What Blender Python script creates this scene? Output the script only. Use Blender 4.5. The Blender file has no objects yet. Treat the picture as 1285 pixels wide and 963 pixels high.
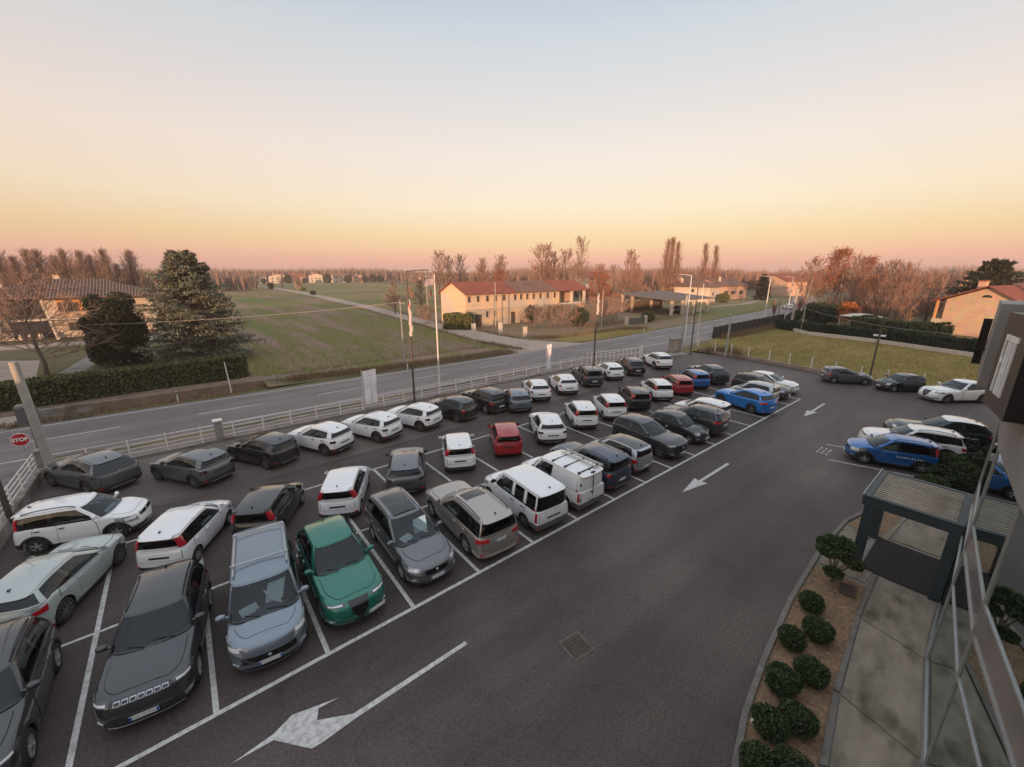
import bpy, math, random
import numpy as np
from mathutils import Vector, Matrix

sc = bpy.context.scene
COL = sc.collection
R = math.radians
rng = random.Random(7)

# ------------------------------------------------------------------ camera
# the place is laid out on the grid of the car park: x runs along the parking rows, y across them
# towards the road, metres, asphalt at z = 0
cam = bpy.data.cameras.new('camera')
cam_ob = bpy.data.objects.new('camera', cam)
COL.objects.link(cam_ob)
cam_ob.location = (0.889, -9.936, 10.0)
cam_ob.rotation_euler = (R(90 - 15.2), 0, R(51.07 - 90))
cam.sensor_width = 36
cam.sensor_fit = 'HORIZONTAL'
cam.lens = 36 * 510 / 1285
cam.clip_start = 0.1
cam.clip_end = 20000
sc.camera = cam_ob

# ------------------------------------------------------------------ sky and sun
SUN_EL, SUN_AZ = 4.2, 217.0          # low sun just behind the camera; azimuth from +x towards +y
def srgb(r, g, b):
    f = lambda c: (c / 255 / 12.92) if c / 255 <= .04045 else ((c / 255 + .055) / 1.055) ** 2.4
    return (f(r), f(g), f(b), 1)
world = bpy.data.worlds.new('World')
sc.world = world
world.use_nodes = True
nt = world.node_tree
nt.nodes.clear()
wo = nt.nodes.new('ShaderNodeOutputWorld')
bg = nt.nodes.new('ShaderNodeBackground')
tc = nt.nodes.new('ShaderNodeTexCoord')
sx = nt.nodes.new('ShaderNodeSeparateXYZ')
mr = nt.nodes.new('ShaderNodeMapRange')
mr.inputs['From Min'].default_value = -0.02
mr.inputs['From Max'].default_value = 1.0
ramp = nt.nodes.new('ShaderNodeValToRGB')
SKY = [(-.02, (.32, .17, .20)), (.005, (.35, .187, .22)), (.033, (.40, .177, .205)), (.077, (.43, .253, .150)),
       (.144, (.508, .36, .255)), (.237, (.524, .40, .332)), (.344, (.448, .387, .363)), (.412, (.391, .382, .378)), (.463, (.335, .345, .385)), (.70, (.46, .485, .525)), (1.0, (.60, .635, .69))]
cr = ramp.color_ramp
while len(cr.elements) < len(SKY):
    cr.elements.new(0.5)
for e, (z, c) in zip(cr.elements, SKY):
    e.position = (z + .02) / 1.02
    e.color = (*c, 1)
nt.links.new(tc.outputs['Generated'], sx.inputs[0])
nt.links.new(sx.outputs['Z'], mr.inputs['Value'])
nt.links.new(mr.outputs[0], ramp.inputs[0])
sky = nt.nodes.new('ShaderNodeTexSky')
sky.sky_type = 'NISHITA'
sky.sun_disc = False
sky.sun_elevation = R(SUN_EL)
sky.sun_rotation = R(90 - SUN_AZ)
bg2 = nt.nodes.new('ShaderNodeBackground')
bg2.inputs['Strength'].default_value = 0.08
nt.links.new(sky.outputs[0], bg2.inputs['Color'])
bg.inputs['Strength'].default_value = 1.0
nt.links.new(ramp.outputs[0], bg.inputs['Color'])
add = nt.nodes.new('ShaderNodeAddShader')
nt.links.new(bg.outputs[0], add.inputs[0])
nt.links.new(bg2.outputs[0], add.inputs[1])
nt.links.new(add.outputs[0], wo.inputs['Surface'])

sun = bpy.data.lights.new('sun', 'SUN')
sun.energy = 4.4
sun.angle = R(0.6)
sun.color = (1.0, .56, .31)
sun_ob = bpy.data.objects.new('sun', sun)
COL.objects.link(sun_ob)
d = Vector((math.cos(R(SUN_AZ)) * math.cos(R(SUN_EL)), math.sin(R(SUN_AZ)) * math.cos(R(SUN_EL)), math.sin(R(SUN_EL))))
sun_ob.rotation_euler = d.to_track_quat('Z', 'Y').to_euler()
sun_ob.location = (-60, -40, 60)

sc.view_settings.view_transform = 'Standard'
sc.view_settings.look = 'None'
sc.view_settings.exposure = 0.45
sc.view_settings.gamma = 1.0
sc.view_settings.use_curve_mapping = False
sc.cycles.max_bounces = 6
sc.cycles.transparent_max_bounces = 16
sc.cycles.volume_bounces = 0
sc.cycles.use_denoising = True

# ------------------------------------------------------------------ materials
def mat(name, c, c2=None, scale=4.0, rough=.7, metal=0.0, coat=0.0, bump=0.0, stretch=(1, 1, 1), lo=.35, hi=.65,
        c3=None, scale3=.3, lo3=.4, hi3=.65, coords='Object', bscale=None, spec=.5, detail=6):
    m = bpy.data.materials.new(name)
    m.use_nodes = True
    n = m.node_tree.nodes
    l = m.node_tree.links
    b = n['Principled BSDF']
    b.inputs['Roughness'].default_value = rough
    b.inputs['Metallic'].default_value = metal
    b.inputs['Coat Weight'].default_value = coat
    b.inputs['Coat Roughness'].default_value = .04
    b.inputs['Specular IOR Level'].default_value = spec
    col = (*c, 1)
    b.inputs['Base Color'].default_value = col
    if c2 is None and not bump and c3 is None:
        return m
    tcn = n.new('ShaderNodeTexCoord')
    mp = n.new('ShaderNodeMapping')
    mp.inputs['Scale'].default_value = stretch
    if coords == 'World':
        g = n.new('ShaderNodeNewGeometry')
        l.new(g.outputs['Position'], mp.inputs[0])
    else:
        l.new(tcn.outputs[coords], mp.inputs[0])
    out = None
    if c2 is not None:
        nz = n.new('ShaderNodeTexNoise')
        nz.inputs['Scale'].default_value = scale
        nz.inputs['Detail'].default_value = detail
        nz.inputs['Roughness'].default_value = .65
        l.new(mp.outputs[0], nz.inputs['Vector'])
        r = n.new('ShaderNodeValToRGB')
        r.color_ramp.elements[0].position = lo
        r.color_ramp.elements[1].position = hi
        r.color_ramp.elements[0].color = col
        r.color_ramp.elements[1].color = (*c2, 1)
        l.new(nz.outputs['Fac'], r.inputs[0])
        out = r.outputs[0]
    if c3 is not None:
        nz3 = n.new('ShaderNodeTexNoise')
        nz3.inputs['Scale'].default_value = scale3
        nz3.inputs['Detail'].default_value = 5
        l.new(mp.outputs[0], nz3.inputs['Vector'])
        r3 = n.new('ShaderNodeMapRange')
        r3.inputs['From Min'].default_value = lo3
        r3.inputs['From Max'].default_value = hi3
        l.new(nz3.outputs['Fac'], r3.inputs['Value'])
        mx = n.new('ShaderNodeMix')
        mx.data_type = 'RGBA'
        l.new(r3.outputs[0], mx.inputs[0])
        if out is not None:
            l.new(out, mx.inputs[6])
        else:
            mx.inputs[6].default_value = col
        mx.inputs[7].default_value = (*c3, 1)
        out = mx.outputs[2]
    if out is not None:
        l.new(out, b.inputs['Base Color'])
    if bump:
        nb = n.new('ShaderNodeTexNoise')
        nb.inputs['Scale'].default_value = bscale or scale * 3
        nb.inputs['Detail'].default_value = 4
        l.new(mp.outputs[0], nb.inputs['Vector'])
        bp = n.new('ShaderNodeBump')
        bp.inputs['Strength'].default_value = bump
        bp.inputs['Distance'].default_value = .05
        l.new(nb.outputs['Fac'], bp.inputs['Height'])
        l.new(bp.outputs[0], b.inputs['Normal'])
    return m

def glass_mat(name, tint, refl_rough=.02, ior=1.5, gain=1.0, rcol=(.9, .95, 1)):
    m = bpy.data.materials.new(name)
    m.use_nodes = True
    n = m.node_tree.nodes
    l = m.node_tree.links
    n.clear()
    o = n.new('ShaderNodeOutputMaterial')
    t = n.new('ShaderNodeBsdfTransparent')
    t.inputs[0].default_value = (*tint, 1)
    g = n.new('ShaderNodeBsdfGlossy')
    g.inputs['Roughness'].default_value = refl_rough
    g.inputs['Color'].default_value = (*rcol, 1)
    f = n.new('ShaderNodeFresnel')
    f.inputs['IOR'].default_value = ior
    mm = n.new('ShaderNodeMath')
    mm.operation = 'MULTIPLY'
    mm.inputs[1].default_value = gain
    mm.use_clamp = True
    mx = n.new('ShaderNodeMixShader')
    l.new(f.outputs[0], mm.inputs[0])
    l.new(mm.outputs[0], mx.inputs[0])
    l.new(t.outputs[0], mx.inputs[1])
    l.new(g.outputs[0], mx.inputs[2])
    l.new(mx.outputs[0], o.inputs[0])
    return m

def paint(name, c, metal=0.0, rough=.28, coat=1.0):
    # car paint with a very faint road-dust mottling
    return mat(name, c, tuple(x * .9 + .008 for x in c), scale=2.2, rough=rough, metal=metal, coat=coat, lo=.4, hi=.75)

M = {}
M['white'] = paint('paint_white', (.86, .85, .84), 0, .32)
M['black'] = paint('paint_black', (.012, .012, .013), 0, .22)
M['darkgrey'] = paint('paint_dark_grey', (.045, .047, .052), .4, .3)
M['midgrey'] = paint('paint_mid_grey', (.145, .150, .160), .6, .33)
M['bluegrey'] = paint('paint_blue_grey', (.15, .175, .21), .5, .33)
M['silver'] = paint('paint_silver', (.46, .47, .49), .75, .35)
M['bluesilver'] = paint('paint_blue_silver', (.22, .26, .31), .6, .35)
M['champagne'] = paint('paint_champagne', (.42, .385, .35), .6, .35)
M['palegreen'] = paint('paint_pale_grey_green', (.46, .51, .49), .15, .32)
M['navy'] = paint('paint_navy', (.035, .050, .085), .4, .3)
M['green'] = paint('paint_green', (.006, .17, .115), .35, .25)
M['darkgreen'] = paint('paint_dark_green', (.008, .028, .026), .3, .25)
M['red'] = paint('paint_red', (.38, .010, .014), .1, .28)
M['blue'] = paint('paint_blue', (.012, .13, .42), .35, .27)
M['blue2'] = paint('paint_bright_blue', (.010, .20, .58), .3, .27)
M['plastic'] = mat('black_plastic', (.020, .020, .021), (.032, .031, .03), scale=6, rough=.6)
M['greyplastic'] = mat('grey_plastic', (.10, .10, .10), (.13, .127, .123), scale=6, rough=.65)
M['gloss'] = mat('gloss_black', (.008, .008, .009), rough=.12, coat=.6)
M['inner'] = mat('car_interior', (.018, .018, .019), (.03, .03, .03), scale=8, rough=.85)
M['seat'] = mat('seat_fabric', (.085, .085, .088), (.055, .055, .058), scale=14, rough=.9)
M['paper'] = mat('paper', (.86, .90, .88), (.74, .78, .77), scale=9, rough=.8)
M['tyre'] = mat('tyre_rubber', (.018, .018, .018), (.03, .029, .027), scale=12, rough=.85)
M['rim'] = mat('alloy_rim', (.62, .62, .63), (.48, .48, .49), scale=10, rough=.4, metal=.7)
M['rimdark'] = mat('dark_alloy_rim', (.20, .20, .205), (.28, .28, .28), scale=10, rough=.4, metal=.7)
M['chrome'] = mat('chrome', (.50, .50, .52), rough=.2, metal=1.0)
M['lamp'] = mat('headlamp_glass', (.60, .61, .63), (.22, .22, .23), scale=9, rough=.1, coat=1.0, metal=.45)
M['lampbezel'] = mat('lamp_bezel', (.05, .05, .055), (.10, .10, .105), scale=12, rough=.12, coat=1.0)
M['lens'] = mat('lamp_lens', (.85, .86, .87), (.66, .67, .69), scale=20, rough=.08, metal=.0, coat=1.0)
M['redlamp'] = mat('red_lamp', (.50, .012, .022), (.34, .008, .016), scale=10, rough=.12, coat=1.0)
M['darklamp'] = mat('smoked_lamp', (.045, .006, .008), (.015, .004, .005), scale=10, rough=.1, coat=1.0)
M['amber'] = mat('amber_lamp', (.75, .24, .03), rough=.15, coat=1.0)
M['plate'] = mat('plate_white', (.72, .72, .70), (.50, .50, .49), scale=30, rough=.45, stretch=(.2, 1, 1), lo=.48, hi=.6)
M['plateblue'] = mat('plate_blue', (.02, .08, .42), rough=.4)
M['glass'] = glass_mat('windscreen_glass', (.55, .62, .62), gain=1.1)
M['tint'] = glass_mat('tinted_glass', (.16, .165, .17), gain=1.2)

def asphalt_mat(name, c1, c2, c3, rough=.58, cracks=.5, speck=.5):
    m = mat(name, c1, c2, scale=.28, rough=rough, c3=c3, scale3=.11, lo3=.48, hi3=.70, bump=.5, bscale=70, detail=10, coords='World')
    n, l = m.node_tree.nodes, m.node_tree.links
    b = n['Principled BSDF']
    src = b.inputs['Base Color'].links[0].from_socket
    g = n.new('ShaderNodeNewGeometry')
    def noise(scale, detail=6, stretch=(1, 1, 1), rough_=.6):
        mp = n.new('ShaderNodeMapping')
        mp.inputs['Scale'].default_value = stretch
        l.new(g.outputs['Position'], mp.inputs[0])
        z = n.new('ShaderNodeTexNoise')
        z.inputs['Scale'].default_value = scale
        z.inputs['Detail'].default_value = detail
        z.inputs['Roughness'].default_value = rough_
        l.new(mp.outputs[0], z.inputs['Vector'])
        return z.outputs['Fac']
    def rng_(sock, a, b_, c, d_):
        r = n.new('ShaderNodeMapRange')
        for k, v in zip(('From Min', 'From Max', 'To Min', 'To Max'), (a, b_, c, d_)):
            r.inputs[k].default_value = v
        l.new(sock, r.inputs['Value'])
        return r.outputs[0]
    def mul(a, b_):
        k = n.new('ShaderNodeMath')
        k.operation = 'MULTIPLY'
        l.new(a, k.inputs[0])
        l.new(b_, k.inputs[1])
        return k.outputs[0]
    f = rng_(noise(42, 4), .34, .66, 1 - speck, 1 + speck)                      # stone chips
    f = mul(f, rng_(noise(13, 4), .36, .64, 1 - speck * .5, 1 + speck * .5))
    f = mul(f, rng_(noise(1.0, 8, (.05, .75, 1)), .40, .66, 1.10, .74))           # tyre-darkened lanes along the drive
    f = mul(f, rng_(noise(1.1, 9, rough_=.7), .57, .72, 1.0, .62))               # oil and wet spots
    f = mul(f, rng_(noise(.55, 9, rough_=.75), .60, .70, 1.0, 1.28))              # pale scuffs
    v = n.new('ShaderNodeTexVoronoi')
    v.feature = 'DISTANCE_TO_EDGE'
    v.inputs['Scale'].default_value = .16
    zz = n.new('ShaderNodeTexNoise')
    zz.inputs['Scale'].default_value = .9
    zz.inputs['Detail'].default_value = 8
    l.new(g.outputs['Position'], zz.inputs['Vector'])
    va = n.new('ShaderNodeVectorMath')
    va.operation = 'MULTIPLY_ADD'
    va.inputs[1].default_value = (2.6, 2.6, 0)
    l.new(zz.outputs[1], va.inputs[0])
    l.new(g.outputs['Position'], va.inputs[2])
    l.new(va.outputs[0], v.inputs['Vector'])
    crack = rng_(v.outputs['Distance'], .001, .004, 1 - .55 * cracks, 1.0)
    f = mul(f, crack)
    mx = n.new('ShaderNodeMix')
    mx.data_type = 'RGBA'
    mx.blend_type = 'MULTIPLY'
    mx.inputs[0].default_value = 1
    cmb = n.new('ShaderNodeCombineColor')
    for k in range(3):
        l.new(f, cmb.inputs[k])
    l.new(src, mx.inputs[6])
    l.new(cmb.outputs[0], mx.inputs[7])
    l.new(mx.outputs[2], b.inputs['Base Color'])
    return m

# ------------------------------------------------------------------ mesh helpers
class MB:
    """collects shapes for ONE mesh object"""
    def __init__(s):
        s.v = []
        s.f = []
        s.mi = []
        s.cur = 0
    def add(s, vs, fs):
        b = len(s.v)
        s.v.extend([tuple(map(float, p)) for p in vs])
        s.f.extend([tuple(b + i for i in f) for f in fs])
        s.mi.extend([s.cur] * len(fs))
        return s
    def box(s, x0, x1, y0, y1, z0, z1):
        return s.add([(x0, y0, z0), (x1, y0, z0), (x1, y1, z0), (x0, y1, z0), (x0, y0, z1), (x1, y0, z1), (x1, y1, z1), (x0, y1, z1)],
                     [(0, 3, 2, 1), (4, 5, 6, 7), (0, 1, 5, 4), (1, 2, 6, 5), (2, 3, 7, 6), (3, 0, 4, 7)])
    def obox(s, c, ax, ay, az):
        c, ax, ay, az = map(np.array, (c, ax, ay, az))
        vs = [c + i * ax + j * ay + k * az for k in (-1, 1) for j in (-1, 1) for i in (-1, 1)]
        return s.add(vs, [(0, 2, 3, 1), (4, 5, 7, 6), (0, 1, 5, 4), (1, 3, 7, 5), (3, 2, 6, 7), (2, 0, 4, 6)])
    def beam(s, a, b, w, h=None):
        """square bar from a to b"""
        a, b = np.array(a, float), np.array(b, float)
        h = h or w
        d = b - a
        L = np.linalg.norm(d)
        d /= L
        up = np.array((0, 0, 1.)) if abs(d[2]) < .95 else np.array((1., 0, 0))
        sd = np.cross(d, up)
        sd /= np.linalg.norm(sd)
        up = np.cross(sd, d)
        return s.obox((a + b) / 2, d * L / 2, sd * w / 2, up * h / 2)
    def tube(s, pts, rad, n=6, cap=True):
        pts = [np.array(p, float) for p in pts]
        if not hasattr(rad, '__len__'):
            rad = [rad] * len(pts)
        vs, fs = [], []
        for i, p in enumerate(pts):
            d = pts[min(i + 1, len(pts) - 1)] - pts[max(i - 1, 0)]
            d = d / (np.linalg.norm(d) + 1e-9)
            up = np.array((0, 0, 1.)) if abs(d[2]) < .9 else np.array((1., 0, 0))
            a = np.cross(d, up)
            a /= np.linalg.norm(a)
            b = np.cross(a, d)
            for k in range(n):
                t = 2 * math.pi * k / n
                vs.append(p + rad[i] * (math.cos(t) * a + math.sin(t) * b))
        for i in range(len(pts) - 1):
            for k in range(n):
                k2 = (k + 1) % n
                fs.append((i * n + k, i * n + k2, (i + 1) * n + k2, (i + 1) * n + k))
        if cap:
            fs.append(tuple(range(n))[::-1])
            fs.append(tuple((len(pts) - 1) * n + k for k in range(n)))
        return s.add(vs, fs)
    def lathe(s, prof, n=16, c=(0, 0, 0), axis='z'):
        """profile of (radius, height) turned round the axis"""
        vs, fs = [], []
        for r, h in prof:
            for k in range(n):
                t = 2 * math.pi * k / n
                q = (r * math.cos(t), r * math.sin(t), h) if axis == 'z' else (r * math.cos(t), h, r * math.sin(t))
                vs.append((q[0] + c[0], q[1] + c[1], q[2] + c[2]))
        for i in range(len(prof) - 1):
            for k in range(n):
                k2 = (k + 1) % n
                fs.append((i * n + k, i * n + k2, (i + 1) * n + k2, (i + 1) * n + k))
        return s.add(vs, fs)
    def poly(s, pts):
        return s.add(pts, [tuple(range(len(pts)))])
    def prism(s, pts, z0, z1):
        n = len(pts)
        vs = [(p[0], p[1], z0) for p in pts] + [(p[0], p[1], z1) for p in pts]
        return s.add(vs, [tuple(range(n))[::-1], tuple(range(n, 2 * n))] + [(i, (i + 1) % n, n + (i + 1) % n, n + i) for i in range(n)])
    def grid(s, P, flip=False):
        nu, nv = P.shape[:2]
        fs = []
        for i in range(nu - 1):
            for j in range(nv - 1):
                q = (i * nv + j, (i + 1) * nv + j, (i + 1) * nv + j + 1, i * nv + j + 1)
                fs.append(q[::-1] if flip else q)
        return s.add(P.reshape(-1, 3), fs)
    def sheet(s, P, off=.006, th=.02, centre=None):
        """a panel with edges: grid P lifted along its outward normal and closed by a rim"""
        du = np.gradient(P, axis=0)
        dv = np.gradient(P, axis=1)
        N = np.cross(du, dv)
        N /= (np.linalg.norm(N, axis=2, keepdims=True) + 1e-9)
        ref = P.reshape(-1, 3).mean(0) - (np.array(centre) if centre is not None else np.array((P[..., 0].mean(), 0, .6)))
        flip = (N.reshape(-1, 3).mean(0) @ ref) < 0
        if flip:
            N = -N
        A, B = P + N * off, P + N * (off - th)
        s.grid(A, flip)
        nu, nv = P.shape[:2]
        loop = [(i, 0) for i in range(nu)] + [(nu - 1, j) for j in range(1, nv)] + [(i, nv - 1) for i in range(nu - 2, -1, -1)] + [(0, j) for j in range(nv - 2, 0, -1)]
        vs = [A[i, j] for i, j in loop] + [B[i, j] for i, j in loop]
        n = len(loop)
        return s.add(vs, [(k, (k + 1) % n, n + (k + 1) % n, n + k) for k in range(n)])
    def mesh(s, name, mats, smooth=True, angle=38):
        me = bpy.data.meshes.new(name)
        me.from_pydata(s.v, [], s.f)
        for m in (mats if isinstance(mats, (list, tuple)) else [mats]):
            me.materials.append(m)
        if any(s.mi):
            me.polygons.foreach_set('material_index', s.mi)
        if smooth:
            me.polygons.foreach_set('use_smooth', [True] * len(me.polygons))
            me.set_sharp_from_angle(angle=R(angle))
        me.update()
        return me
    def obj(s, name, mats, parent=None, smooth=True, angle=38, loc=None, rotz=0):
        o = bpy.data.objects.new(name, s.mesh(name, mats, smooth, angle))
        COL.objects.link(o)
        if parent:
            o.parent = parent
        if loc is not None:
            o.location = loc
            o.rotation_euler = (0, 0, rotz)
        return o

def np_obj(name, V, F, mats, parent=None, mi=None, smooth=False, loc=None, rotz=0):
    """fast mesh from numpy arrays, all faces of one size"""
    V = np.asarray(V, np.float32)
    F = np.asarray(F, np.int32)
    me = bpy.data.meshes.new(name)
    me.vertices.add(len(V))
    me.vertices.foreach_set('co', V.ravel())
    k = F.shape[1]
    me.loops.add(F.size)
    me.loops.foreach_set('vertex_index', F.ravel())
    me.polygons.add(len(F))
    me.polygons.foreach_set('loop_start', np.arange(0, F.size, k, dtype=np.int32))
    for m in (mats if isinstance(mats, (list, tuple)) else [mats]):
        me.materials.append(m)
    if mi is not None:
        me.polygons.foreach_set('material_index', np.asarray(mi, np.int32))
    if smooth:
        me.polygons.foreach_set('use_smooth', np.ones(len(F), bool))
    me.update(calc_edges=True)
    me.validate()
    o = bpy.data.objects.new(name, me)
    COL.objects.link(o)
    if parent:
        o.parent = parent
    if loc is not None:
        o.location = loc
        o.rotation_euler = (0, 0, rotz)
    return o

def tag(o, label, cat, group=None, kind=None):
    o['label'] = label
    o['category'] = cat
    if group:
        o['group'] = group
    if kind:
        o['kind'] = kind
    return o
def thing(name, label, cat, loc=(0, 0, 0), rotz=0, group=None):
    o = bpy.data.objects.new(name, None)
    o.empty_display_size = .3
    COL.objects.link(o)
    o.location = loc
    o.rotation_euler = (0, 0, rotz)
    return tag(o, label, cat, group)
def struct(name, mb, m, smooth=False, **k):
    o = mb.obj(name, m, smooth=smooth, **k)
    o['kind'] = 'structure'
    return o
def copy_tree(root, loc, rotz, label=None, group=None, scale=None, paintm=None):
    r = root.copy()
    COL.objects.link(r)
    r.location = loc
    r.rotation_euler = (0, 0, rotz)
    if scale is not None:
        r.scale = scale if hasattr(scale, '__len__') else (scale,) * 3
    if label:
        r['label'] = label
    if group:
        r['group'] = group
    def rec(src, dst):
        for ch in src.children:
            c = ch.copy()
            COL.objects.link(c)
            c.parent = dst
            if paintm is not None and ch.get('painted'):
                c.material_slots[0].link = 'OBJECT'
                c.material_slots[0].material = paintm if ch['painted'] == 1 else (PAINT2 or paintm)
            rec(ch, c)
    rec(root, r)
    return r
PAINT2 = None
# ------------------------------------------------------------------ cars
_TH = {}
def sup(n):
    """arc-length table of a superellipse quadrant"""
    if n not in _TH:
        th = np.linspace(0, math.pi / 2, 400)
        x, y = .62 * np.cos(th) ** (2 / n), .9 * np.sin(th) ** (2 / n)
        a = np.concatenate([[0], np.cumsum(np.hypot(np.diff(x), np.diff(y)))])
        _TH[n] = (a / a[-1], th)
    return _TH[n]
def outline(u, xf, xr, df, dr, nf, nr, w):
    """plan outline of a car: u 0 nose centre, 1..2 flank, 3 tail centre; negative / above 3 is the other side"""
    u = np.asarray(u, float)
    sg = np.where((u < 0) | (u > 3), -1.0, 1.0)
    u = np.abs(u)
    u = np.where(u > 3, 6 - u, u)
    ta, tt = sup(nf)
    th = np.interp(np.clip(u, 0, 1), ta, tt)
    fx, fy = xf - df + df * np.maximum(np.cos(th), 0) ** (2 / nf), np.sin(th) ** (2 / nf)
    ta, tt = sup(nr)
    th = np.interp(np.clip(3 - u, 0, 1), ta, tt)
    rx, ry = xr + dr - dr * np.maximum(np.cos(th), 0) ** (2 / nr), np.sin(th) ** (2 / nr)
    mx = (xf - df) + (xr + dr - xf + df) * np.clip(u - 1, 0, 1)
    x = np.where(u < 1, fx, np.where(u > 2, rx, mx))
    y = np.where(u < 1, fy, np.where(u > 2, ry, 1.0)) * w * sg
    return x, y

class Car:
    D = dict(L=4.08, wb=2.56, fo=.80, W=1.78, H=1.53, Rw=.335, sill=.20, hood=.93, cowl=(1.72, 1.04), wtop=1.02, rtop=-.42, rbase=-.60,
             belt=(1.0, 1.08), roofw=.67, ghw=.91, nose=(-.10, -.02, 0, -.01, -.04, -.10, -.26), tail=(.06, -.01, 0, .01, .03, .05, .12),
             nf=3.2, nr=3.6, df=.72, dr=.42, crown=.05, doors=4, win=None, roofdrop=(.05, .10), dpil=.30, clad=True, tl='band', hl='slim',
             rails=False, rear_glass=(2.30, .10, .84), grille=None, van=False, bumper='body', rim='rim', wn=5, spoiler=True, roofblack=False,
             hoodcrown=.05, bars=False, pano=False, plate=True, shift=(.44, .32))
    def __init__(s, **k):
        s.__dict__.update({**s.D, **k})
        if s.shift:
            a, b = s.shift
            s.cowl = (s.cowl[0] + a, s.cowl[1])
            s.wtop += b
            if s.win:
                w0 = s.win[0]
                s.win = [(w0[0] + a, w0[1] + b, w0[2], w0[3])] + list(s.win[1:])
        s.ro = s.L - s.wb - s.fo
        s.XF, s.XR = s.wb + s.fo, -s.ro
        s.cx, s.cz = s.cowl
        s.xm = (s.XF + s.XR) / 2
        b0, b1 = s.belt
        s._shx = np.array([s.XR, s.XR + .5, .3, s.cx - .1, s.cx + .25, s.XF - .35, s.XF])
        s._shz = np.array([b1 - .04, b1, (b0 + b1) / 2, b0, s.cz - .035 - s.hoodcrown, s.hood - .01, s.hood - .07])
    def zsh(s, x):
        return np.interp(x, s._shx, s._shz)
    def zb(s, x, arch=True):
        z = np.interp(x, [s.XR, s.XR + .3, .4, s.wb - .4, s.XF - .3, s.XF], [s.sill + .10, s.sill + .05, s.sill, s.sill, s.sill, s.sill + .02])
        if arch:
            Ra = s.Rw + .065
            for xc in (0, s.wb):
                q = Ra ** 2 - (x - xc) ** 2
                z = np.maximum(z, np.where(q > 0, s.Rw + np.sqrt(np.maximum(q, 0)), 0))
        return z
    def low(s, u, z):
        u, z = np.broadcast_arrays(np.asarray(u, float), np.asarray(z, float))
        x0, _ = outline(u, s.XF, s.XR, s.df, s.dr, s.nf, s.nr, 1)
        t = np.clip((z - s.sill) / (s.zsh(x0) - s.sill), 0, 1)
        T = np.array([0, .22, .42, .6, .78, .9, 1])
        xf = s.XF + np.interp(t, T, s.nose)
        xr = s.XR + np.interp(t, T, s.tail)
        w = s.W / 2 * np.interp(t, [0, .12, .38, .62, .86, .95, 1], [.915, .965, 1, .992, .975, .955, .915])
        x, y = outline(u, xf, xr, s.df, s.dr, s.nf, s.nr, w)
        y = y * (1 - .022 * ((x - s.xm) / (s.L / 2)) ** 2)
        return np.stack([x, y, z], -1)
    def ux(s, xs, side=1):
        """u of a flank point at x"""
        uu = np.linspace(0, 3, 900)
        x, _ = outline(uu, s.XF - .02, s.XR, s.df, s.dr, s.nf, s.nr, 1)
        return np.interp(-np.asarray(xs, float), -x, uu)
    def gh(s, u, g):
        u, g = np.broadcast_arrays(np.asarray(u, float), np.asarray(g, float))
        bow = np.sin(np.pi * g)
        xf = s.cx + (s.wtop - s.cx) * g + .035 * bow
        xr = s.rbase_() + (s.rtop_() - s.rbase_()) * g - .03 * bow
        w = s.W / 2 * (s.ghw + (s.roofw - s.ghw) * np.maximum(g, 0) ** 1.25)
        x, y = outline(u, xf, xr, .50 - .22 * g, .30 - .06 * g, 2.9, 3.6, w)
        b0, b1 = s.belt
        z0 = np.interp(x, [s.rbase_(), .3, s.cx - .35, s.cx], [b1, (b0 + b1) / 2 + .0, b0 + .0, s.cz - .02])
        z1 = s.roofz(x)
        return np.stack([x, y, z0 + (z1 - z0) * g], -1)
    def rbase_(s):
        return s.rbase
    def rtop_(s):
        return s.rtop
    def roofz(s, x):
        e = s.H - s.crown
        xs = [s.rtop, s.rtop + .35 * (s.wtop - s.rtop), s.wtop - .30 * (s.wtop - s.rtop), s.wtop]
        return np.interp(x, xs, [e - s.roofdrop[1], e - .012, e, e - s.roofdrop[0]])
    def gu(s, x, g):
        uu = np.linspace(.6, 2.9, 500)
        P = s.gh(uu, g)
        return np.interp(-x, -P[:, 0], uu)
    def lid(s, P, c, n=9):
        k = np.linspace(-1, 1, n)
        out = np.repeat(P[:, None, :], n, 1).copy()
        out[..., 1] *= k
        out[..., 2] += np.asarray(c).reshape(-1, 1) * (1 - k ** 2)
        return out
    def lowpatch(s, mb, u0, u1, z0, z1, nu=8, nv=3, off=.008, th=.025, taper=0):
        uu = np.linspace(u0, u1, nu)[:, None]
        vv = np.linspace(0, 1, nv)[None]
        z0a = z0 if not hasattr(z0, '__len__') else np.linspace(z0[0], z0[1], nu)[:, None]
        z1a = z1 if not hasattr(z1, '__len__') else np.linspace(z1[0], z1[1], nu)[:, None]
        P = s.low(uu + 0 * vv, z0a + (z1a - z0a) * vv)
        return mb.sheet(P, off, th, centre=(s.xm, 0, .6))
    def ghpatch(s, mb, u0, u1, g0, g1, nu=8, nv=5, off=.0, th=.02):
        """u0/u1 may be (bottom, top) pairs"""
        g = np.linspace(g0, g1, nv)[None]
        t = np.linspace(0, 1, nu)[:, None]
        f = (g - g0) / (g1 - g0)
        a = (u0[0] + (u0[1] - u0[0]) * f) if hasattr(u0, '__len__') else u0 + 0 * g
        b = (u1[0] + (u1[1] - u1[0]) * f) if hasattr(u1, '__len__') else u1 + 0 * g
        P = s.gh(a + (b - a) * t, g + 0 * t)
        return mb.sheet(P, off, th, centre=(s.xm, 0, .9))
    def both(s, fn):
        for sg in (1, -1):
            fn(sg)

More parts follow.
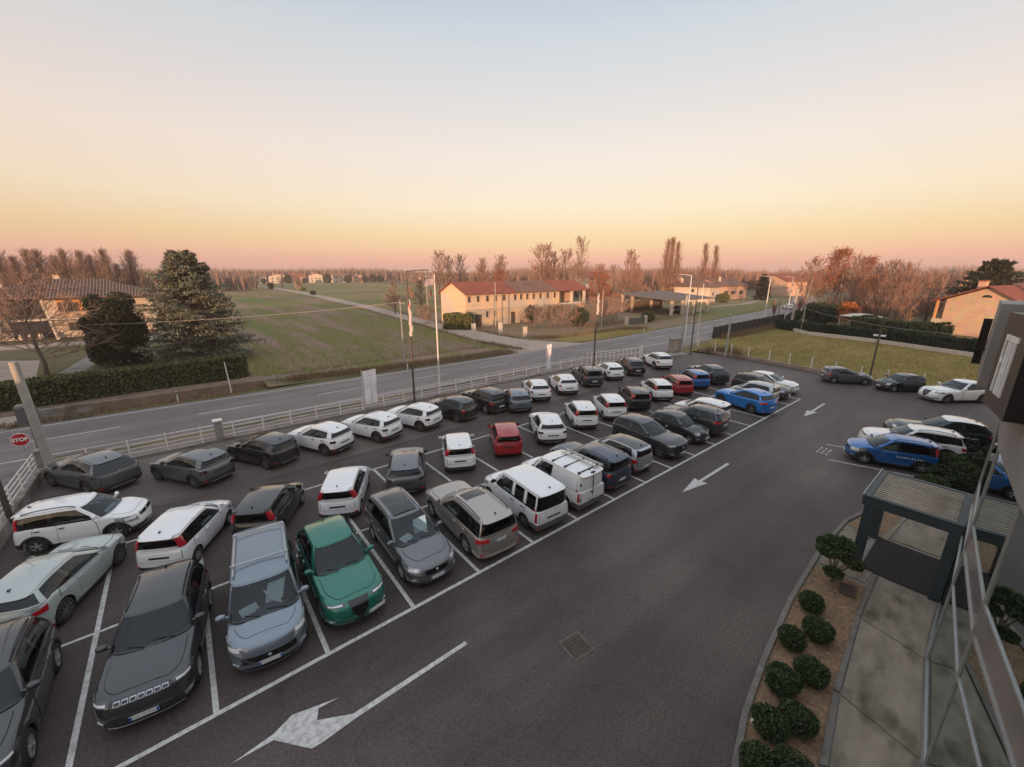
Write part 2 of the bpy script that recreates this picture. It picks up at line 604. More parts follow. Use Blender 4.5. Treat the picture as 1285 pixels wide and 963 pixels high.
    def build(s, name, label, col, roofcol=None):
        root = thing(name, label, s.cat if hasattr(s, 'cat') else 'car')
        pm = M[col]
        P = lambda mb, nm, m, par=root, painted=0, **k: s._p(mb, nm, m, par, painted, **k)
        body_plastic = M['plastic'] if s.bumper != 'grey' else M['greyplastic']
        # ---- body shell
        us = np.concatenate([np.linspace(0, 1, 19), np.linspace(1, 2, 23), np.linspace(2, 3, 15)])
        Ra = s.Rw + .065
        ax = np.concatenate([xc + Ra * np.cos(np.linspace(0, np.pi, 15)) for xc in (0, s.wb)] + [np.array([xc + q * (Ra + .004) for xc in (0, s.wb) for q in (1, -1)])])
        us = np.unique(np.round(np.concatenate([us, s.ux(ax)]), 4))
        x0, _ = outline(us, s.XF, s.XR, s.df, s.dr, s.nf, s.nr, 1)
        zb, zs = s.zb(x0), s.zsh(x0)
        tv = np.array([0, .12, .25, .4, .55, .7, .82, .9, .96, 1])
        mb = MB()
        for sg in (1, -1):
            Z = zb[:, None] + (zs - zb)[:, None] * tv
            G = s.low(us[:, None] + 0 * Z, Z)
            G[..., 1] *= sg
            mb.grid(G, flip=(sg < 0))
        E_ = s.low(us, zs)
        # bonnet and tail deck close the shell, ledges run along the cabin
        fr = E_[:, 0] > s.cx - .32
        hc = (s.hoodcrown * np.clip((s.XF - E_[fr][:, 0]) / .55, .25, 1) + .012) * np.clip(E_[fr][:, 1] / (s.W * .40), 0, 1) ** 2
        mb.grid(s.lid(E_[fr], hc, 13), flip=True)
        rr = E_[:, 0] < s.rbase + .12
        mb.grid(s.lid(E_[rr], .0 * E_[rr][:, 0] + .012), flip=True)
        mid = ~fr & ~rr
        idx = np.where(mid)[0]
        idx = np.arange(max(idx[0] - 1, 0), min(idx[-1] + 2, len(us)))
        for sg in (1, -1):
            A = E_[idx].copy()
            B_ = A.copy()
            B_[:, 1] -= .16
            B_[:, 2] += .012
            G = np.stack([A, B_], 1)
            G[..., 1] *= sg
            mb.grid(G, flip=(sg > 0))
        P(mb, 'body', pm, painted=1, angle=30)
        # ---- dark underside and wheel wells
        mb = MB()
        hw = s.W / 2 - .06
        mb.box(s.XR + .25, s.XF - .3, -hw + .22, hw - .22, s.sill - .05, s.zsh(0) - .35)
        mb.box(.45, s.wb - .45, -hw, hw, s.sill - .03, s.sill + .25)
        P(mb, 'underbody', M['inner'], smooth=False)
        # ---- cabin: floor at belt height, dashboard, seats
        mb = MB()
        uu = np.linspace(.3, 2.8, 24)
        F = s.gh(uu, 0 * uu)
        F[:, 1] *= .97
        F[:, 2] -= .10
        mb.grid(s.lid(F, 0 * uu, 3), flip=True)
        P(mb, 'cabin_floor', M['inner'])
        mb = MB()
        mb.box(s.cx - .75, s.cx - .18, -s.W * .40, s.W * .40, s.cz - .16, s.cz - .035)
        P(mb, 'dashboard', M['inner'], smooth=False)
        seats = [(.98 if not s.van else 1.25, y) for y in (-.36, .36)]
        if not getattr(s, 'cargo', False):
            seats += [(.10, y) for y in (-.42, 0, .42)]
        for sx_, sy in seats:
            mb = MB()
            zt = s.H - .34
            mb.box(sx_ - .10, sx_ + .10, sy - .23, sy + .23, s.belt[0] - .25, zt - .12)
            mb.box(sx_ - .06, sx_ + .05, sy - .12, sy + .12, zt - .10, zt + .08)
            P(mb, 'seat', M['seat'], smooth=False)
        # ---- glass
        WU = .74
        mb = MB()
        s.ghpatch(mb, -WU - .03, WU + .03, .0, .99, 19, 7, 0, .012)
        P(mb, 'windscreen', M['glass'])
        mb = MB()
        s.ghpatch(mb, (-WU - .02, -WU), (WU + .02, WU), .0, .055, 17, 2, .007, .012)
        P(mb, 'windscreen_seal', M['gloss'])
        rg, g0r, g1r = s.rear_glass
        if not getattr(s, 'cargo', False):
            mb = MB()
            s.ghpatch(mb, rg, 6 - rg, g0r, g1r, 15, 5, .004, .012)
            P(mb, 'rear_window', M['tint'])
        # side windows given as (x bottom front, x top front, x bottom rear, x top rear)
        win = s.win or [(s.cx - .42, s.wtop - .22, .62, .56), (.54, .48, -.22, -.16)]
        ga, gb = .07, .86
        lastb, lastt = win[-1][2], win[-1][3]
        for sg in (1, -1):
            for k, (a, b, c, d_) in enumerate(win):
                mb = MB()
                u0 = (s.gu(a, ga), s.gu(b, gb))
                u1 = (s.gu(c, ga), s.gu(d_, gb))
                s.ghpatch(mb, tuple(sg * q for q in u0), tuple(sg * q for q in u1), ga, gb, 7, 5, .0, .012)
                if not (getattr(s, 'cargo', False) and k > 0):
                    P(mb, 'side_window', M['glass'] if k == 0 else M['tint'])
            # pillars between windows
            for (a, b, c, d_), (e, f, _, _) in zip(win[:-1], win[1:]):
                mb = MB()
                s.ghpatch(mb, (sg * (s.gu(c, ga) - .012), sg * (s.gu(d_, gb) - .012)), (sg * (s.gu(e, ga) + .012), sg * (s.gu(f, gb) + .012)), ga, gb, 3, 5, .004, .02)
                P(mb, 'pillar', pm if s.van else M['gloss'], painted=1 if s.van else 0)
            # windscreen pillar
            mb = MB()
            s.ghpatch(mb, sg * WU, (sg * (s.gu(win[0][0], ga) + .01), sg * (s.gu(win[0][1], gb) + .01)), 0, 1, 5, 6, .010, .03)
            P(mb, 'windscreen_pillar', pm, painted=1)
            # rear quarter
            mb = MB()
            s.ghpatch(mb, (sg * (s.gu(lastb, ga) - .01), sg * (s.gu(lastt, gb) - .01)), sg * (rg + .02), 0, 1, 9, 6, .010, .03)
            P(mb, 'rear_pillar', pm if s.dpil_paint() else M['gloss'], painted=1 if s.dpil_paint() else 0)
            if getattr(s, 'cargo', False):
                if sg > 0:
                    mb = MB()
                    s.ghpatch(mb, 2.16, 3.84, -.04, 1.0, 17, 6, .004, .02)
                    P(mb, 'rear_door', pm, painted=1)
                mb = MB()
                s.ghpatch(mb, (sg * (s.gu(win[0][2], ga) - .012), sg * (s.gu(win[0][3], gb) - .012)), sg * 2.1, 0, 1, 9, 6, .011, .03)
                P(mb, 'side_panel', pm, painted=1)
            # roof rail band above the windows and waist seal below
            mb = MB()
            s.ghpatch(mb, sg * (WU - .02), sg * (rg + .02), gb, 1.0, 22, 3, .011, .03)
            P(mb, 'roof_side', pm, painted=1)
            mb = MB()
            s.ghpatch(mb, sg * .92, sg * 2.2, -.02, ga, 16, 2, .006, .02)
            P(mb, 'waist_seal', M['gloss'])
        # header over the windscreen, spoiler and sill of the rear window
        rp = roofcol or col
        mb = MB()
        uu = np.concatenate([np.linspace(0, 1, 9), np.linspace(1.1, 2, 9), np.linspace(2.1, 3, 8)])
        rim_ = s.gh(uu, 1 + 0 * uu)
        n_ = 9
        G = s.lid(rim_, s.crown * np.clip(np.minimum((s.wtop + .05 - rim_[:, 0]) / .5, (rim_[:, 0] - s.rtop + .05) / .35), .05, 1), n_)
        G[..., 2] += .010
        mb.grid(G, flip=True)
        s.ghpatch(mb, -WU, WU, .965, 1.0, 15, 2, .008, .02)
        P(mb, 'roof', M['gloss'] if s.roofblack else M[rp], painted=0 if s.roofblack or roofcol else 1)
        mb = MB()
        s.ghpatch(mb, rg, 6 - rg, g1r - .01, 1.0, 13, 3, .012, .03)
        if s.spoiler:
            uu = np.linspace(rg + .03, 6 - rg - .03, 13)
            A = s.gh(uu, 1.0)
            B_ = A.copy()
            B_[:, 0] -= .13
            B_[:, 2] -= .035
            A[:, 2] += .012
            mb.sheet(np.stack([A, B_], 1), .012, .03, centre=(0, 0, 1.0))
        P(mb, 'roof_spoiler', M['gloss'] if s.tl == 'pandadark' else pm, painted=1)
        if g0r > .03:
            mb = MB()
            s.ghpatch(mb, rg, 6 - rg, -.03, g0r + .01, 13, 3, .008, .02)
            P(mb, 'tailgate_top', M['gloss'] if s.tl in ('fastback',) else pm, painted=0 if s.tl == 'fastback' else 1)
        # ---- panels of the lower body
        for sg in (1, -1):
            xs = [min(s.cx - .38, s.wb - Ra - .07), .66, -.02 if s.doors == 4 else .66]
            segs = [(xs[0], xs[1])] + ([(xs[1] - .015, xs[2])] if s.doors == 4 else [])
            if s.doors == 2:
                segs = [(xs[0], .36)]
            for x1, x2 in segs:
                xx = np.linspace(x1, x2, 8)
                U = s.ux(xx)
                t = np.linspace(0, 1, 7)[None]
                zlo = np.maximum(s.zb(xx, False) + .10, np.where(np.hypot(xx, 0) < Ra + .09, s.Rw + np.sqrt(np.maximum((Ra + .08) ** 2 - xx ** 2, 0)), 0))
                zhi = s.zsh(xx) - .02
                Pq = s.low(U[:, None] + 0 * t, zlo[:, None] + (zhi - zlo)[:, None] * t)
                Pq[..., 1] *= sg
                mb = MB().sheet(Pq, .011, .02, centre=(s.xm, 0, .6))
                dr_ = P(mb, 'door', pm, painted=1)
                c_ = Pq.reshape(-1, 3).mean(0)
                ex = np.array(((abs(x1 - x2) + .034) / abs(x1 - x2), 1, 1.045))
                P(MB().sheet(c_ + (Pq - c_) * ex, .003, .01, centre=(s.xm, 0, .6)), 'door_seam', M['inner'], dr_)
                zh = float(s.zsh(x2 + .14)) - .13
                y = float(s.low(s.ux([x2 + .14]), zh)[0, 1])
                mb = MB().obox((x2 + .15, sg * (y + .02), zh), (.085, 0, 0), (0, .016, 0), (0, 0, .014))
                P(mb, 'door_handle', M['plastic'] if s.clad or s.van else pm, dr_, painted=0 if s.clad or s.van else 1, smooth=False)
            # mirrors
            xm_ = s.cx - .38
            ym = float(s.gh(s.gu(xm_, .1), .1)[1])
            mb = MB()
            zc = s.cz + .075
            mb.obox((xm_ + .02, sg * (ym + .05), zc - .05), (.03, 0, 0), (0, .06, 0), (0, 0, .018))
            prof = np.array([(0, .085), (.05, .078), (.085, .055), (.10, .02)])
            yy = np.linspace(0, 1, 6)
            G = []
            for t in np.linspace(-1, 1, 7):
                yv = ym + .16 + t * .105
                rz = .085 * (1 - abs(t) ** 3 * .45)
                G.append([(xm_ + .10 * math.cos(a) * (1 - .4 * abs(t) ** 3) - .0, sg * yv, zc + rz * math.sin(a)) for a in np.linspace(-math.pi / 2, math.pi / 2, 7)] )
            mb.grid(np.array(G), flip=sg > 0)
            mb.add([g[k] for g in (G[0], G[-1]) for k in (0, 3, 6)], [(0, 1, 2), (3, 5, 4)])
            mb.add([G[0][0], G[0][-1], G[-1][-1], G[-1][0]], [(0, 1, 2, 3)])
            P(mb, 'wing_mirror', M['plastic'] if getattr(s, 'mirrorblack', s.van) else pm, painted=0 if getattr(s, 'mirrorblack', s.van) else 1)
        # bonnet panel
        sel = (E_[:, 0] > s.cx - .02) & (us > .44)
        Q = E_[sel]
        hc2 = (s.hoodcrown * np.clip((s.XF - Q[:, 0]) / .55, .25, 1) + .012) * np.clip(Q[:, 1] / (s.W * .40), 0, 1) ** 2
        k = np.linspace(-.86, .86, 11)
        G = np.repeat(Q[:, None, :], 11, 1).copy()
        G[..., 1] *= k
        G[..., 2] += hc2[:, None] * (1 - k ** 2)
        if len(Q) > 2:
            # a shallow raised centre with two creases
            G[..., 2] += .012 * np.clip(1 - np.abs(np.abs(k) - .55) / .16, 0, 1)
            mb = MB().sheet(G, .010, .02, centre=(Q[:, 0].mean(), 0, .3))
            bn = P(mb, 'bonnet', pm, painted=1)
            c_ = G.reshape(-1, 3).mean(0)
            P(MB().sheet(c_ + (G - c_) * np.array((1.018, 1.022, 1)) - np.array((0, 0, .004)), .004, .01, centre=(Q[:, 0].mean(), 0, .3)), 'bonnet_seam', M['inner'], bn)
        # tailgate panel
        mb = MB()
        s.lowpatch(mb, 2.44, 3.56, .60, float(s.zsh(s.XR)) - .012, 13, 5, .009, .02)
        tg = P(mb, 'tailgate', pm, painted=1)
        mb = MB()
        s.lowpatch(mb, 2.425, 3.575, .588, float(s.zsh(s.XR)) - .004, 13, 5, .003, .012)
        P(mb, 'tailgate_seam', M['inner'], tg)
        if s.bumper == 'dark2':
            mb = MB()
            s.lowpatch(mb, 2.30, 3.70, .30, .41, 15, 3, .022, .03)
            P(mb, 'bumper_strip', M['plastic'])
        # ---- wheel arch and sill trim
        if s.clad or s.bumper == 'grey':
            for sg in (1, -1):
                for xc in (0, s.wb):
                    ph = np.linspace(-.05, math.pi + .05, 17)[:, None]
                    rr_ = np.linspace(Ra - .012, Ra + .065, 3)[None]
                    X = xc + rr_ * np.cos(ph)
                    Z = np.maximum(s.Rw + rr_ * np.sin(ph), .2)
                    G = s.low(s.ux(X.ravel()).reshape(X.shape), Z)
                    G[..., 0] = X
                    G[..., 1] *= sg
                    if s.clad:
                        mb = MB().sheet(G, .016, .03, centre=(xc, 0, .3))
                        P(mb, 'wheel_arch_trim', body_plastic)
                xx = np.linspace(s.wb - Ra - .02, Ra + .02, 9)
                t = np.linspace(0, 1, 3)[None]
                zl = s.zb(xx, False)
                G = s.low(s.ux(xx)[:, None] + 0 * t, zl[:, None] + .11 * t)
                G[..., 1] *= sg
                P(MB().sheet(G, .02, .03, centre=(s.xm, 0, .5)), 'sill_trim', body_plastic)
        # bumpers
        ub = float(s.ux([Ra + s.wb + .02])[0])
        ur = float(s.ux([-Ra - .02])[0])
        mb = MB()
        h1 = .46 if s.bumper == 'grey' else (.40 if s.clad else .34)
        s.lowpatch(mb, -ub, ub, s.sill + .005, h1, 21, 4, .014, .03)
        P(mb, 'front_bumper', body_plastic if (s.clad or s.bumper == 'grey') else pm, painted=0 if (s.clad or s.bumper == 'grey') else 1)
        mb = MB()
        h2 = .52 if s.bumper == 'grey' else (.50 if s.clad else .40)
        s.lowpatch(mb, ur, 6 - ur, s.sill + .08, h2, 21, 4, .014, .03)
        P(mb, 'rear_bumper', body_plastic if (s.clad or s.bumper in ('grey', 'dark')) else pm, painted=0 if (s.clad or s.bumper in ('grey', 'dark')) else 1)
        if s.clad:
            mb = MB()
            s.lowpatch(mb, 2.62, 3.38, s.sill + .10, s.sill + .16, 9, 2, .022, .02)
            P(mb, 'skid_plate', M['silver'])
            mb = MB()
            s.lowpatch(mb, -.55, .55, s.sill + .015, s.sill + .05, 11, 2, .026, .02)
            P(mb, 'skid_plate', M['silver'])
        # grille and lower intake
        gz = s.grille or (s.hood - .26, s.hood - .14, .40)
        mb = MB()
        s.lowpatch(mb, -gz[2], gz[2], gz[0], gz[1], 13, 3, .010, .03)
        gr = P(mb, 'grille', M['gloss'])
        if getattr(s, 'slots', 0):
            for k in range(s.slots):
                uc = -gz[2] * .92 + 2 * gz[2] * .92 * (k + .5) / s.slots
                mb = MB()
                hw_ = gz[2] * .92 / s.slots * .84
                s.lowpatch(mb, uc - hw_, uc + hw_, gz[0] + .012, gz[1] - .012, 4, 3, .018, .02)
                sl = P(mb, 'grille_ring', M['chrome'], gr)
                mb = MB()
                s.lowpatch(mb, uc - hw_ * .80, uc + hw_ * .80, gz[0] + .022, gz[1] - .022, 4, 3, .021, .01)
                P(mb, 'grille_slot', M['gloss'], root)
        elif getattr(s, 'shield', False):
            zc = gz[0]
            mb = MB()
            for dz0, dz1, hw_ in ((-.20, .0, .16), (.0, .12, .26)):
                pass
            uu = np.linspace(-1, 1, 9)[:, None]
            t = np.linspace(0, 1, 6)[None]
            U = uu * (.05 + .20 * t ** .8)
            Z = .42 + (s.hood - .10 - .42) * t + 0 * uu
            mb.sheet(s.low(U, Z), .022, .03, centre=(s.xm, 0, .5))
            P(mb, 'shield_grille', M['gloss'])
        else:
            mb = MB()
            zz = (gz[0] + gz[1]) / 2
            c = s.low(np.array([0.]), zz)[0]
            mb.lathe([(0, .028), (.045, .026), (.055, .012), (.055, 0)], 14, axis='z')
            v = np.array(mb.v)
            mb.v = [(c[0] + .004 + q[2], q[0], zz + q[1]) for q in v]
            P(mb, 'badge', M['chrome'])
        mb = MB()
        s.lowpatch(mb, -.52, .52, s.sill + .06, s.sill + .15, 11, 2, .017, .02)
        P(mb, 'air_intake', M['gloss'])
        # lamps
        hz = s.hood
        for sg in (1, -1):
            hl = {'slim': (.44, .90, hz - .19, hz - .10), 'tall': (.50, .98, (hz - .36, hz - .30), (hz - .13, hz - .06)), 'round': (.50, .74, hz - .30, hz - .12),
                  'big': (.46, .98, (hz - .34, hz - .24), (hz - .15, hz - .08)), 'line': (.30, .92, hz - .16, hz - .10)}[s.hl]
            mb = MB()
            s.lowpatch(mb, sg * hl[0], sg * hl[1], hl[2], hl[3], 8, 4, .014, .03)
            hd = P(mb, 'headlight', M['lampbezel'] if s.hl in ('slim', 'line') else M['lamp'])
            mb = MB()
            m0, m1 = hl[0] + .10 * (hl[1] - hl[0]), hl[1] - .38 * (hl[1] - hl[0])
            q0 = (np.mean(hl[2]) * .70 + np.mean(hl[3]) * .30)
            q1 = (np.mean(hl[2]) * .25 + np.mean(hl[3]) * .75)
            s.lowpatch(mb, sg * m0, sg * m1, q0, q1, 5, 3, .019, .02)
            P(mb, 'lamp_lens', M['lens'], hd)
            mb = MB()
            s.lowpatch(mb, sg * .56, sg * .70, s.sill + .17, s.sill + .25, 4, 3, .018, .02)
            P(mb, 'fog_lamp', M['lamp'])
            zt = float(s.zsh(s.XR))
            tls = {'band': [('low', 2.22, 2.52, zt - .22, zt - .09, 'darklamp')],
                   'square': [('low', 2.20, 2.42, zt - .20, zt - .06, 'redlamp')],
                   'wide': [('low', 2.14, 2.62, (zt - .20, zt - .19), (zt - .04, zt - .07), 'redlamp')],
                   'fastback': [('low', 2.12, 2.98, zt - .10, zt - .02, 'gloss'), ('low', 2.10, 2.34, zt - .16, zt - .10, 'darklamp')],
                   'panda': [('gh', 2.13, rg + .03, .0, .80, 'redlamp')],
                   'pandadark': [('gh', 2.13, rg + .03, .0, .80, 'redlamp')],
                   'mid': [('low', 2.12, 2.40, zt - .26, zt - .06, 'redlamp')],
                   'tall': [('low', 2.13, 2.34, .62, zt - .01, 'redlamp'), ('gh', 2.13, 2.24, .0, .12, 'redlamp')],
                   'claw': [('low', 2.14, 2.50, (zt - .24, zt - .26), (zt - .06, zt - .16), 'redlamp')]}[s.tl]
            for kind, a, b, c, d_, mm in tls:
                mb = MB()
                if kind == 'low':
                    s.lowpatch(mb, *((a, b) if sg > 0 else (6 - a, 6 - b)), c, d_, 6, 4, .017, .03)
                else:
                    s.ghpatch(mb, *((a, b) if sg > 0 else (6 - a, 6 - b)), c, d_, 6, 5, .020, .03)
                P(mb, 'tail_light', M[mm])
            mb = MB()
            s.lowpatch(mb, *((2.30, 2.46) if sg > 0 else (3.70, 3.54)), s.sill + .20, s.sill + .245, 4, 2, .02, .02)
            P(mb, 'reflector', M['redlamp'])
        # number plates with blue ends
        if s.plate:
            for front in (1, 0):
                if not front and s.plate == 'front':
                    continue
                z = s.sill + .24 if front else getattr(s, 'plz', .64)
                xe = float(s.low(np.array([0. if front else 3.]), z)[0, 0])
                sg = 1 if front else -1
                py_ = .48 if (front and getattr(s, 'shield', False)) else 0.
                xe -= .035 if py_ else 0
                tl_ = .06 if py_ else 0.
                mb = MB().obox((xe + sg * .022, py_, z), (.006, tl_ * .1, 0), (-tl_, .26, 0), (0, 0, .055))
                pl = P(mb, 'number_plate', M['plate'], smooth=False)
                mb = MB()
                for y in (-.238, .238):
                    mb.obox((xe + sg * .024 - tl_ * y / .26, py_ + y, z), (.006, 0, 0), (0, .021, 0), (0, 0, .053))
                P(mb, 'plate_band', M['plateblue'], pl, smooth=False)
        else:
            mb = MB()
            s.lowpatch(mb, 2.74, 3.26, .68, .75, 7, 2, .012, .02)
            P(mb, 'plate_recess', M['plastic'])
        # roof details
        if s.rails:
            for sg in (1, -1):
                xs = np.linspace(s.wtop - .22, s.rtop + .22, 9)
                pts = []
                for i, x in enumerate(xs):
                    g = s.gh(s.gu(x, .995), .995)
                    pts.append((x, sg * (abs(g[1]) - .05), g[2] + .03 + .055 * math.sin(math.pi * min(1, max(0, i / 8)) ) ** .4))
                P(MB().tube(pts, .018, 6), 'roof_rail', M['chrome'] if s.rails == 'chrome' else M['plastic'])
        if s.bars:
            for sg in (1, -1):
                xs = np.linspace(s.wtop - .35, s.rtop + .15, 7)
                pts = [(x, sg * s.W / 2 * s.roofw * .93, float(s.roofz(x)) + .07) for x in xs]
                P(MB().tube(pts, .028, 6), 'roof_rail', M['silver'])
            for x in (s.wtop - .75, s.rtop + .35):
                z = float(s.roofz(x)) + .125
                P(MB().beam((x, -s.W / 2 * s.roofw * 1.02, z), (x, s.W / 2 * s.roofw * 1.02, z), .05, .025), 'roof_bar', M['silver'], smooth=False)
        if s.pano:
            for a, b in ((s.wtop - .12, s.wtop - .80), (s.wtop - .86, s.rtop + .55)) if s.pano == 2 else ((s.wtop - .2, s.wtop - .75),):
                xx = np.linspace(a, b, 5)
                yy = np.linspace(-.44, .44, 7)
                G = np.zeros((5, 7, 3))
                G[..., 0] = xx[:, None]
                G[..., 1] = yy
                G[..., 2] = s.roofz(xx)[:, None] + s.crown * (1 - (yy / (s.W / 2 * s.roofw)) ** 2) + .014
                P(MB().sheet(G, .004, .012, centre=(0, 0, 0)), 'roof_glass', M['gloss'])
        mb = MB()
        xa = s.rtop + .22
        za = float(s.roofz(xa)) + s.crown
        if getattr(s, 'whip', False):
            mb.tube([(xa, 0, za), (xa - .16, 0, za + .26)], [.008, .004], 5)
        else:
            mb.add([(xa + .09, 0, za), (xa - .07, .03, za), (xa - .07, -.03, za), (xa - .06, 0, za + .075)], [(0, 1, 3), (0, 3, 2), (1, 2, 3)])
        P(mb, 'antenna', M['gloss'], smooth=False)
        # wipers
        for y0_, u_ in ((.45, -.10), (-.12, .42)):
            a = s.gh(np.array(.0 + u_), .02)
            b = s.gh(np.array(u_ - .38 if u_ > 0 else u_ - .3), .16)
            mb = MB().beam(a + np.array((.03, 0, .035)), b + np.array((.035, 0, .045)), .016, .014)
            P(mb, 'wiper', M['plastic'], smooth=False)
        # paper left on the dashboard
        if getattr(s, 'papers', 0):
            mb = MB()
            mb.obox((s.cx - .36, -.36, s.cz + .02), (.15, .05, -.02), (-.06, .20, 0), (0, 0, .004))
            mb.obox((s.cx - .62, .28, s.cz + .16), (.20, -.06, -.16), (.05, .22, .05), (0, 0, .004))
            mb.obox((s.cx - .46, .22, s.cz + .10), (.16, .08, -.08), (.07, .15, -.06), (0, 0, .004))
            P(mb, 'paper', M['paper'], smooth=False)
        # ---- wheels
        rimm = M[s.rim]
        for xc in (0, s.wb):
            for sg in (1, -1):
                Rw, wt = s.Rw, .205
                mb = MB().lathe([(Rw - .105, wt), (Rw - .04, wt), (Rw - .012, wt - .02), (Rw, wt - .05), (Rw, .05), (Rw - .012, .02), (Rw - .05, 0), (Rw - .13, 0)], 28, axis='y')
                yo = s.W / 2 - .012
                w_ = P(mb, 'wheel', M['tyre'])
                w_.location = (xc, sg * yo, Rw)
                if sg > 0:
                    w_.rotation_euler = (0, 0, math.pi)
                    # lathe runs inward from the outer face
                mb = s.rim_mesh(Rw, wt)
                rm = P(mb, 'rim', rimm, w_)
                mb = MB().lathe([(Rw - .10, .075), (.0, .075)], 20, axis='y')
                P(mb, 'brake_disc', M['inner'], w_)
        return root
    def rim_mesh(s, Rw, wt):
        mb = MB()
        ro = Rw - .095
        mb.lathe([(ro + .012, .0), (ro + .012, .012), (ro - .02, .016), (ro - .03, .07)], 28, axis='y')
        mb.lathe([(.0, .018), (.045, .018), (.055, .03), (.055, .07)], 14, axis='y')
        n = s.wn
        for k in range(n):
            a = 2 * math.pi * k / n + .3
            ca, sa = math.cos(a), math.sin(a)
            for da in ((-.16, .16) if n == 5 else (0,)):
                c2, s2 = math.cos(a + da), math.sin(a + da)
                mb.beam((.03 * ca, .030, .03 * sa), ((ro - .01) * c2, .024, (ro - .01) * s2), .036 if n == 5 else .055, .03)
        return mb
    def dpil_paint(s):
        return getattr(s, 'dpaint', True)
    def _p(s, mb, nm, m, par, painted, smooth=True, angle=38):
        o = mb.obj(nm, m, par, smooth=smooth, angle=angle)
        if painted:
            o['painted'] = painted
        return o
# ------------------------------------------------------------------ the kinds of car on the lot
SPEC = {}
def spec(key, **k):
    SPEC[key] = k
spec('crossover', plate=0, L=4.08, wb=2.56, fo=.80, W=1.78, H=1.53, rim='rimdark')
spec('crossover_round', plate=0, L=4.17, wb=2.56, fo=.82, W=1.78, H=1.54, tl='square', belt=(1.0, 1.08), roofw=.64, rim='rimdark', nf=2.8, nr=3.0)
spec('suv', shift=(.50, .48), L=4.40, wb=2.64, fo=.90, W=1.83, H=1.64, hood=1.0, cowl=(1.72, 1.12), wtop=.98, rtop=-.50, rbase=-.70, belt=(1.06, 1.12), roofw=.69,
     slots=7, grille=(.80, .89, .42), roofdrop=(.05, .07), Rw=.36, hl='slim', tl='claw', rails='black', nf=3.4,
     win=[(1.30, .76, .62, .56), (.54, .48, -.24, -.18), (-.28, -.22, -.56, -.46)])
spec('boxy_suv', shift=(.38, .24), L=4.24, wb=2.57, fo=.85, W=1.80, H=1.69, hood=1.05, cowl=(1.68, 1.15), wtop=1.15, rtop=-.62, rbase=-.70, belt=(1.08, 1.12), roofw=.77, ghw=.94,
     nf=4.5, nr=5, roofdrop=(.04, .04), tl='square', rails='black', slots=7, grille=(.82, .92, .45), hl='round', Rw=.35, nose=(-.06, -.01, 0, 0, -.01, -.04, -.12),
     win=[(1.26, .98, .62, .58), (.54, .50, -.24, -.22), (-.28, -.26, -.60, -.56)])
spec('tall_hatch', shift=(.54, .38), L=3.65, wb=2.30, fo=.72, W=1.65, H=1.55, hood=.93, cowl=(1.62, 1.06), wtop=1.06, rtop=-.50, rbase=-.58, belt=(.98, 1.03), roofw=.74, ghw=.93,
     nf=3.0, nr=4.2, Rw=.29, tl='panda', clad=False, rear_glass=(2.42, .10, .82), roofdrop=(.05, .06), bumper='dark2', plate=0, rim='rim', hl='tall',
     nose=(-.06, -.01, 0, -.01, -.03, -.08, -.2), win=[(1.22, .86, .56, .52), (.48, .44, -.20, -.18), (-.24, -.22, -.46, -.40)])
spec('tall_hatch_cross', shift=(.54, .38), L=3.70, wb=2.30, fo=.74, W=1.68, H=1.59, hood=.95, cowl=(1.62, 1.08), wtop=1.06, rtop=-.50, rbase=-.58, belt=(1.0, 1.05), roofw=.74, ghw=.93,
     nf=3.0, nr=4.2, Rw=.31, tl='panda', clad=True, rear_glass=(2.42, .10, .82), roofdrop=(.05, .06), rim='rim', hl='tall', rails='black',
     nose=(-.06, -.01, 0, -.01, -.03, -.08, -.2), win=[(1.22, .86, .56, .52), (.48, .44, -.20, -.18), (-.24, -.22, -.46, -.40)])
spec('old_tall_hatch', shift=(.54, .40), L=3.54, wb=2.30, fo=.70, W=1.60, H=1.54, hood=.92, cowl=(1.58, 1.05), wtop=1.0, rtop=-.46, rbase=-.52, belt=(.97, 1.02), roofw=.75, ghw=.93,
     nf=3.2, nr=4.6, Rw=.28, tl='mid', clad=False, rear_glass=(2.36, .08, .84), whip=True, hl='tall', plate=0,
     win=[(1.18, .82, .54, .50), (.46, .42, -.34, -.28)])
spec('coupe_suv', L=4.54, wb=2.73, fo=.89, W=1.89, H=1.63, hood=1.0, cowl=(1.80, 1.10), wtop=1.05, rtop=-.28, rbase=-.80, belt=(1.06, 1.16), roofw=.60,
     tl='fastback', Rw=.36, nose=(-.06, -.01, 0, 0, -.02, -.06, -.2), hl='slim', rear_glass=(2.22, .06, .92), roofdrop=(.05, .10), grille=(.45, .82, .50), rim='rimdark',
     win=[(1.36, .82, .64, .56), (.56, .48, -.40, -.20)], clad=True, plate='front')
spec('sleek_crossover', shift=(.48, .42), L=4.20, wb=2.59, fo=.82, W=1.80, H=1.54, hood=.95, cowl=(1.72, 1.04), wtop=.98, rtop=-.45, rbase=-.72, belt=(1.0, 1.10), roofw=.63,
     tl='claw', hl='tall', nf=2.7, nr=2.8, Rw=.35, roofdrop=(.06, .12), rim='rimdark', wn=10, clad=False, rear_glass=(2.22, .08, .88),
     win=[(1.30, .72, .60, .52), (.52, .44, -.40, -.26)])
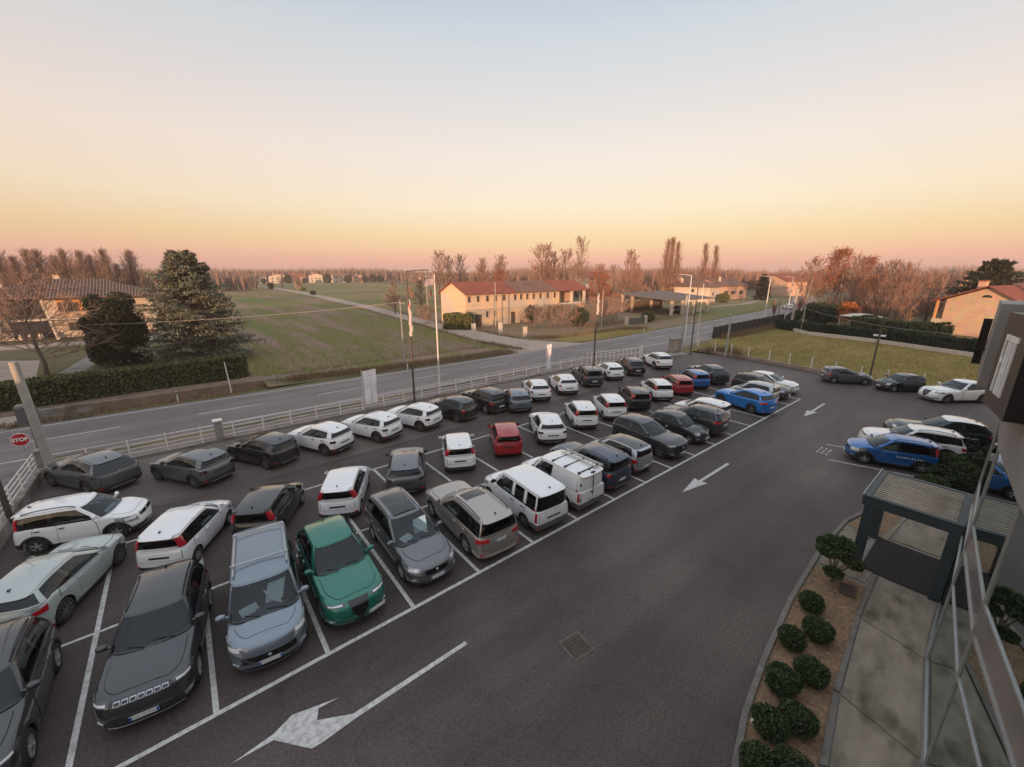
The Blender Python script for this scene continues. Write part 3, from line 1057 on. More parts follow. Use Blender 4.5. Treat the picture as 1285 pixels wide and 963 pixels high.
spec('minivan', shift=(.76, .74), L=4.40, wb=2.75, fo=.86, W=1.83, H=1.88, hood=1.05, cowl=(2.12, 1.22), wtop=1.38, rtop=-.68, rbase=-.76, belt=(1.14, 1.18), roofw=.78, ghw=.93,
     nf=2.7, nr=6, roofdrop=(.05, .04), Rw=.32, clad=False, van=True, hl='big', tl='tall', bars=True, bumper='dark', grille=(.48, .66, .50), papers=1, hoodcrown=.10, whip=True,
     nose=(-.06, -.01, 0, -.01, -.05, -.12, -.28), rear_glass=(2.30, .08, .86), mirrorblack=False,
     win=[(1.66, 1.14, .84, .80), (.74, .70, -.04, -.04), (-.12, -.12, -.62, -.60)])
spec('square_van', shift=(.58, .50), L=4.25, wb=2.58, fo=.82, W=1.72, H=1.82, hood=1.0, cowl=(1.84, 1.16), wtop=1.30, rtop=-.76, rbase=-.80, belt=(1.06, 1.06), roofw=.80, ghw=.93,
     nf=2.6, nr=7, roofdrop=(.05, .03), Rw=.31, clad=False, van=True, hl='big', tl='tall', bumper='grey', hoodcrown=.09, plate=0, rim='greyrim', wn=8,
     rear_glass=(2.26, .0, .84), dr=.2, win=[(1.48, 1.10, .86, .84), (.74, .72, .08, .08), (-.04, -.04, -.62, -.62)], tail=(.03, 0, 0, 0, .0, .01, .02))
spec('panel_van', shift=(.58, .50), L=4.25, wb=2.58, fo=.82, W=1.72, H=1.84, hood=1.0, cowl=(1.84, 1.16), wtop=1.30, rtop=-.78, rbase=-.82, belt=(1.06, 1.06), roofw=.82, ghw=.94,
     nf=2.6, nr=8, roofdrop=(.05, .02), Rw=.31, clad=False, van=True, hl='big', tl='tall', bumper='grey', hoodcrown=.09, plate=1, rim='greyrim', wn=8, cargo=True,
     rear_glass=(2.2, 0, .9), dr=.18, win=[(1.48, 1.10, .86, .84), (.74, .72, -.62, -.62)], tail=(.03, 0, 0, 0, .0, .0, .0))
spec('sport_suv', shift=(.36, .28), L=4.53, wb=2.64, fo=.95, W=1.84, H=1.60, hood=.98, cowl=(1.74, 1.08), wtop=.95, rtop=-.42, rbase=-.78, belt=(1.04, 1.12), roofw=.66,
     tl='line' if False else 'wide', Rw=.36, hl='line', nf=2.5, nr=2.8, hoodcrown=.07, shield=True, grille=(.60, .62, .20), roofdrop=(.05, .10), clad=False, nose=(-.10, -.02, 0, -.01, -.06, -.14, -.30),
     rear_glass=(2.24, .10, .86), rim='rimdark', win=[(1.32, .70, .60, .52), (.54, .46, -.44, -.30)])
spec('estate', shift=(.62, .46), L=4.76, wb=2.70, fo=1.0, W=1.78, H=1.60, hood=.92, cowl=(1.86, 1.06), wtop=.92, rtop=-.78, rbase=-1.0, belt=(1.0, 1.07), roofw=.69,
     nf=2.5, nr=3.6, Rw=.33, clad=False, rails='chrome', pano=2, hl='big', tl='mid', papers=1, grille=(.56, .70, .34), whip=True, hoodcrown=.08, nose=(-.08, -.01, 0, -.02, -.08, -.18, -.36),
     win=[(1.40, .72, .62, .56), (.54, .48, -.30, -.26), (-.34, -.30, -.86, -.72)], roofdrop=(.06, .08))
spec('people_mover', shift=(.40, .27), L=4.88, wb=2.89, fo=.94, W=1.86, H=1.70, hood=1.0, cowl=(1.98, 1.10), wtop=1.16, rtop=-.82, rbase=-.98, belt=(1.05, 1.10), roofw=.71,
     nf=3.0, nr=3.6, Rw=.36, clad=False, rails='black', pano=1, hl='tall', tl='wide', plate=1, plz=.86, roofdrop=(.05, .06), rear_glass=(2.30, .08, .86), hoodcrown=.07,
     win=[(1.50, .94, .72, .66), (.66, .60, -.20, -.18), (-.24, -.22, -.84, -.74)])
spec('city_car', shift=(.40, .38), L=3.50, wb=2.49, fo=.52, W=1.66, H=1.55, hood=.92, cowl=(1.92, 1.08), wtop=1.32, rtop=-.28, rbase=-.44, belt=(1.0, 1.06), roofw=.68,
     nf=3.0, nr=3.4, Rw=.30, clad=False, tl='mid', hl='round', roofblack=False, rear_glass=(2.30, .06, .88), plz=.52, bumper='dark',
     win=[(1.52, 1.06, .70, .62), (.60, .54, -.12, .02)])
spec('french_suv', shift=(.40, .30), L=4.45, wb=2.68, fo=.90, W=1.84, H=1.62, hood=1.0, cowl=(1.78, 1.10), wtop=.98, rtop=-.52, rbase=-.80, belt=(1.06, 1.14), roofw=.66,
     nf=2.9, nr=3.4, Rw=.36, hl='slim', tl='band', grille=(.52, .84, .46), rim='rimdark', roofdrop=(.05, .08),
     win=[(1.34, .74, .62, .56), (.54, .48, -.26, -.20), (-.30, -.26, -.60, -.46)])
spec('bubble', shift=(.44, .42), L=3.58, wb=2.30, fo=.72, W=1.63, H=1.49, hood=.90, cowl=(1.62, 1.02), wtop=1.0, rtop=-.30, rbase=-.52, belt=(.97, 1.03), roofw=.64,
     nf=2.3, nr=2.4, Rw=.29, clad=False, doors=2, hl='round', tl='mid', hoodcrown=.10, roofdrop=(.07, .14), nose=(-.06, -.01, 0, -.02, -.07, -.15, -.30),
     win=[(1.22, .74, .30, .30), (.24, .24, -.36, -.14)])
spec('small_suv', L=4.41, wb=2.64, fo=.90, W=1.82, H=1.65, hood=.99, cowl=(1.74, 1.10), wtop=.98, rtop=-.50, rbase=-.78, belt=(1.04, 1.18), roofw=0.67, ghw=.92,
     nf=2.7, nr=3.0, Rw=.36, tl='wide', hl='tall', rails='black', roofdrop=(.05, .09), plz=.78,
     win=[(1.32, .74, .62, .56), (.54, .48, -.24, -.18), (-.28, -.22, -.58, -.42)])
spec('premium_suv', shift=(.26, .20), L=4.69, wb=2.82, fo=.98, W=1.90, H=1.66, hood=.98, cowl=(1.80, 1.10), wtop=.98, rtop=-.40, rbase=-.78, belt=(1.06, 1.14), roofw=0.68, ghw=.92,
     nf=2.4, nr=2.8, Rw=.37, hl='slim', tl='wide', shield=True, grille=(.60, .62, .2), rim='rimdark', clad=False, hoodcrown=.08, nose=(-.10, -.01, 0, -.02, -.08, -.16, -.34),
     win=[(1.34, .74, .60, .52), (.54, .46, -.50, -.30)])
spec('hatch', shift=(.38, .34), L=4.0, wb=2.51, fo=.84, W=1.72, H=1.48, hood=.90, cowl=(1.72, 1.0), wtop=.86, rtop=-.36, rbase=-.58, belt=(.96, 1.06), roofw=0.67, ghw=.92,
     nf=2.5, nr=2.8, Rw=.31, clad=False, hl='tall', tl='mid', hoodcrown=.07, roofdrop=(.06, .10),
     win=[(1.28, .64, .58, .50), (.52, .44, -.36, -.24)])
M['greyrim'] = mat('steel_wheel', (.22, .22, .22), (.14, .14, .14), scale=10, rough=.5, metal=.5)
PROTO = {}
TREE = {}
# ------------------------------------------------------------------ ground, road, fields
M['asphalt'] = asphalt_mat('lot_asphalt', (0.0840, 0.0610, 0.0543), (0.0605, 0.0442, 0.0398), (0.1120, 0.0840, 0.0745))
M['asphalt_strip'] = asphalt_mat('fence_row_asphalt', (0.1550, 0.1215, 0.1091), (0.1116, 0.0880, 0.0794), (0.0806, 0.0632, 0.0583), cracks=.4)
M['road'] = asphalt_mat('road_asphalt', (0.1880, 0.1504, 0.1424), (0.1520, 0.1224, 0.1160), (0.2080, 0.1680, 0.1600), cracks=.3, speck=.2)
M['line'] = mat('worn_white_paint', (.62, .60, .575), (.36, .34, .325), scale=7, rough=.8, lo=.42, hi=.66, detail=10)
M['roadline'] = mat('road_paint', (.62, .60, .57), (.42, .40, .38), scale=3, rough=.75, detail=9)
M['verge'] = mat('dry_verge', (0.1360, 0.1200, 0.0480), (0.1920, 0.1320, 0.0760), scale=.7, rough=1, c3=(0.0480, 0.0600, 0.0200), scale3=.25, bump=.6, bscale=8, detail=9)
M['pinkstrip'] = mat('gravel_verge', (0.2550, 0.1997, 0.1742), (0.1700, 0.1318, 0.1190), scale=2.5, rough=.95, c3=(0.1105, 0.0850, 0.0723), scale3=.5, lo3=.5, hi3=.7, bump=.5, bscale=20, detail=9)
M['land'] = mat('far_land', (0.1360, 0.1200, 0.0440), (0.1920, 0.1400, 0.0680), scale=.02, rough=1, c3=(0.0480, 0.0600, 0.0224), scale3=.006, detail=8)
M['field'] = mat('ploughed_field', (0.1487, 0.1318, 0.0306), (0.2380, 0.1487, 0.1062), scale=.22, stretch=(1, .10, 1), rough=1, lo=.46, hi=.58, c3=(0.1275, 0.1403, 0.0272), scale3=.09, lo3=.52, hi3=.60, bump=.8, bscale=2.2, detail=10)
M['field2'] = mat('grass_field', (0.1615, 0.1445, 0.0425), (0.2465, 0.1785, 0.0850), scale=.06, stretch=(.4, 1, 1), rough=1, c3=(0.1403, 0.1445, 0.0382), scale3=.02, bump=.6, bscale=2, detail=9)
M['lawn'] = mat('lawn', (0.2380, 0.1658, 0.0298), (0.1658, 0.1258, 0.0221), scale=.45, stretch=(.5, 1.5, 1), rough=1, c3=(0.2805, 0.1955, 0.0510), scale3=.15, lo3=.45, hi3=.7, bump=.8, bscale=9, detail=10)
M['garden'] = mat('garden_grass', (0.0975, 0.0938, 0.0300), (0.1500, 0.1125, 0.0450), scale=.5, rough=1, bump=.7, bscale=8, c3=(0.1500, 0.1200, 0.0638), scale3=.2, lo3=.5, hi3=.7, detail=9)
M['yard'] = mat('dry_yard', (0.2465, 0.1700, 0.0892), (0.1700, 0.1403, 0.0595), scale=.35, rough=1, c3=(0.2550, 0.1615, 0.1020), scale3=.12, bump=.7, bscale=6, detail=9)
M['track'] = mat('gravel_track', (0.4500, 0.3510, 0.2880), (0.3420, 0.2700, 0.2205), scale=1.2, rough=1, c3=(0.2700, 0.2160, 0.1530), scale3=.3, lo3=.58, hi3=.75, bump=.4, bscale=12, detail=9)
M['earth'] = mat('bare_earth', (0.2295, 0.1573, 0.1148), (0.1445, 0.1020, 0.0723), scale=1.2, rough=1, bump=.6, bscale=10, detail=8)
M['concrete'] = mat('concrete', (0.3060, 0.2805, 0.2465), (0.2125, 0.1913, 0.1658), scale=1.0, rough=.9, c3=(0.1360, 0.1232, 0.1020), scale3=.7, lo3=.52, hi3=.72, bump=.25, bscale=30, detail=9)
M['concretepole'] = mat('pole_concrete', (.40, .38, .35), (.28, .265, .245), scale=1.5, rough=.9, bump=.2, bscale=25)
M['kerb'] = mat('kerb_stone', (0.2160, 0.1960, 0.1720), (0.1360, 0.1240, 0.1080), scale=3, rough=.9, bump=.3, bscale=30)

def poly_sheet(name, pts, z, m, **k):
    mb = MB()
    mb.poly([(x, y, z) for x, y in pts])
    return struct(name, mb, m, **k)
# one land sheet to the horizon, left open where the roadside ditch runs
mb = MB()
xs, ys = [-7000, -90, 12, 7000], [-7000, 30.6, 36.4, 7000]
for i in range(3):
    for j in range(3):
        if (i, j) != (1, 1):
            mb.poly([(xs[i], ys[j], -.03), (xs[i + 1], ys[j], -.03), (xs[i + 1], ys[j + 1], -.03), (xs[i], ys[j + 1], -.03)])
struct('land', mb, M['land'])
# ditch with an earth bank below the hedge
mb = MB()
prof = [(30.6, -.03), (31.2, -.12), (32.0, -.45), (32.9, -.80), (33.6, -.85), (34.3, -.70)]
xx = np.concatenate([np.linspace(-90, 4, 95), np.linspace(4.4, 12, 20)])
G = np.zeros((len(xx), len(prof), 3))
rr = np.random.RandomState(3)
f = np.clip((10.5 - xx) / 6, 0, 1)
for j, (y, z) in enumerate(prof):
    G[:, j] = np.stack([xx, y + 0 * xx, -.03 + (z + .03) * f + rr.normal(0, .03, len(xx)) * f * (j > 0)], 1)
mb.grid(G)
struct('ditch', mb, M['garden'], smooth=True)
mb = MB()
prof = [(34.3, -.72), (34.42, .10), (34.9, .16), (36.4, .10)]
G = np.zeros((len(xx), len(prof), 3))
for j, (y, z) in enumerate(prof):
    G[:, j] = np.stack([xx, y + rr.normal(0, .02, len(xx)), -.03 + (z + .03) * f + rr.normal(0, .02, len(xx)) * f], 1)
mb.grid(G)
struct('earth_bank', mb, M['earth'], smooth=True)

poly_sheet('lot_asphalt', [(-5.9, -60), (54, -60), (54, -12), (52, -6), (50.6, -1.6), (51.8, 4.5), (53.2, 10), (53.4, 16.2), (45.5, 17.6), (43.5, 18.2), (30, 19.3), (-5.9, 19.3)], 0, M['asphalt'])
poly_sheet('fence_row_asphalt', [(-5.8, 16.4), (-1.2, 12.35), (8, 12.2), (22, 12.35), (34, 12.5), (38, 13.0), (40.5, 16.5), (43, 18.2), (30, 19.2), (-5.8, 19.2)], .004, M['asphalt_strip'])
# road: straight past the lot, easing left beyond it
def road_band(a, b):
    """band between two offsets from the far edge line"""
    X = [-400, -60, -8, 25, 55, 69, 93, 127, 150, 180, 230, 330]
    Yf = [33.5, 31.0, 30.3, 29.5, 29.6, 30.6, 31.8, 34.6, 38.0, 44.5, 60, 104]
    return X, [y - a for y in Yf], [y - b for y in Yf]
def band(name, a, b, z, m):
    X, Y1, Y2 = road_band(a, b)
    mb = MB()
    for i in range(len(X) - 1):
        mb.poly([(X[i], Y2[i], z), (X[i + 1], Y2[i + 1], z), (X[i + 1], Y1[i + 1], z), (X[i], Y1[i], z)])
    return struct(name, mb, m)
band('road', -.4, 7.7, .0, M['road'])
band('road_edge_line', .10, .24, .006, M['roadline'])
band('road_edge_line', 7.05, 7.19, .006, M['roadline'])
mb = MB()
X, Y1, Y2 = road_band(3.55, 3.68)
for i in range(len(X) - 1):
    L = X[i + 1] - X[i]
    nseg = max(1, int(L / 7.5))
    for k in range(nseg):
        for t0, t1 in (((k + .05) / nseg, (k + .55) / nseg),) if X[i] >= -60 else ():
            p = lambda t, Y: (X[i] + L * t, Y[i] + (Y[i + 1] - Y[i]) * t, .006)
            mb.poly([p(t0, Y2), p(t1, Y2), p(t1, Y1), p(t0, Y1)])
struct('road_centre_line', mb, M['roadline'])
poly_sheet('road_widening', [(41, 19.0), (46, 18.2), (51.5, 18.5), (60, 19.4), (77, 20.3), (98, 21.5), (127, 26.5), (127, 27.5), (93, 24.6), (69, 23.2), (55, 22.2), (38, 22.2)], -.006, M['road'])
poly_sheet('side_road', [(-5.95, 22.9), (-5.95, -60), (-13, -60), (-13, 16), (-18, 23.2)], -.004, M['road'])
poly_sheet('gravel_verge', [(-5.4, 19.75), (30, 19.75), (39, 19.2), (41, 20.5), (38, 22.2), (-5.4, 22.75)], .004, M['pinkstrip'])
poly_sheet('dry_grass_strip', [(-4.6, 21.3), (10, 21.15), (25, 21.2), (37, 21.0), (37, 21.5), (22, 21.75), (5, 21.8), (-4.6, 21.9)], .010, M['verge'])
poly_sheet('driveway', [(-90, 30.9), (-9.4, 30.7), (-8.8, 33.6), (-9.2, 36), (-13, 62), (-24, 70), (-26, 100), (-40, 120), (-60, 60), (-30, 40)], .004, M['track'])
# land beyond the road
poly_sheet('ploughed_field', [(4.6, 36.4), (12, 30.9), (33, 30.0), (36, 33.0), (34.8, 41), (38, 69), (44, 127), (50, 217), (53, 357), (52, 485), (30, 492), (-60, 480), (-60, 140), (2, 112), (4, 80)], 0, M['field'])
poly_sheet('roadside_verge', [(6, 31.6), (12, 30.8), (34, 30.0), (35.2, 31.6), (34.4, 33.4), (20, 33.6), (12, 34.4), (6, 36.2)], .005, M['verge'])
poly_sheet('gravel_track', [(33.5, 29.9), (46.5, 29.6), (42.2, 37), (41.3, 44), (43.3, 64), (45.8, 92), (49, 130), (54, 204), (57, 311), (55, 485), (51.5, 485), (52.6, 357), (49.8, 217), (44, 127), (38.5, 69), (35.4, 41.3), (35.6, 34)], .010, M['track'])
poly_sheet('grass_field', [(45.8, 84), (62, 82), (100, 92), (160, 150), (160, 470), (55, 487), (57, 311), (54, 204), (49, 130)], .0, M['field2'])
poly_sheet('farmyard', [(42.2, 37.4), (46, 33.2), (62, 31.2), (92, 33.2), (99, 44), (120, 60), (110, 80), (60, 84), (45, 84), (43.3, 64), (41.5, 44)], .004, M['yard'])
poly_sheet('yard_verge', [(44.8, 31.4), (50, 30.4), (68, 31.0), (69, 36.5), (58, 37.4), (47.2, 37.2)], .009, M['lawn'])
poly_sheet('meadow', [(92, 33.4), (127, 35.6), (150, 39), (190, 48), (205, 70), (160, 66), (130, 62), (108, 52)], .004, M['field2'])
poly_sheet('meadow_path', [(128, 49), (150, 48), (190, 56), (190, 58), (150, 50), (128, 51.2)], .010, M['track'])
poly_sheet('lawn', [(52.2, 16.6), (66, 19.6), (86, 20.4), (88, 17.2), (82.4, 12.2), (80.8, 2.7), (75, -12), (64, -30), (54, -22), (51.6, -6), (50.3, -1.6), (51.6, 4.5), (53.0, 10)], .0, M['lawn'])
poly_sheet('garden', [(-9.0, 36.4), (4.6, 36.4), (4, 80), (2, 112), (-26, 112), (-24, 72), (-13, 62)], .0, M['garden'])
poly_sheet('garden_path', [(-11.5, 38.5), (-9.5, 38.2), (-8.2, 49), (-7.2, 60), (-6.5, 72), (-8, 72), (-9.2, 60), (-10, 49)], .006, M['concrete'])
poly_sheet('house_terrace', [(-22, 75), (-2, 74), (-2, 79), (-22, 80)], .008, M['track'])
poly_sheet('right_gardens', [(88, 17.2), (150, 26), (170, -40), (64, -60), (75, -12), (81, 2.7), (82.6, 12.2)], .0, M['garden'])

# ------------------------------------------------------------------ painted markings
LW = .06
divs = [-5.0, -2.5, 0, 2.5, 5.02, 7.47, 9.99, 12.47, 14.95, 17.42, 19.84, 22.3, 24.73, 27.07, 29.72, 32.2, 34.58, 37.0]
mb = MB()
def rect(x0, x1, y0, y1, z=.005):
    mb.poly([(x0, y0, z), (x1, y0, z), (x1, y1, z), (x0, y1, z)])
rect(-14, 39.4, -LW, LW)
struct('front_line', mb, M['line'])
for x in divs:
    mb = MB()
    rect(x - LW, x + LW, LW + .004, 9.78)
    struct('bay_line', mb, M['line'])
mb = MB()
rect(39.34, 39.46, LW + .004, 4.2)
struct('bay_line', mb, M['line'])
mb = MB()
for a, b in zip(divs[:-1], divs[1:]):
    rect(a + LW + .004, b - LW - .004, 4.86, 4.96)
struct('middle_line', mb, M['line'])
mb = MB()
rect(-5.06, 37.06, 9.80, 9.90)
struct('back_line', mb, M['line'])
mb = MB()
for a, b in ((27.70, 28.9), (30.0, 31.2), (32.4, 33.6), (34.8, 36.0)):
    dx, dy = .305, -.952
    x0, y0 = (27.55, -4.9) if a < 28 else (a, -4.15 - (a - 30) * .28)
    L = 4.9
    nx, ny = .952 * .05, .305 * .05
    mb.poly([(x0 - nx, y0 - ny, .005), (x0 + dx * L - nx, y0 + dy * L - ny, .005), (x0 + dx * L + nx, y0 + dy * L + ny, .005), (x0 + nx, y0 + ny, .005)])
struct('visitor_bay_line', mb, M['line'])
mb = MB()
z = .005
mb.poly([(5.6, -2.12, z), (5.6, -2.0, z), (2.5, -2.0, z), (2.5, -2.14, z)])
mb.poly([(2.5, -2.0, z), (1.80, -1.62, z), (1.55, -2.17, z), (1.75, -2.19, z), (2.5, -2.14, z)])
mb.poly([(1.80, -1.62, z), (1.9, -1.36, z), (2.36, -1.40, z), (1.38, -1.13, z), (.95, -1.32, z), (.94, -1.46, z), (1.55, -2.17, z)])
mb.poly([(.95, -1.32, z), (.15, -1.41, z), (.94, -1.46, z)])
struct('arrow_marking', mb, M['line'])
for x0, x1, y in ((17.94, 22.72, -1.62), (34.74, 39.5, -1.62)):
    mb = MB()
    mb.poly([(x0, y, z), (x0 + 1.80, y - .33, z), (x0 + 1.72, y - .075, z), (x1, y - .075, z), (x1, y + .075, z), (x0 + 1.72, y + .075, z), (x0 + 1.80, y + .33, z)])
    struct('arrow_marking', mb, M['line'])
rr = np.random.RandomState(5)
mb = MB()
for k in range(9):
    x, y = 28.2 + (k % 3) * .42 + rr.uniform(-.05, .05), -4.65 + (k // 3) * .22
    mb.poly([(x, y, z), (x + .26, y + .02, z), (x + .24, y + .09, z), (x + .02, y + .08, z)])
struct('worn_bay_symbol', mb, M['line'])
# gully cover and drains
M['iron'] = mat('cast_iron', (.10, .075, .06), (.06, .048, .04), scale=8, rough=.8, bump=.4, bscale=40)
M['coverframe'] = mat('cover_frame', (.16, .135, .115), (.11, .09, .08), scale=8, rough=.85)
t = thing('manhole_cover', 'square rusty brown manhole cover in the open asphalt of the drive', 'manhole cover', (7.93, -4.07, 0), R(-6))
MB().box(-.36, .36, -.36, .36, .002, .012).obj('frame', M['coverframe'], t, False)
mb = MB().box(-.30, .30, -.30, .30, .008, .020)
for k in range(5):
    mb.box(-.26, .26, -.22 + k * .1, -.18 + k * .1, .018, .026)
mb.obj('cover_plate', M['iron'], t, False)
t = thing('drain_cover', 'small dark drain cover beyond the last white car at the row end', 'drain cover', (43.5, 3.2, 0), .3)
MB().box(-.30, .30, -.30, .30, .002, .012).obj('frame', M['iron'], t, False)
mb = MB()
for k in range(5):
    mb.box(-.26, .26, -.25 + k * .11, -.20 + k * .11, .010, .020)
mb.obj('grating', M['iron'], t, False)
# ------------------------------------------------------------------ cars on the lot
def children_tree(o):
    if o.name not in TREE:
        TREE[o.name] = list(o.children)
    return TREE[o.name]
def copy_car(root, loc, rotz, col):
    r = root.copy()
    COL.objects.link(r)
    r.location = loc
    r.rotation_euler = (0, 0, rotz)
    pm = M[col]
    def rec(src, dst):
        for ch in children_tree(src):
            c = ch.copy()
            COL.objects.link(c)
            c.parent = dst
            if ch.get('painted'):
                sl = c.material_slots[0]
                sl.link = 'OBJECT'
                sl.material = pm
            rec(ch, c)
    rec(root, r)
    return r
GROUPS = {'A': 'cars parked along the roadside fence', 'B': 'cars parked in the middle row', 'C': 'cars parked along the front line', 'V': 'cars in the visitor bays', 'E': 'cars parked by the lawn fence'}
def place(key, col, ref, x, y, h, label, g, cat='car', **over):
    a = R(h)
    f, rn = np.array((math.cos(a), math.sin(a))), np.array((math.sin(a), -math.cos(a)))
    kk = (key, over.get('variant'), col if over.get('roofcol') else '')
    roofcol = over.pop('roofcol', None)
    var = over.pop('variant', None)
    sp = {**SPEC[key], **over}
    W, wb = sp['W'], sp['wb']
    fo, L = sp['fo'], sp['L']
    p = np.array((x, y), float)
    w = W / 2 - .10
    p = {'RL': p + rn * w, 'RR': p - rn * w, 'FL': p - f * wb + rn * w, 'FR': p - f * wb - rn * w, 'C': p,
         'NOSE': p - f * (wb + fo), 'TAIL': p + f * (L - wb - fo)}[ref]
    if kk in PROTO and not (over and not var):
        r = copy_car(PROTO[kk], (p[0], p[1], 0), a, col)
    else:
        c = Car(**sp)
        r = c.build('parked_car' if cat == 'car' else 'parked_van', label, col, roofcol)
        r.location = (p[0], p[1], 0)
        r.rotation_euler = (0, 0, a)
        PROTO[kk] = r
    tag(r, label, cat, GROUPS[g])
    return r

# fence row
place('coupe_suv', 'midgrey', 'RL', -3.75, 15.55, 123, 'grey coupe crossover with full width dark tail band in the fence corner', 'A')
place('crossover', 'midgrey', 'RL', .12, 13.26, 123, 'grey crossover with white paper in its rear side window, second by the fence', 'A')
place('crossover', 'black', 'RL', 3.12, 13.35, 119, 'black crossover by the fence, left of the three white ones', 'A')
place('crossover', 'white', 'RL', 6.0, 13.15, 117, 'white crossover by the fence next to the black one, paper in its side window', 'A')
place('crossover', 'white', 'RL', 9.0, 13.1, 115, 'middle one of the three white crossovers standing together at the fence', 'A')
place('crossover', 'white', 'RL', 11.87, 13.15, 113, 'white crossover at the fence in front of the dark lamp post', 'A')
place('crossover_round', 'black', 'RL', 14.6, 13.1, 108, 'black rounded crossover by the fence in front of the white flagpole', 'A')
place('suv', 'black', 'RL', 17.2, 13.3, 92, 'black off-roader by the fence between a black crossover and a blue grey one', 'A')
place('crossover', 'bluegrey', 'RL', 18.75, 12.5, 64, 'blue grey crossover by the fence beside the first white one seen from behind', 'A')
place('crossover_round', 'white', 'RL', 21.8, 13.65, 61, 'white rounded crossover by the fence, right of the blue grey one', 'A')
place('crossover_round', 'white', 'RL', 24.86, 13.5, 61, 'white rounded crossover by the fence beside the dark tall off-roader', 'A')
place('boxy_suv', 'darkgrey', 'RL', 28.46, 13.86, 61, 'dark grey boxy off-roader by the fence under the lamp post', 'A')
place('crossover', 'white', 'RL', 31.9, 14.0, 60, 'white crossover at the fence between two dark cars near the gate', 'A')
place('suv', 'black', 'RL', 35.1, 13.9, 58, 'black off-roader at the fence beside the last white car by the gate', 'A')
place('suv', 'white', 'RL', 39.86, 13.75, 57, 'white off-roader standing alone in the lot gateway', 'A')
# middle row
place('tall_hatch_cross', 'white', 'RR', -4.6, 11.05, -16, 'white small cross hatchback parked sideways behind the pale green car', 'B')
place('sleek_crossover', 'palegreen', 'RR', -3.26, 6.1, 67, 'pale grey green sleek crossover at the left edge of the lot', 'B')
place('tall_hatch', 'white', 'RR', -.1, 6.81, 61, 'white tall hatchback with red pillar lamps behind the silver minivan', 'B')
place('tall_hatch', 'black', 'RR', 2.57, 6.61, 60, 'black tall hatchback with red pillar lamps behind the silver minivan', 'B')
place('tall_hatch', 'white', 'RR', 5.53, 6.28, 62, 'white tall hatchback right behind the green car', 'B')
place('crossover', 'midgrey', 'RR', 8.6, 6.35, 63, 'grey crossover seen straight from behind in the middle row', 'B')
place('tall_hatch', 'white', 'RL', 10.42, 7.37, 63, 'white tall hatchback between the grey crossover and the red hatchback', 'B')
place('old_tall_hatch', 'red', 'RL', 13.48, 7.13, 60, 'bright red older tall hatchback behind the white vans', 'B')
place('crossover', 'white', 'RL', 16.56, 6.95, 58, 'white crossover in the middle row right of the red hatchback', 'B')
place('tall_hatch', 'white', 'RL', 20.13, 7.3, 56, 'first of two white tall hatchbacks side by side beyond the white crossover', 'B')
place('tall_hatch', 'white', 'RL', 23.02, 7.15, 56, 'white tall hatchback left of the black tall hatchback in the middle row', 'B')
place('tall_hatch', 'black', 'RL', 26.12, 7.22, 55, 'black tall hatchback between two white hatchbacks in the middle row', 'B')
place('tall_hatch_cross', 'white', 'RL', 29.5, 7.45, 54, 'white cross hatchback left of the far red hatchback', 'B')
place('tall_hatch', 'red', 'RL', 32.3, 7.2, 55, 'dark red tall hatchback next to the blue one in the middle row', 'B')
place('tall_hatch', 'blue', 'RL', 35.4, 7.3, 55, 'blue tall hatchback beside the red one at the far end of the middle row', 'B')
place('coupe_suv', 'darkgrey', 'RL', 38.2, 7.2, 60, 'dark grey coupe crossover at the far end of the middle row', 'B')
# front row
place('suv', 'darkgrey', 'FL', -3.15, 1.35, -90, 'dark grey off-roader cut by the left edge of the picture, nearest the camera', 'C')
place('suv', 'darkgrey', 'NOSE', -1.22, .62, -98, 'dark grey off-roader with seven chrome ringed grille slots facing the drive', 'C', variant='nose_plate')
place('minivan', 'bluesilver', 'NOSE', 1.24, .36, -97, 'silver blue minivan with roof bars and papers behind its windscreen', 'C', cat='van')
place('sport_suv', 'green', 'FR', 2.74, 1.25, -91, 'emerald green sporty off-roader with a shield shaped grille', 'C')
place('estate', 'midgrey', 'FR', 5.3, 1.35, -91, 'grey estate car with glass roof panels and paper behind the windscreen', 'C')
place('people_mover', 'champagne', 'RL', 7.72, 1.15, 87, 'champagne silver people mover with roof rails and wide red tail lamps', 'C')
place('square_van', 'white', 'RL', 10.4, .98, 87, 'white passenger van with side windows and tall tail lamps', 'C', cat='van')
place('panel_van', 'white', 'TAIL', 13.5, .12, 90, 'white windowless panel van carrying a ladder rack on its roof', 'C', cat='van')
place('boxy_suv', 'navy', 'TAIL', 15.85, .28, 90, 'navy blue boxy off-roader beside the white panel van', 'C', variant='front_row')
place('city_car', 'silver', 'TAIL', 18.15, .5, 89, 'tiny silver city car with dark roof between two dark off-roaders', 'C', roofcol='darkgrey')
place('french_suv', 'darkgrey', 'FR', 20.5, 1.15, -92, 'dark brown grey off-roader with a broad grille facing the drive', 'C')
place('bubble', 'darkgrey', 'FR', 23.62, 1.1, -90, 'dark grey rounded small car facing the drive', 'C')
place('small_suv', 'darkgrey', 'RL', 25.6, 1.15, 90, 'dark grey off-roader with bright red corner lamps, tail to the drive', 'C')
place('tall_hatch', 'white', 'TAIL', 28.45, 1.1, 90, 'white tall hatchback with tail to the drive left of the empty bays', 'C')
place('sport_suv', 'blue2', 'RL', 32.45, 1.05, 74, 'bright blue sporty off-roader parked askew in the front row', 'C')
place('city_car', 'silver', 'TAIL', 36.3, .7, 90, 'silver small hatchback half hidden behind the bright blue car', 'C', variant='plain')
place('small_suv', 'darkgrey', 'NOSE', 38.3, .5, -92, 'dark grey off-roader facing the drive beside the last white car', 'C')
place('hatch', 'white', 'NOSE', 40.75, .6, -91, 'white rounded hatchback facing the drive at the end of the front row', 'C')
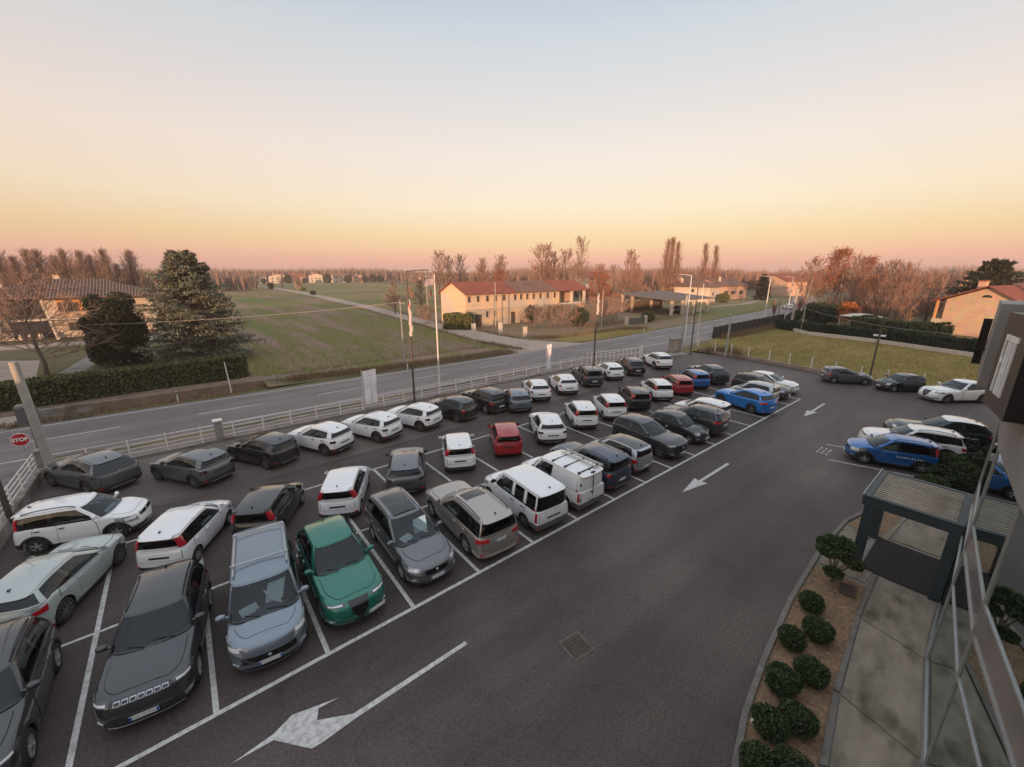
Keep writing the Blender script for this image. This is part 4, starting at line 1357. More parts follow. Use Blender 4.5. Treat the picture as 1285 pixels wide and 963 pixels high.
# visitor bays and lawn fence
place('tall_hatch_cross', 'blue', 'RL', 29.28, -8.35, 111, 'blue cross hatchback with white lettering on its side in the visitor bay', 'V')
place('suv', 'white', 'RL', 31.9, -8.95, 110, 'white off-roader in the visitor bay between the blue car and the dark green one', 'V')
place('premium_suv', 'darkgreen', 'RL', 35.3, -9.75, 110, 'dark green large off-roader with a white roof in the visitor bays', 'V', roofcol='white')
place('hatch', 'midgrey', 'RR', 47.5, -.2, -52, 'grey hatchback by the lawn fence under the lamp post', 'E')
place('bubble', 'black', 'FL', 48.0, -4.35, 140, 'black rounded small car by the lawn fence', 'E')
place('premium_suv', 'white', 'FL', 47.1, -7.65, 142, 'white premium off-roader by the lawn fence next to the black small car', 'E')
# ------------------------------------------------------------------ things on and around cars
c = [o for o in sc.objects if o.get('label', '').startswith('white windowless panel van')][0]
lad = thing('ladder', 'aluminium ladder rack lying along the roof of the white panel van', 'ladder', c.location, c.rotation_euler[2])
M['alu'] = mat('aluminium', (.62, .61, .58), (.48, .47, .45), scale=6, rough=.4, metal=.6)
zr = 1.90
for y in (-.66, -.28):
    MB().beam((1.35, y, zr), (-.80, y, zr), .05, .07).obj('ladder_rail', M['alu'], lad, False)
for k in range(8):
    MB().beam((1.2 - k * .27, -.66, zr), (1.2 - k * .27, -.28, zr), .035, .03).obj('rung', M['alu'], lad, False)
for k, x in enumerate((1.0, .25, -.55)):
    mb = MB().beam((x, -.62, 1.845), (x, .62, 1.845), .04, .035)
    for y in (-.6, .6):
        mb.box(x - .05, x + .05, y - .05, y + .05, 1.76, 1.86)
    o = mb.obj('roof_bar', M['plastic'], c, False)
# rear door seam, hinges and window blanks of the panel van
mb = MB().obox((-.86, 0, 1.05), (.012, 0, 0), (0, .012, 0), (0, 0, .62))
for y in (-.80, .80):
    for z in (.75, 1.45):
        mb.obox((-.86, y, z), (.02, 0, 0), (0, .03, 0), (0, 0, .05))
mb.obox((-.87, .07, .92), (.02, 0, 0), (0, .07, 0), (0, 0, .03))
mb.obox((-.80, 0, 1.77), (.06, 0, 0), (0, .12, 0), (0, 0, .03))
mb.obj('door_fittings', M['plastic'], c, False)
# pale lettering stripes on the two show cars (too small to read in the photograph)
M['decal'] = mat('white_decal', (.72, .72, .72), rough=.5)
for lab, x0, z0 in (('blue cross hatchback', 1.05, .74), ('dark green large', .9, .80)):
    o = [q for q in sc.objects if q.get('label', '').startswith(lab)][0]
    S = SPEC['tall_hatch_cross' if lab[0] == 'b' else 'premium_suv']
    y0 = S['W'] / 2 + .012
    rr = np.random.RandomState(2)
    mb = MB()
    x = x0
    for k in range(11):
        w = rr.uniform(.045, .075)
        for q in range(rr.randint(1, 3)):
            mb.obox((x - w * .5 * q, y0, z0), (.011, 0, 0), (0, .004, 0), (0, 0, .045))
        mb.obox((x - w * .35, y0, z0 + rr.choice([-.035, 0, .035])), (w * .4, 0, 0), (0, .004, 0), (0, 0, .011))
        x -= w + .04
    mb.obj('side_lettering', M['decal'], o, False)

# ------------------------------------------------------------------ roadside fence
M['fencewhite'] = mat('fence_white_paint', (.80, .75, .71), (.66, .58, .53), scale=2.0, rough=.6, lo=.4, hi=.7)
M['render'] = mat('rough_concrete_wall', (.30, .27, .24), (.21, .185, .165), scale=1.6, rough=.95, c3=(.12, .10, .085), scale3=.8, lo3=.5, hi3=.7, bump=.4, bscale=14)
M['lampdark'] = mat('dark_pole_paint', (.075, .062, .056), (.11, .09, .08), scale=2, rough=.5, metal=.3)
M['polewhite'] = mat('white_pole_paint', (.70, .68, .66), (.58, .56, .53), scale=1.2, rough=.5)
M['signred'] = mat('sign_red', (.50, .012, .025), (.42, .012, .02), scale=5, rough=.45)
M['signwhite'] = mat('sign_white', (.78, .77, .75), rough=.5)
M['signgrey'] = mat('sign_back_grey', (.10, .10, .105), rough=.6)
M['banner'] = mat('banner_cloth', (.86, .84, .88), (.78, .75, .80), scale=2.2, rough=.85, stretch=(1, 1, .4))
M['ink'] = mat('banner_ink', (.10, .10, .22), rough=.8)
fy = 19.6
t = thing('railing_fence', 'long low white railing between the car park and the road', 'fence', (0, fy, 0))
mb = MB().box(-5.9, 35.2, -.16, .16, -.1, .10)
mb.obj('kerb_wall', M['render'], t, False)
posts = np.arange(-4.2, 35.3, 1.62)
pm_ = MB().box(-.036, .036, -.03, .03, .10, 1.12).mesh('post', M['fencewhite'], False)
for x in posts:
    o = bpy.data.objects.new('post', pm_)
    COL.objects.link(o)
    o.parent = t
    o.location = (x, 0, 0)
for z in (.30, .55, .80, 1.06):
    MB().box(-5.6, 35.2, -.014, .014, z - .018, z + .018).obj('rail', M['fencewhite'], t, False)
pil = thing('fence_pillar', 'square white concrete pillar in the roadside railing behind the black crossover', 'pillar', (1.55, fy + .05, 0))
MB().box(-.19, .19, -.17, .17, 0, 1.25).obj('shaft', M['render'], pil, False)
MB().box(-.25, .25, -.22, .22, 1.25, 1.33).obj('cap', M['fencewhite'], pil, False)
# taller railing and sliding gate at the far end
gate = thing('sliding_gate', 'white upright-barred sliding gate at the far end of the roadside railing', 'gate', (35.4, 19.45, 0), R(-11))
for x in np.arange(0, 8.3, .66):
    MB().box(x - .03, x + .03, -.03, .03, .05, 1.45).obj('bar', M['fencewhite'], gate, False)
for z in (.12, .78, 1.38):
    MB().box(-.05, 8.2, -.02, .02, z - .03, z + .03).obj('rail', M['fencewhite'], gate, False)
MB().box(8.15, 8.33, -.09, .09, 0, 1.62).obj('gate_post', M['fencewhite'], gate, False)
MB().box(-.15, 8.3, -.12, .12, -.05, .04).obj('gate_track', M['concrete'], gate, False)
# wall and railing to the side road at the left
t = thing('side_wall', 'low concrete wall with white railing along the side road', 'wall', (-5.95, 19.4, 0))
MB().box(-.15, .15, -30, .1, -.1, .52).obj('wall', M['render'], t, False)
for y in np.arange(-29, -.2, 1.65):
    MB().beam((.0, y, .52), (.0, y, 1.42), .09, .05).obj('post', M['fencewhite'], t, False)
for z in (.72, .94, 1.16, 1.38):
    MB().beam((0, -29.5, z), (0, -.1, z), .03, .035).obj('rail', M['fencewhite'], t, False)
p_ = thing('corner_pillar', 'grey concrete gate pillar at the fence corner below the stop sign', 'pillar', (-5.75, 19.75, 0))
MB().box(-.22, .22, -.18, .18, 0, 1.35).obj('shaft', M['render'], p_, False)
MB().box(-.26, .26, -.22, .22, 1.35, 1.42).obj('cap', M['concrete'], p_, False)
# low chain barrier in the corner
t = thing('chain_barrier', 'thin low chain barrier in the fence corner by the grey coupe', 'barrier', (-4.9, 17.6, 0), R(-52))
for x in (0, 1.5):
    MB().beam((x, 0, 0), (x, 0, .75), .05).obj('post', M['lampdark'], t, False)
MB().tube([(0, 0, .72), (.75, 0, .60), (1.5, 0, .72), (3.0, 0, .55)], .012, 5).obj('chain', M['greyplastic'], t)
# big concrete post at the corner
o = MB().tube([(0, 0, -.1), (0, 0, 6.05)], [.19, .155], 14).obj('concrete_post', M['concretepole'], loc=(-5.35, 18.75, 0))
o.rotation_euler = (0, R(-1.2), 0)
tag(o, 'thick pale concrete post at the left fence corner beside the stop sign', 'post')
o = MB().tube([(0, 0, 0), (0, 0, 10)], [.10, .06], 10).obj('lamp_post', M['lampdark'], loc=(-5.78, 13.9, .0))
tag(o, 'dark lamp post at the left edge rising beside the side wall', 'lamp post')
# stop sign
stp = thing('stop_sign', 'red octagonal stop sign on a thin grey post at the left corner', 'road sign', (-6.35, 20.1, 0), R(-2))
MB().tube([(.10, .0, 0), (0, 0, 2.4)], .03, 8).obj('post', M['alu'], stp)
a8 = [(math.cos(R(22.5 + 45 * k)), math.sin(R(22.5 + 45 * k))) for k in range(8)]
def octa(r, y0, y1):
    mb = MB()
    vs = [(r * a, y0, 2.0 + r * b) for a, b in a8] + [(r * a, y1, 2.0 + r * b) for a, b in a8]
    mb.add(vs, [tuple(range(8)), tuple(range(8, 16))[::-1]] + [(i, 8 + i, 8 + (i + 1) % 8, (i + 1) % 8) for i in range(8)])
    return mb
plate = octa(.35, -.055, -.035).obj('sign_plate', M['signwhite'], stp, False)
octa(.32, -.062, -.050).obj('red_field', M['signred'], plate, False)
def text_obj(name, body, size, m, parent, loc, rot, extrude=.004, sx=1.0, bold=0.0, align='CENTER'):
    cu = bpy.data.curves.new(name, 'FONT')
    cu.body = body
    cu.size = size
    cu.extrude = extrude
    cu.offset = bold
    cu.align_x = align
    cu.align_y = 'CENTER'
    tmp = bpy.data.objects.new('tmp', cu)
    COL.objects.link(tmp)
    dg = bpy.context.evaluated_depsgraph_get()
    me = bpy.data.meshes.new_from_object(tmp.evaluated_get(dg))
    bpy.data.objects.remove(tmp)
    me.materials.clear()
    me.materials.append(m)
    o = bpy.data.objects.new(name, me)
    COL.objects.link(o)
    o.parent = parent
    o.location = loc
    o.rotation_euler = rot
    o.scale = (sx, 1, 1)
    return o
text_obj('lettering', 'STOP', .25, M['signwhite'], plate, (0, -.066, 2.0), (R(90), 0, 0), .004, .92, .012)
# back of a second sign beside it
t = thing('road_sign_back', 'dark backs of two road signs above the red stop sign', 'road sign', (-6.9, 24.6, 0))
MB().tube([(0, 0, 0), (0, 0, 2.6)], .035, 8).obj('post', M['lampdark'], t)
for x in (-.22, .26):
    MB().box(x - .20, x + .20, -.02, .02, 1.55, 2.6).obj('sign_plate', M['signgrey'], t, False)

# ------------------------------------------------------------------ lamp posts, flagpoles, banners
def lamp(x, y, h, ang, label, m='lampdark', arm=2.3, r0=.085, r1=.05):
    t = thing('lamp_post', label, 'lamp post', (x, y, 0), R(ang), 'lamp posts round the car park')
    MB().lathe([(.16, 0), (.16, .05), (r0 + .02, .08), (r0, .4), (r1, h)], 10).obj('pole', M[m], t)
    if arm:
        MB().tube([(0, 0, h - .05), (arm * .5, 0, h + .06), (arm * .72, 0, h + .08)], [.035, .03, .028], 7).obj('arm', M[m], t)
        mb = MB().box(arm * .68, arm * 1.0, -.11, .11, h + .05, h + .11)
        hd = mb.obj('lamp_head', M[m], t, False)
        MB().box(arm * .72, arm * 1.0, -.09, .09, h + .038, h + .052).obj('lamp_lens', M['lamp'], hd, False)
    return t
lamp(14.32, 19.1, 10.15, 20, 'tall dark lamp post behind the third white crossover, wrapped banner on its shaft')
lamp(35.03, 18.15, 10.05, 12, 'tall dark lamp post at the gate end of the fence row, rolled banner on it')
lamp(50.55, 15.4, 10.2, -20, 'dark lamp post beside the concrete cabinet at the far lot corner', arm=0)
lamp(53.6, -1.75, 8.1, 0, 'dark lamp post behind the grey hatchback with small floodlights', arm=0)
M['rolledcloth'] = mat('rolled_cloth', (.56, .51, .49), (.44, .40, .39), scale=4, rough=.9)
# rolled banners on two posts
def rolled(x, y, z0, z1, label, red=True):
    t = thing('rolled_banner', label, 'banner', (x, y, 0))
    n = 14
    pts = [(.05 + .04 * math.sin(k * 1.3), -.12 + .03 * math.cos(k * 1.9), z1 + (z0 - z1) * k / n) for k in range(n + 1)]
    rad = [.035 + .10 * min(1, k / 5) * (1 - .35 * (k in (7, 8))) for k in range(n + 1)]
    mb = MB().tube(pts, rad, 8)
    mb.obj('cloth', M['rolledcloth'], t)
    if red:
        MB().tube(pts[1:5], [q * 1.02 + .008 for q in rad[1:5]], 8).obj('red_band', mat('faded_red_cloth', (.42, .16, .15), (.6, .45, .42), scale=4, rough=.9), t)
    return t
rolled(14.32, 19.1, 5.35, 8.1, 'rolled white and faded red banner hanging on the dark lamp post')
rolled(35.03, 18.15, 5.8, 8.0, 'rolled pale banner hanging on the lamp post near the gate', False)
# floodlights
for k, (dx, lab) in enumerate(((-.28, 'small white floodlight on the near side of the post behind the grey hatchback'), (.28, 'small white floodlight on the far side of the post behind the grey hatchback'))):
    t = thing('floodlight', lab, 'floodlight', (53.6, -1.75, 4.1), R(90))
    MB().box(dx - .18, dx + .18, -.14, .10, -.06, .10).obj('housing', M['signwhite'], t, False)
    MB().beam((0, 0, 0), (dx, 0, 0), .05).obj('bracket', M['lampdark'], t, False)
# white pole with flag arm
t = thing('flagpole', 'slim white flagpole with a short flag arm at the roadside railing', 'flagpole', (17.08, 19.95, 0), R(200))
MB().lathe([(.12, 0), (.12, .03), (.075, .06), (.05, 9.85), (0, 9.9)], 10).obj('pole', M['polewhite'], t)
MB().tube([(0, 0, 9.7), (1.15, 0, 9.75)], .025, 6).obj('flag_arm', M['polewhite'], t)
G = np.zeros((8, 4, 3))
for i in range(8):
    for j in range(4):
        G[i, j] = (.08 + i * .15, .05 * math.sin(i * 1.1 + j), 9.62 - j * .16 - .02 * i)
mb = MB()
mb.grid(G)
mb.grid(G + np.array((0, .012, 0)), True)
mb.obj('flag', mat('pink_flag', (.62, .40, .38), (.70, .66, .64), scale=2.5, rough=.8), t)
# upright banners tied to the railing
def banner(x0, x1, y, z0, z1, label, n, skew=0):
    t = thing('banner', label, 'banner', ((x0 + x1) / 2, y, 0), 0, 'white banners on the roadside railing')
    w = (x1 - x0) / 2
    G = np.zeros((7, 12, 3))
    for i in range(7):
        for j in range(12):
            u, v = -1 + i / 3, j / 11
            G[i, j] = (u * w * (1 - .10 * v) + skew * (1 - v), .035 * math.sin(u * 4 + v * 7) + .02 * math.sin(v * 13), z1 + (z0 - z1) * v + .03 * u * (v < .01))
    mb = MB()
    mb.grid(G)
    mb.grid(G + np.array((0, .015, 0)), True)
    mb.obj('cloth', M['banner'], t)
    MB().tube([(-w - .08, .05, z0 - .05), (-w - .05, .05, z1 + .05)], .025, 6).obj('pole', M['polewhite'], t)
    rr = np.random.RandomState(n)
    # vertical row of small dark marks, too small to read
    mk = MB()
    zz = np.linspace(z1 - .75, z0 + .30, 10)
    for k, z in enumerate(zz):
        if k == 4:
            continue
        s_ = .045
        yy = -.075
        mk.obox((.02, yy, z), (s_ * rr.uniform(.6, 1.2), 0, .01), (0, .004, 0), (0, 0, s_ * .28))
        mk.obox((.02 + rr.uniform(-.03, .03), yy, z - .03), (s_ * .3, 0, 0), (0, .004, 0), (.01, 0, s_ * rr.uniform(.5, .9)))
    for k in range(4):
        mk.obox((-.06 + .05 * k, -.075, z1 - .40 + .03 * math.sin(k * 2)), (.02, 0, .03), (0, .004, 0), (.012, 0, .03))
    mk.obj('printed_marks', M['ink'], t, False)
    return t
banner(10.52, 11.5, 19.42, .52, 3.1, 'white upright banner with a column of small print, nearer of the two on the railing', 4, .02)
banner(29.15, 29.65, 19.3, .48, 3.05, 'narrow white upright banner on the railing behind the white rounded crossovers', 9)
# red triangular warning sign by the road
t = thing('warning_sign', 'orange red triangular road sign beyond the railing near the gate', 'road sign', (41.4, 21.3, 0), R(35))
MB().tube([(0, 0, 0), (0, 0, 2.75)], .03, 8).obj('post', M['alu'], t)
MB().add([(-.42, -.04, 2.1), (.42, -.04, 2.1), (0, -.04, 2.85), (-.42, -.02, 2.1), (.42, -.02, 2.1), (0, -.02, 2.85)], [(0, 1, 2), (5, 4, 3), (0, 3, 4, 1), (1, 4, 5, 2), (2, 5, 3, 0)]).obj('sign_plate', mat('sign_orange', (.72, .12, .04), (.6, .09, .03), scale=4, rough=.5), t, False)
MB().box(-.22, .22, -.045, -.02, 1.92, 2.08).obj('lower_plate', M['signwhite'], t, False)
# cabinet and paved apron at the gate
t = thing('utility_cabinet', 'pale concrete meter cabinet standing at the lot corner by the gateway', 'cabinet', (50.2, 17.5, 0), R(-15))
MB().box(-.65, .65, -.35, .35, 0, 1.75).obj('housing', M['concrete'], t, False)
MB().box(-.70, .70, -.40, .40, 1.75, 1.83).obj('cap', M['concrete'], t, False)
MB().box(-.45, .15, -.37, -.34, .35, 1.45).obj('door', mat('cabinet_door', (.42, .33, .26), (.34, .27, .21), scale=5, rough=.6), t, False)
poly_sheet('cabinet_apron', [(47.6, 16.4), (50.6, 15.6), (51.4, 17.2), (48.6, 17.7)], .012, M['concrete'])
# ------------------------------------------------------------------ right boundary: low wall with white posts and wire mesh
pts = [(51.6, 16.2), (51.0, 13.7), (50.75, 11.6), (50.75, 9.6), (50.3, 7.2), (49.7, 5.0), (49.2, 2.8), (48.5, .6), (47.95, -1.5), (47.9, -3.4), (48.3, -5.7), (48.9, -8.0), (49.6, -10.3)]
pts = [(x + 2.2, y - .1) for x, y in pts]
t = thing('mesh_fence', 'low concrete wall with white posts and wire mesh between the lot and the lawn', 'fence')
mb = MB()
for a, b in zip(pts[:-1], pts[1:]):
    d_ = np.array((b[0] - a[0], b[1] - a[1]))
    d_ = d_ / np.linalg.norm(d_) * .004
    mb.beam((a[0], a[1], .14), (b[0] - d_[0], b[1] - d_[1], .14), .24, .48)
mb.obj('wall', mat('pinkish_wall', (.34, .265, .22), (.24, .185, .155), scale=1.5, rough=.95, bump=.3, bscale=14), t, False)
for x, y in pts:
    MB().beam((x, y, .2), (x, y, 1.55), .09, .09).obj('post', M['fencewhite'], t, False)
for a, b in zip(pts[:-1], pts[1:]):
    mb = MB()
    for z in np.linspace(.45, 1.42, 8):
        mb.beam((a[0], a[1], z), (b[0], b[1], z), .008)
    L = math.dist(a, b)
    for k in range(1, int(L / .16)):
        u = k * .16 / L
        mb.beam((a[0] + (b[0] - a[0]) * u, a[1] + (b[1] - a[1]) * u, .42), (a[0] + (b[0] - a[0]) * u, a[1] + (b[1] - a[1]) * u, 1.42), .006)
    o = mb.obj('wire_mesh', M['greyplastic'], t, False)
    o['kind'] = 'stuff'
# slim posts, road lamps and utility poles beyond the lot
def pole(x, y, h, label, m='concretepole', r0=.13, r1=.09, lean=0, arm=None, armang=0, name='utility_pole', group='poles beyond the car park'):
    t = thing(name, label, 'pole', (x, y, 0), R(armang), group)
    MB().tube([(0, 0, -.1), (lean, 0, h)], [r0, r1], 9).obj('shaft', M[m], t)
    if arm == 'lamp':
        MB().tube([(lean, 0, h - .03), (lean + 1.8, 0, h + .18)], [.04, .03], 6).obj('arm', M[m], t)
        MB().box(lean + 1.7, lean + 2.4, -.12, .12, h + .13, h + .22).obj('lamp_head', M['signgrey'], t, False)
    elif arm == 'cross':
        MB().beam((lean, -.7, h - .35), (lean, .7, h - .35), .07).obj('crossarm', M[m], t, False)
    return t
pole(60.0, 21.4, 9.7, 'white road lamp at the road edge left of the concrete pole by the cabinet', 'polewhite', .09, .06, arm='lamp', armang=118)
pole(51.1, 17.0, 7.3, 'pale concrete pole standing right beside the meter cabinet', r0=.17, r1=.13)
pole(52.6, 12.0, 4.8, 'leaning concrete pole in the lawn fence, in front of the noise wall', r0=.14, r1=.11, lean=.15)
pole(57.5, 18.2, 8.6, 'slim white pole beyond the dark lamp post at the lot corner', 'polewhite', .06, .04)
pole(89.5, 16.6, 7.3, 'tall pale concrete pole where the hedge begins beyond the lawn', r0=.24, r1=.18, lean=.1)
pole(85.0, 13.6, 4.6, 'short grey post by the hedge beside the tall concrete pole', r0=.10, r1=.08)
pole(96.0, 23.6, 9.3, 'white road lamp where the road passes the dark noise wall', 'polewhite', .10, .07, arm='lamp', armang=115)
pole(120, 27.0, 9.0, 'white road lamp in front of the rusty trees', 'polewhite', .10, .07, arm='lamp', armang=125)
pole(150, 24.0, 9.5, 'farther white road lamp among the bare trees', 'polewhite', .10, .07, arm='lamp', armang=125)
pole(100.5, 22.6, 5.0, 'brown wooden pole behind the end of the noise wall', 'lampdark', .10, .08)
pole(19.8, 33.0, 7.2, 'thin wooden pole with a crossarm and box at the edge of the ploughed field', 'concretepole', .09, .06, arm='cross', armang=20)
pole(44.6, 74.5, 9.7, 'grey pole beside the gravel track behind the flagpole', r0=.13, r1=.09)
pole(47.3, 52.5, 8.4, 'thin grey pole in front of the gable of the long farmhouse', r0=.10, r1=.07)
pole(60.5, 37.8, 7.0, 'thin grey wooden pole in the bushes in front of the long farmhouse', r0=.09, r1=.07)
pole(3.2, 31.2, 2.75, 'short leaning white post on the verge in front of the clipped hedge', 'polewhite', .05, .045, lean=-.12, name='marker_post')
# delineators
def delin(x, y, label, h=.95):
    t = thing('road_marker', label, 'road marker', (x, y, 0), R(20), 'white road markers')
    MB().beam((0, 0, 0), (0, 0, h), .11, .05).obj('post', M['polewhite'], t, False)
    MB().beam((0, 0, h * .72), (0, 0, h * .88), .115, .056).obj('black_band', M['plastic'], t, False)
delin(-.4, 31.0, 'white road marker on the verge in front of the long clipped hedge')
delin(18.9, 30.2, 'white road marker at the field edge behind the dark lamp post')
delin(64.0, 31.2, 'white road marker at the grass verge beyond the road by the farm gate')
delin(83.0, 32.4, 'white road marker opposite the meter cabinet across the road')
delin(104.0, 33.8, 'white road marker at the far side of the road near the meadow')
# dark noise wall along the road
t = thing('noise_wall', 'long dark plank wall between the road and the lawn', 'wall', (65.9, 19.9, 0), math.atan2(1.2, 33.5))
M['plank'] = mat('dark_plank', (.050, .040, .042), (.032, .027, .028), scale=3, stretch=(.2, 1, 4), rough=.8)
for k in range(14):
    for q in range(4):
        MB().box(k * 2.4 + .06, k * 2.4 + 2.34, -.04, .04, .02 + q * .44, .02 + q * .44 + .425).obj('plank', M['plank'], t, False)
    MB().box(k * 2.4 - .055, k * 2.4 + .055, -.09, .09, -.1, 1.86).obj('post', M['plank'], t, False)
# overhead cable over the lawn
t = thing('cable', 'thin pale cable sagging in front of the hedge beyond the lawn', 'cable')
P0, P1 = np.array((89.5, 16.6, 4.4)), np.array((68.0, -14.0, 4.0))
MB().tube([tuple(P0 + (P1 - P0) * u - np.array((0, 0, 1.6 * 4 * u * (1 - u)))) for u in np.linspace(0, 1, 14)], .022, 5).obj('wire', M['concretepole'], t)
t = thing('cable', 'thin pale cable crossing in front of the left house', 'cable')
P0, P1 = np.array((-30, 66, 5.2)), np.array((19.8, 33.0, 6.9))
MB().tube([tuple(P0 + (P1 - P0) * u - np.array((0, 0, 1.2 * 4 * u * (1 - u)))) for u in np.linspace(0, 1, 14)], .018, 5).obj('wire', M['concretepole'], t)
# ------------------------------------------------------------------ buildings
def tile_mat(name, c, c2, sc_=3.2):
    m = mat(name, c, c2, scale=1.1, rough=.9, c3=tuple(x * .62 for x in c), scale3=.35, lo3=.5, hi3=.75, detail=8)
    n, l = m.node_tree.nodes, m.node_tree.links
    b = n['Principled BSDF']
    tcn = n.new('ShaderNodeTexCoord')
    w = n.new('ShaderNodeTexWave')
    w.wave_type = 'BANDS'
    w.bands_direction = 'X'
    w.inputs['Scale'].default_value = sc_
    w.inputs['Distortion'].default_value = .6
    l.new(tcn.outputs['UV'], w.inputs[0])
    bp = n.new('ShaderNodeBump')
    bp.inputs['Strength'].default_value = .9
    bp.inputs['Distance'].default_value = .08
    l.new(w.outputs[1], bp.inputs['Height'])
    l.new(bp.outputs[0], b.inputs['Normal'])
    return m
M['tile_red'] = tile_mat('roof_tiles_red', (.36, .11, .075), (.28, .085, .06))
M['tile_brown'] = tile_mat('roof_tiles_brown', (.185, .120, .095), (.25, .165, .13))
M['tile_old'] = tile_mat('roof_tiles_old', (.27, .15, .115), (.19, .115, .095))
M['plaster'] = mat('ochre_plaster', (.66, .47, .30), (.62, .49, .37), scale=.7, rough=.95, c3=(.50, .44, .38), scale3=.16, lo3=.52, hi3=.6, detail=9)
M['plaster_low'] = mat('bare_plaster', (.44, .39, .34), (.34, .30, .26), scale=.8, rough=.95, c3=(.56, .42, .28), scale3=.25, lo3=.5, hi3=.62, detail=9)
M['plaster_white'] = mat('white_plaster', (.62, .54, .47), (.52, .46, .40), scale=.6, rough=.95, detail=7)
M['plaster_pink'] = mat('pink_plaster', (.58, .38, .28), (.50, .33, .25), scale=.6, rough=.95, detail=7)
M['plaster_orange_sunlit'] = mat('orange_or_sunlit_plaster', (.62, .33, .15), (.54, .28, .13), scale=.6, rough=.95, detail=7)  # also carries the painted sunlight on the villa walls
M['shutter'] = mat('wooden_shutter', (.085, .06, .045), (.055, .04, .03), scale=5, rough=.7)
M['pane'] = mat('window_pane', (.03, .032, .036), rough=.12, coat=.5)
M['darkroom'] = mat('dark_opening', (.025, .020, .018), (.04, .032, .028), scale=2, rough=1)
M['wood'] = mat('weathered_wood', (.17, .12, .09), (.11, .08, .06), scale=3, rough=.9)
M['slab'] = mat('roof_slab', (.17, .135, .12), (.12, .098, .09), scale=1.2, rough=.95, bump=.3)
def brick_mat(name):
    m = bpy.data.materials.new(name)
    m.use_nodes = True
    n, l = m.node_tree.nodes, m.node_tree.links
    b = n['Principled BSDF']
    b.inputs['Roughness'].default_value = .95
    tcn = n.new('ShaderNodeTexCoord')
    br = n.new('ShaderNodeTexBrick')
    br.inputs['Color1'].default_value = (.52, .36, .24, 1)
    br.inputs['Color2'].default_value = (.44, .28, .18, 1)
    br.inputs['Mortar'].default_value = (.52, .42, .33, 1)
    br.inputs['Scale'].default_value = 3.6
    br.inputs['Mortar Size'].default_value = .018
    l.new(tcn.outputs['UV'], br.inputs[0])
    nz = n.new('ShaderNodeTexNoise')
    nz.inputs['Scale'].default_value = .8
    nz.inputs['Detail'].default_value = 8
    l.new(tcn.outputs['Object'], nz.inputs[0])
    mx = n.new('ShaderNodeMix')
    mx.data_type = 'RGBA'
    mx.blend_type = 'MULTIPLY'
    mx.inputs[0].default_value = .55
    l.new(br.outputs[0], mx.inputs[6])
    l.new(nz.outputs[1], mx.inputs[7])
    hs = n.new('ShaderNodeHueSaturation')
    hs.inputs['Saturation'].default_value = .95
    hs.inputs['Value'].default_value = 1.5
    l.new(mx.outputs[2], hs.inputs['Color'])
    l.new(hs.outputs[0], b.inputs['Base Color'])
    return m
M['brick'] = brick_mat('brickwork')
def add_uv(o):
    """box-projected uv in metres: u along the face horizontally, v up the face"""
    me = o.data
    uv = me.uv_layers.new(name='uv')
    for p in me.polygons:
        n = p.normal
        h = Vector((-n.y, n.x, 0))
        h = h.normalized() if h.length > .05 else Vector((1, 0, 0))
        v = n.cross(h)
        for li in p.loop_indices:
            co = me.vertices[me.loops[li].vertex_index].co
            uv.data[li].uv = (co.dot(h), co.dot(v))
    return o
def window(par, p, nx, w, h, frame='plaster_white', shutters=None, deep=.10, name='window'):
    """window at p (sill centre) on a wall whose outward normal in the house frame is nx (a unit xy vector)"""
    nx = np.array((nx[0], nx[1], 0.))
    sd = np.array((-nx[1], nx[0], 0.))
    up = np.array((0, 0, 1.))
    c = np.array(p) + up * h / 2
    mb = MB()
    for a, b_, l_ in ((sd * (w / 2 + .05), sd * .05, up * (h / 2 + .1)), (-sd * (w / 2 + .05), sd * .05, up * (h / 2 + .1))):
        mb.obox(c + a + nx * .02, b_, nx * .05, l_)
    mb.obox(c + up * (h / 2 + .05) + nx * .02, sd * w / 2, nx * .048, up * .05)
    mb.obox(c - up * (h / 2 + .06) + nx * .04, sd * (w / 2 + .12), nx * .09, up * .05)
    f = mb.obj(name, M[frame], par, False)
    MB().obox(c + nx * .012, sd * w / 2, nx * .008, up * h / 2).obj('pane', M['shutter'] if shutters == 'closed' else M['pane'], f, False)
    if shutters == 'open':
        for s_ in (1, -1):
            MB().obox(c + sd * s_ * (w * .78 + .08) + nx * .045, sd * w * .26, nx * .02, up * h / 2).obj('shutter', M['shutter'], f, False)
    elif shutters != 'closed':
        MB().obox(c + nx * .022, sd * .03, nx * .006, up * h / 2).obj('glazing_bar', M[frame], f, False)
    return f
def gable_roof(par, x0, x1, y0, y1, ze, zr, m, over=.5, th=.16, axis='x', name='roof', ridge=None):
    r_ = ridge if ridge is not None else ((y0 + y1) / 2 if axis == 'x' else (x0 + x1) / 2)
    mb = MB()
    def P(a, b, z):
        return (a, b, z) if axis == 'x' else (b, a, z)
    A0, A1 = (x0, x1) if axis == 'x' else (y0, y1)
    B0, B1 = (y0, y1) if axis == 'x' else (x0, x1)
    for b_ in (B0, B1):
        sl = (zr - ze) / (r_ - b_)
        bo = b_ - over * np.sign(r_ - b_)
        zo = ze - over * abs(sl)
        q = [P(A0 - over, bo, zo), P(A1 + over, bo, zo), P(A1 + over, r_, zr), P(A0 - over, r_, zr)]
        top = [(a, b, z + th) for a, b, z in q]
        mb.add(q + top, [(3, 2, 1, 0), (4, 5, 6, 7), (0, 1, 5, 4), (1, 2, 6, 5), (3, 0, 4, 7)])
    o = mb.obj(name, M[m], par, False)
    return add_uv(o)
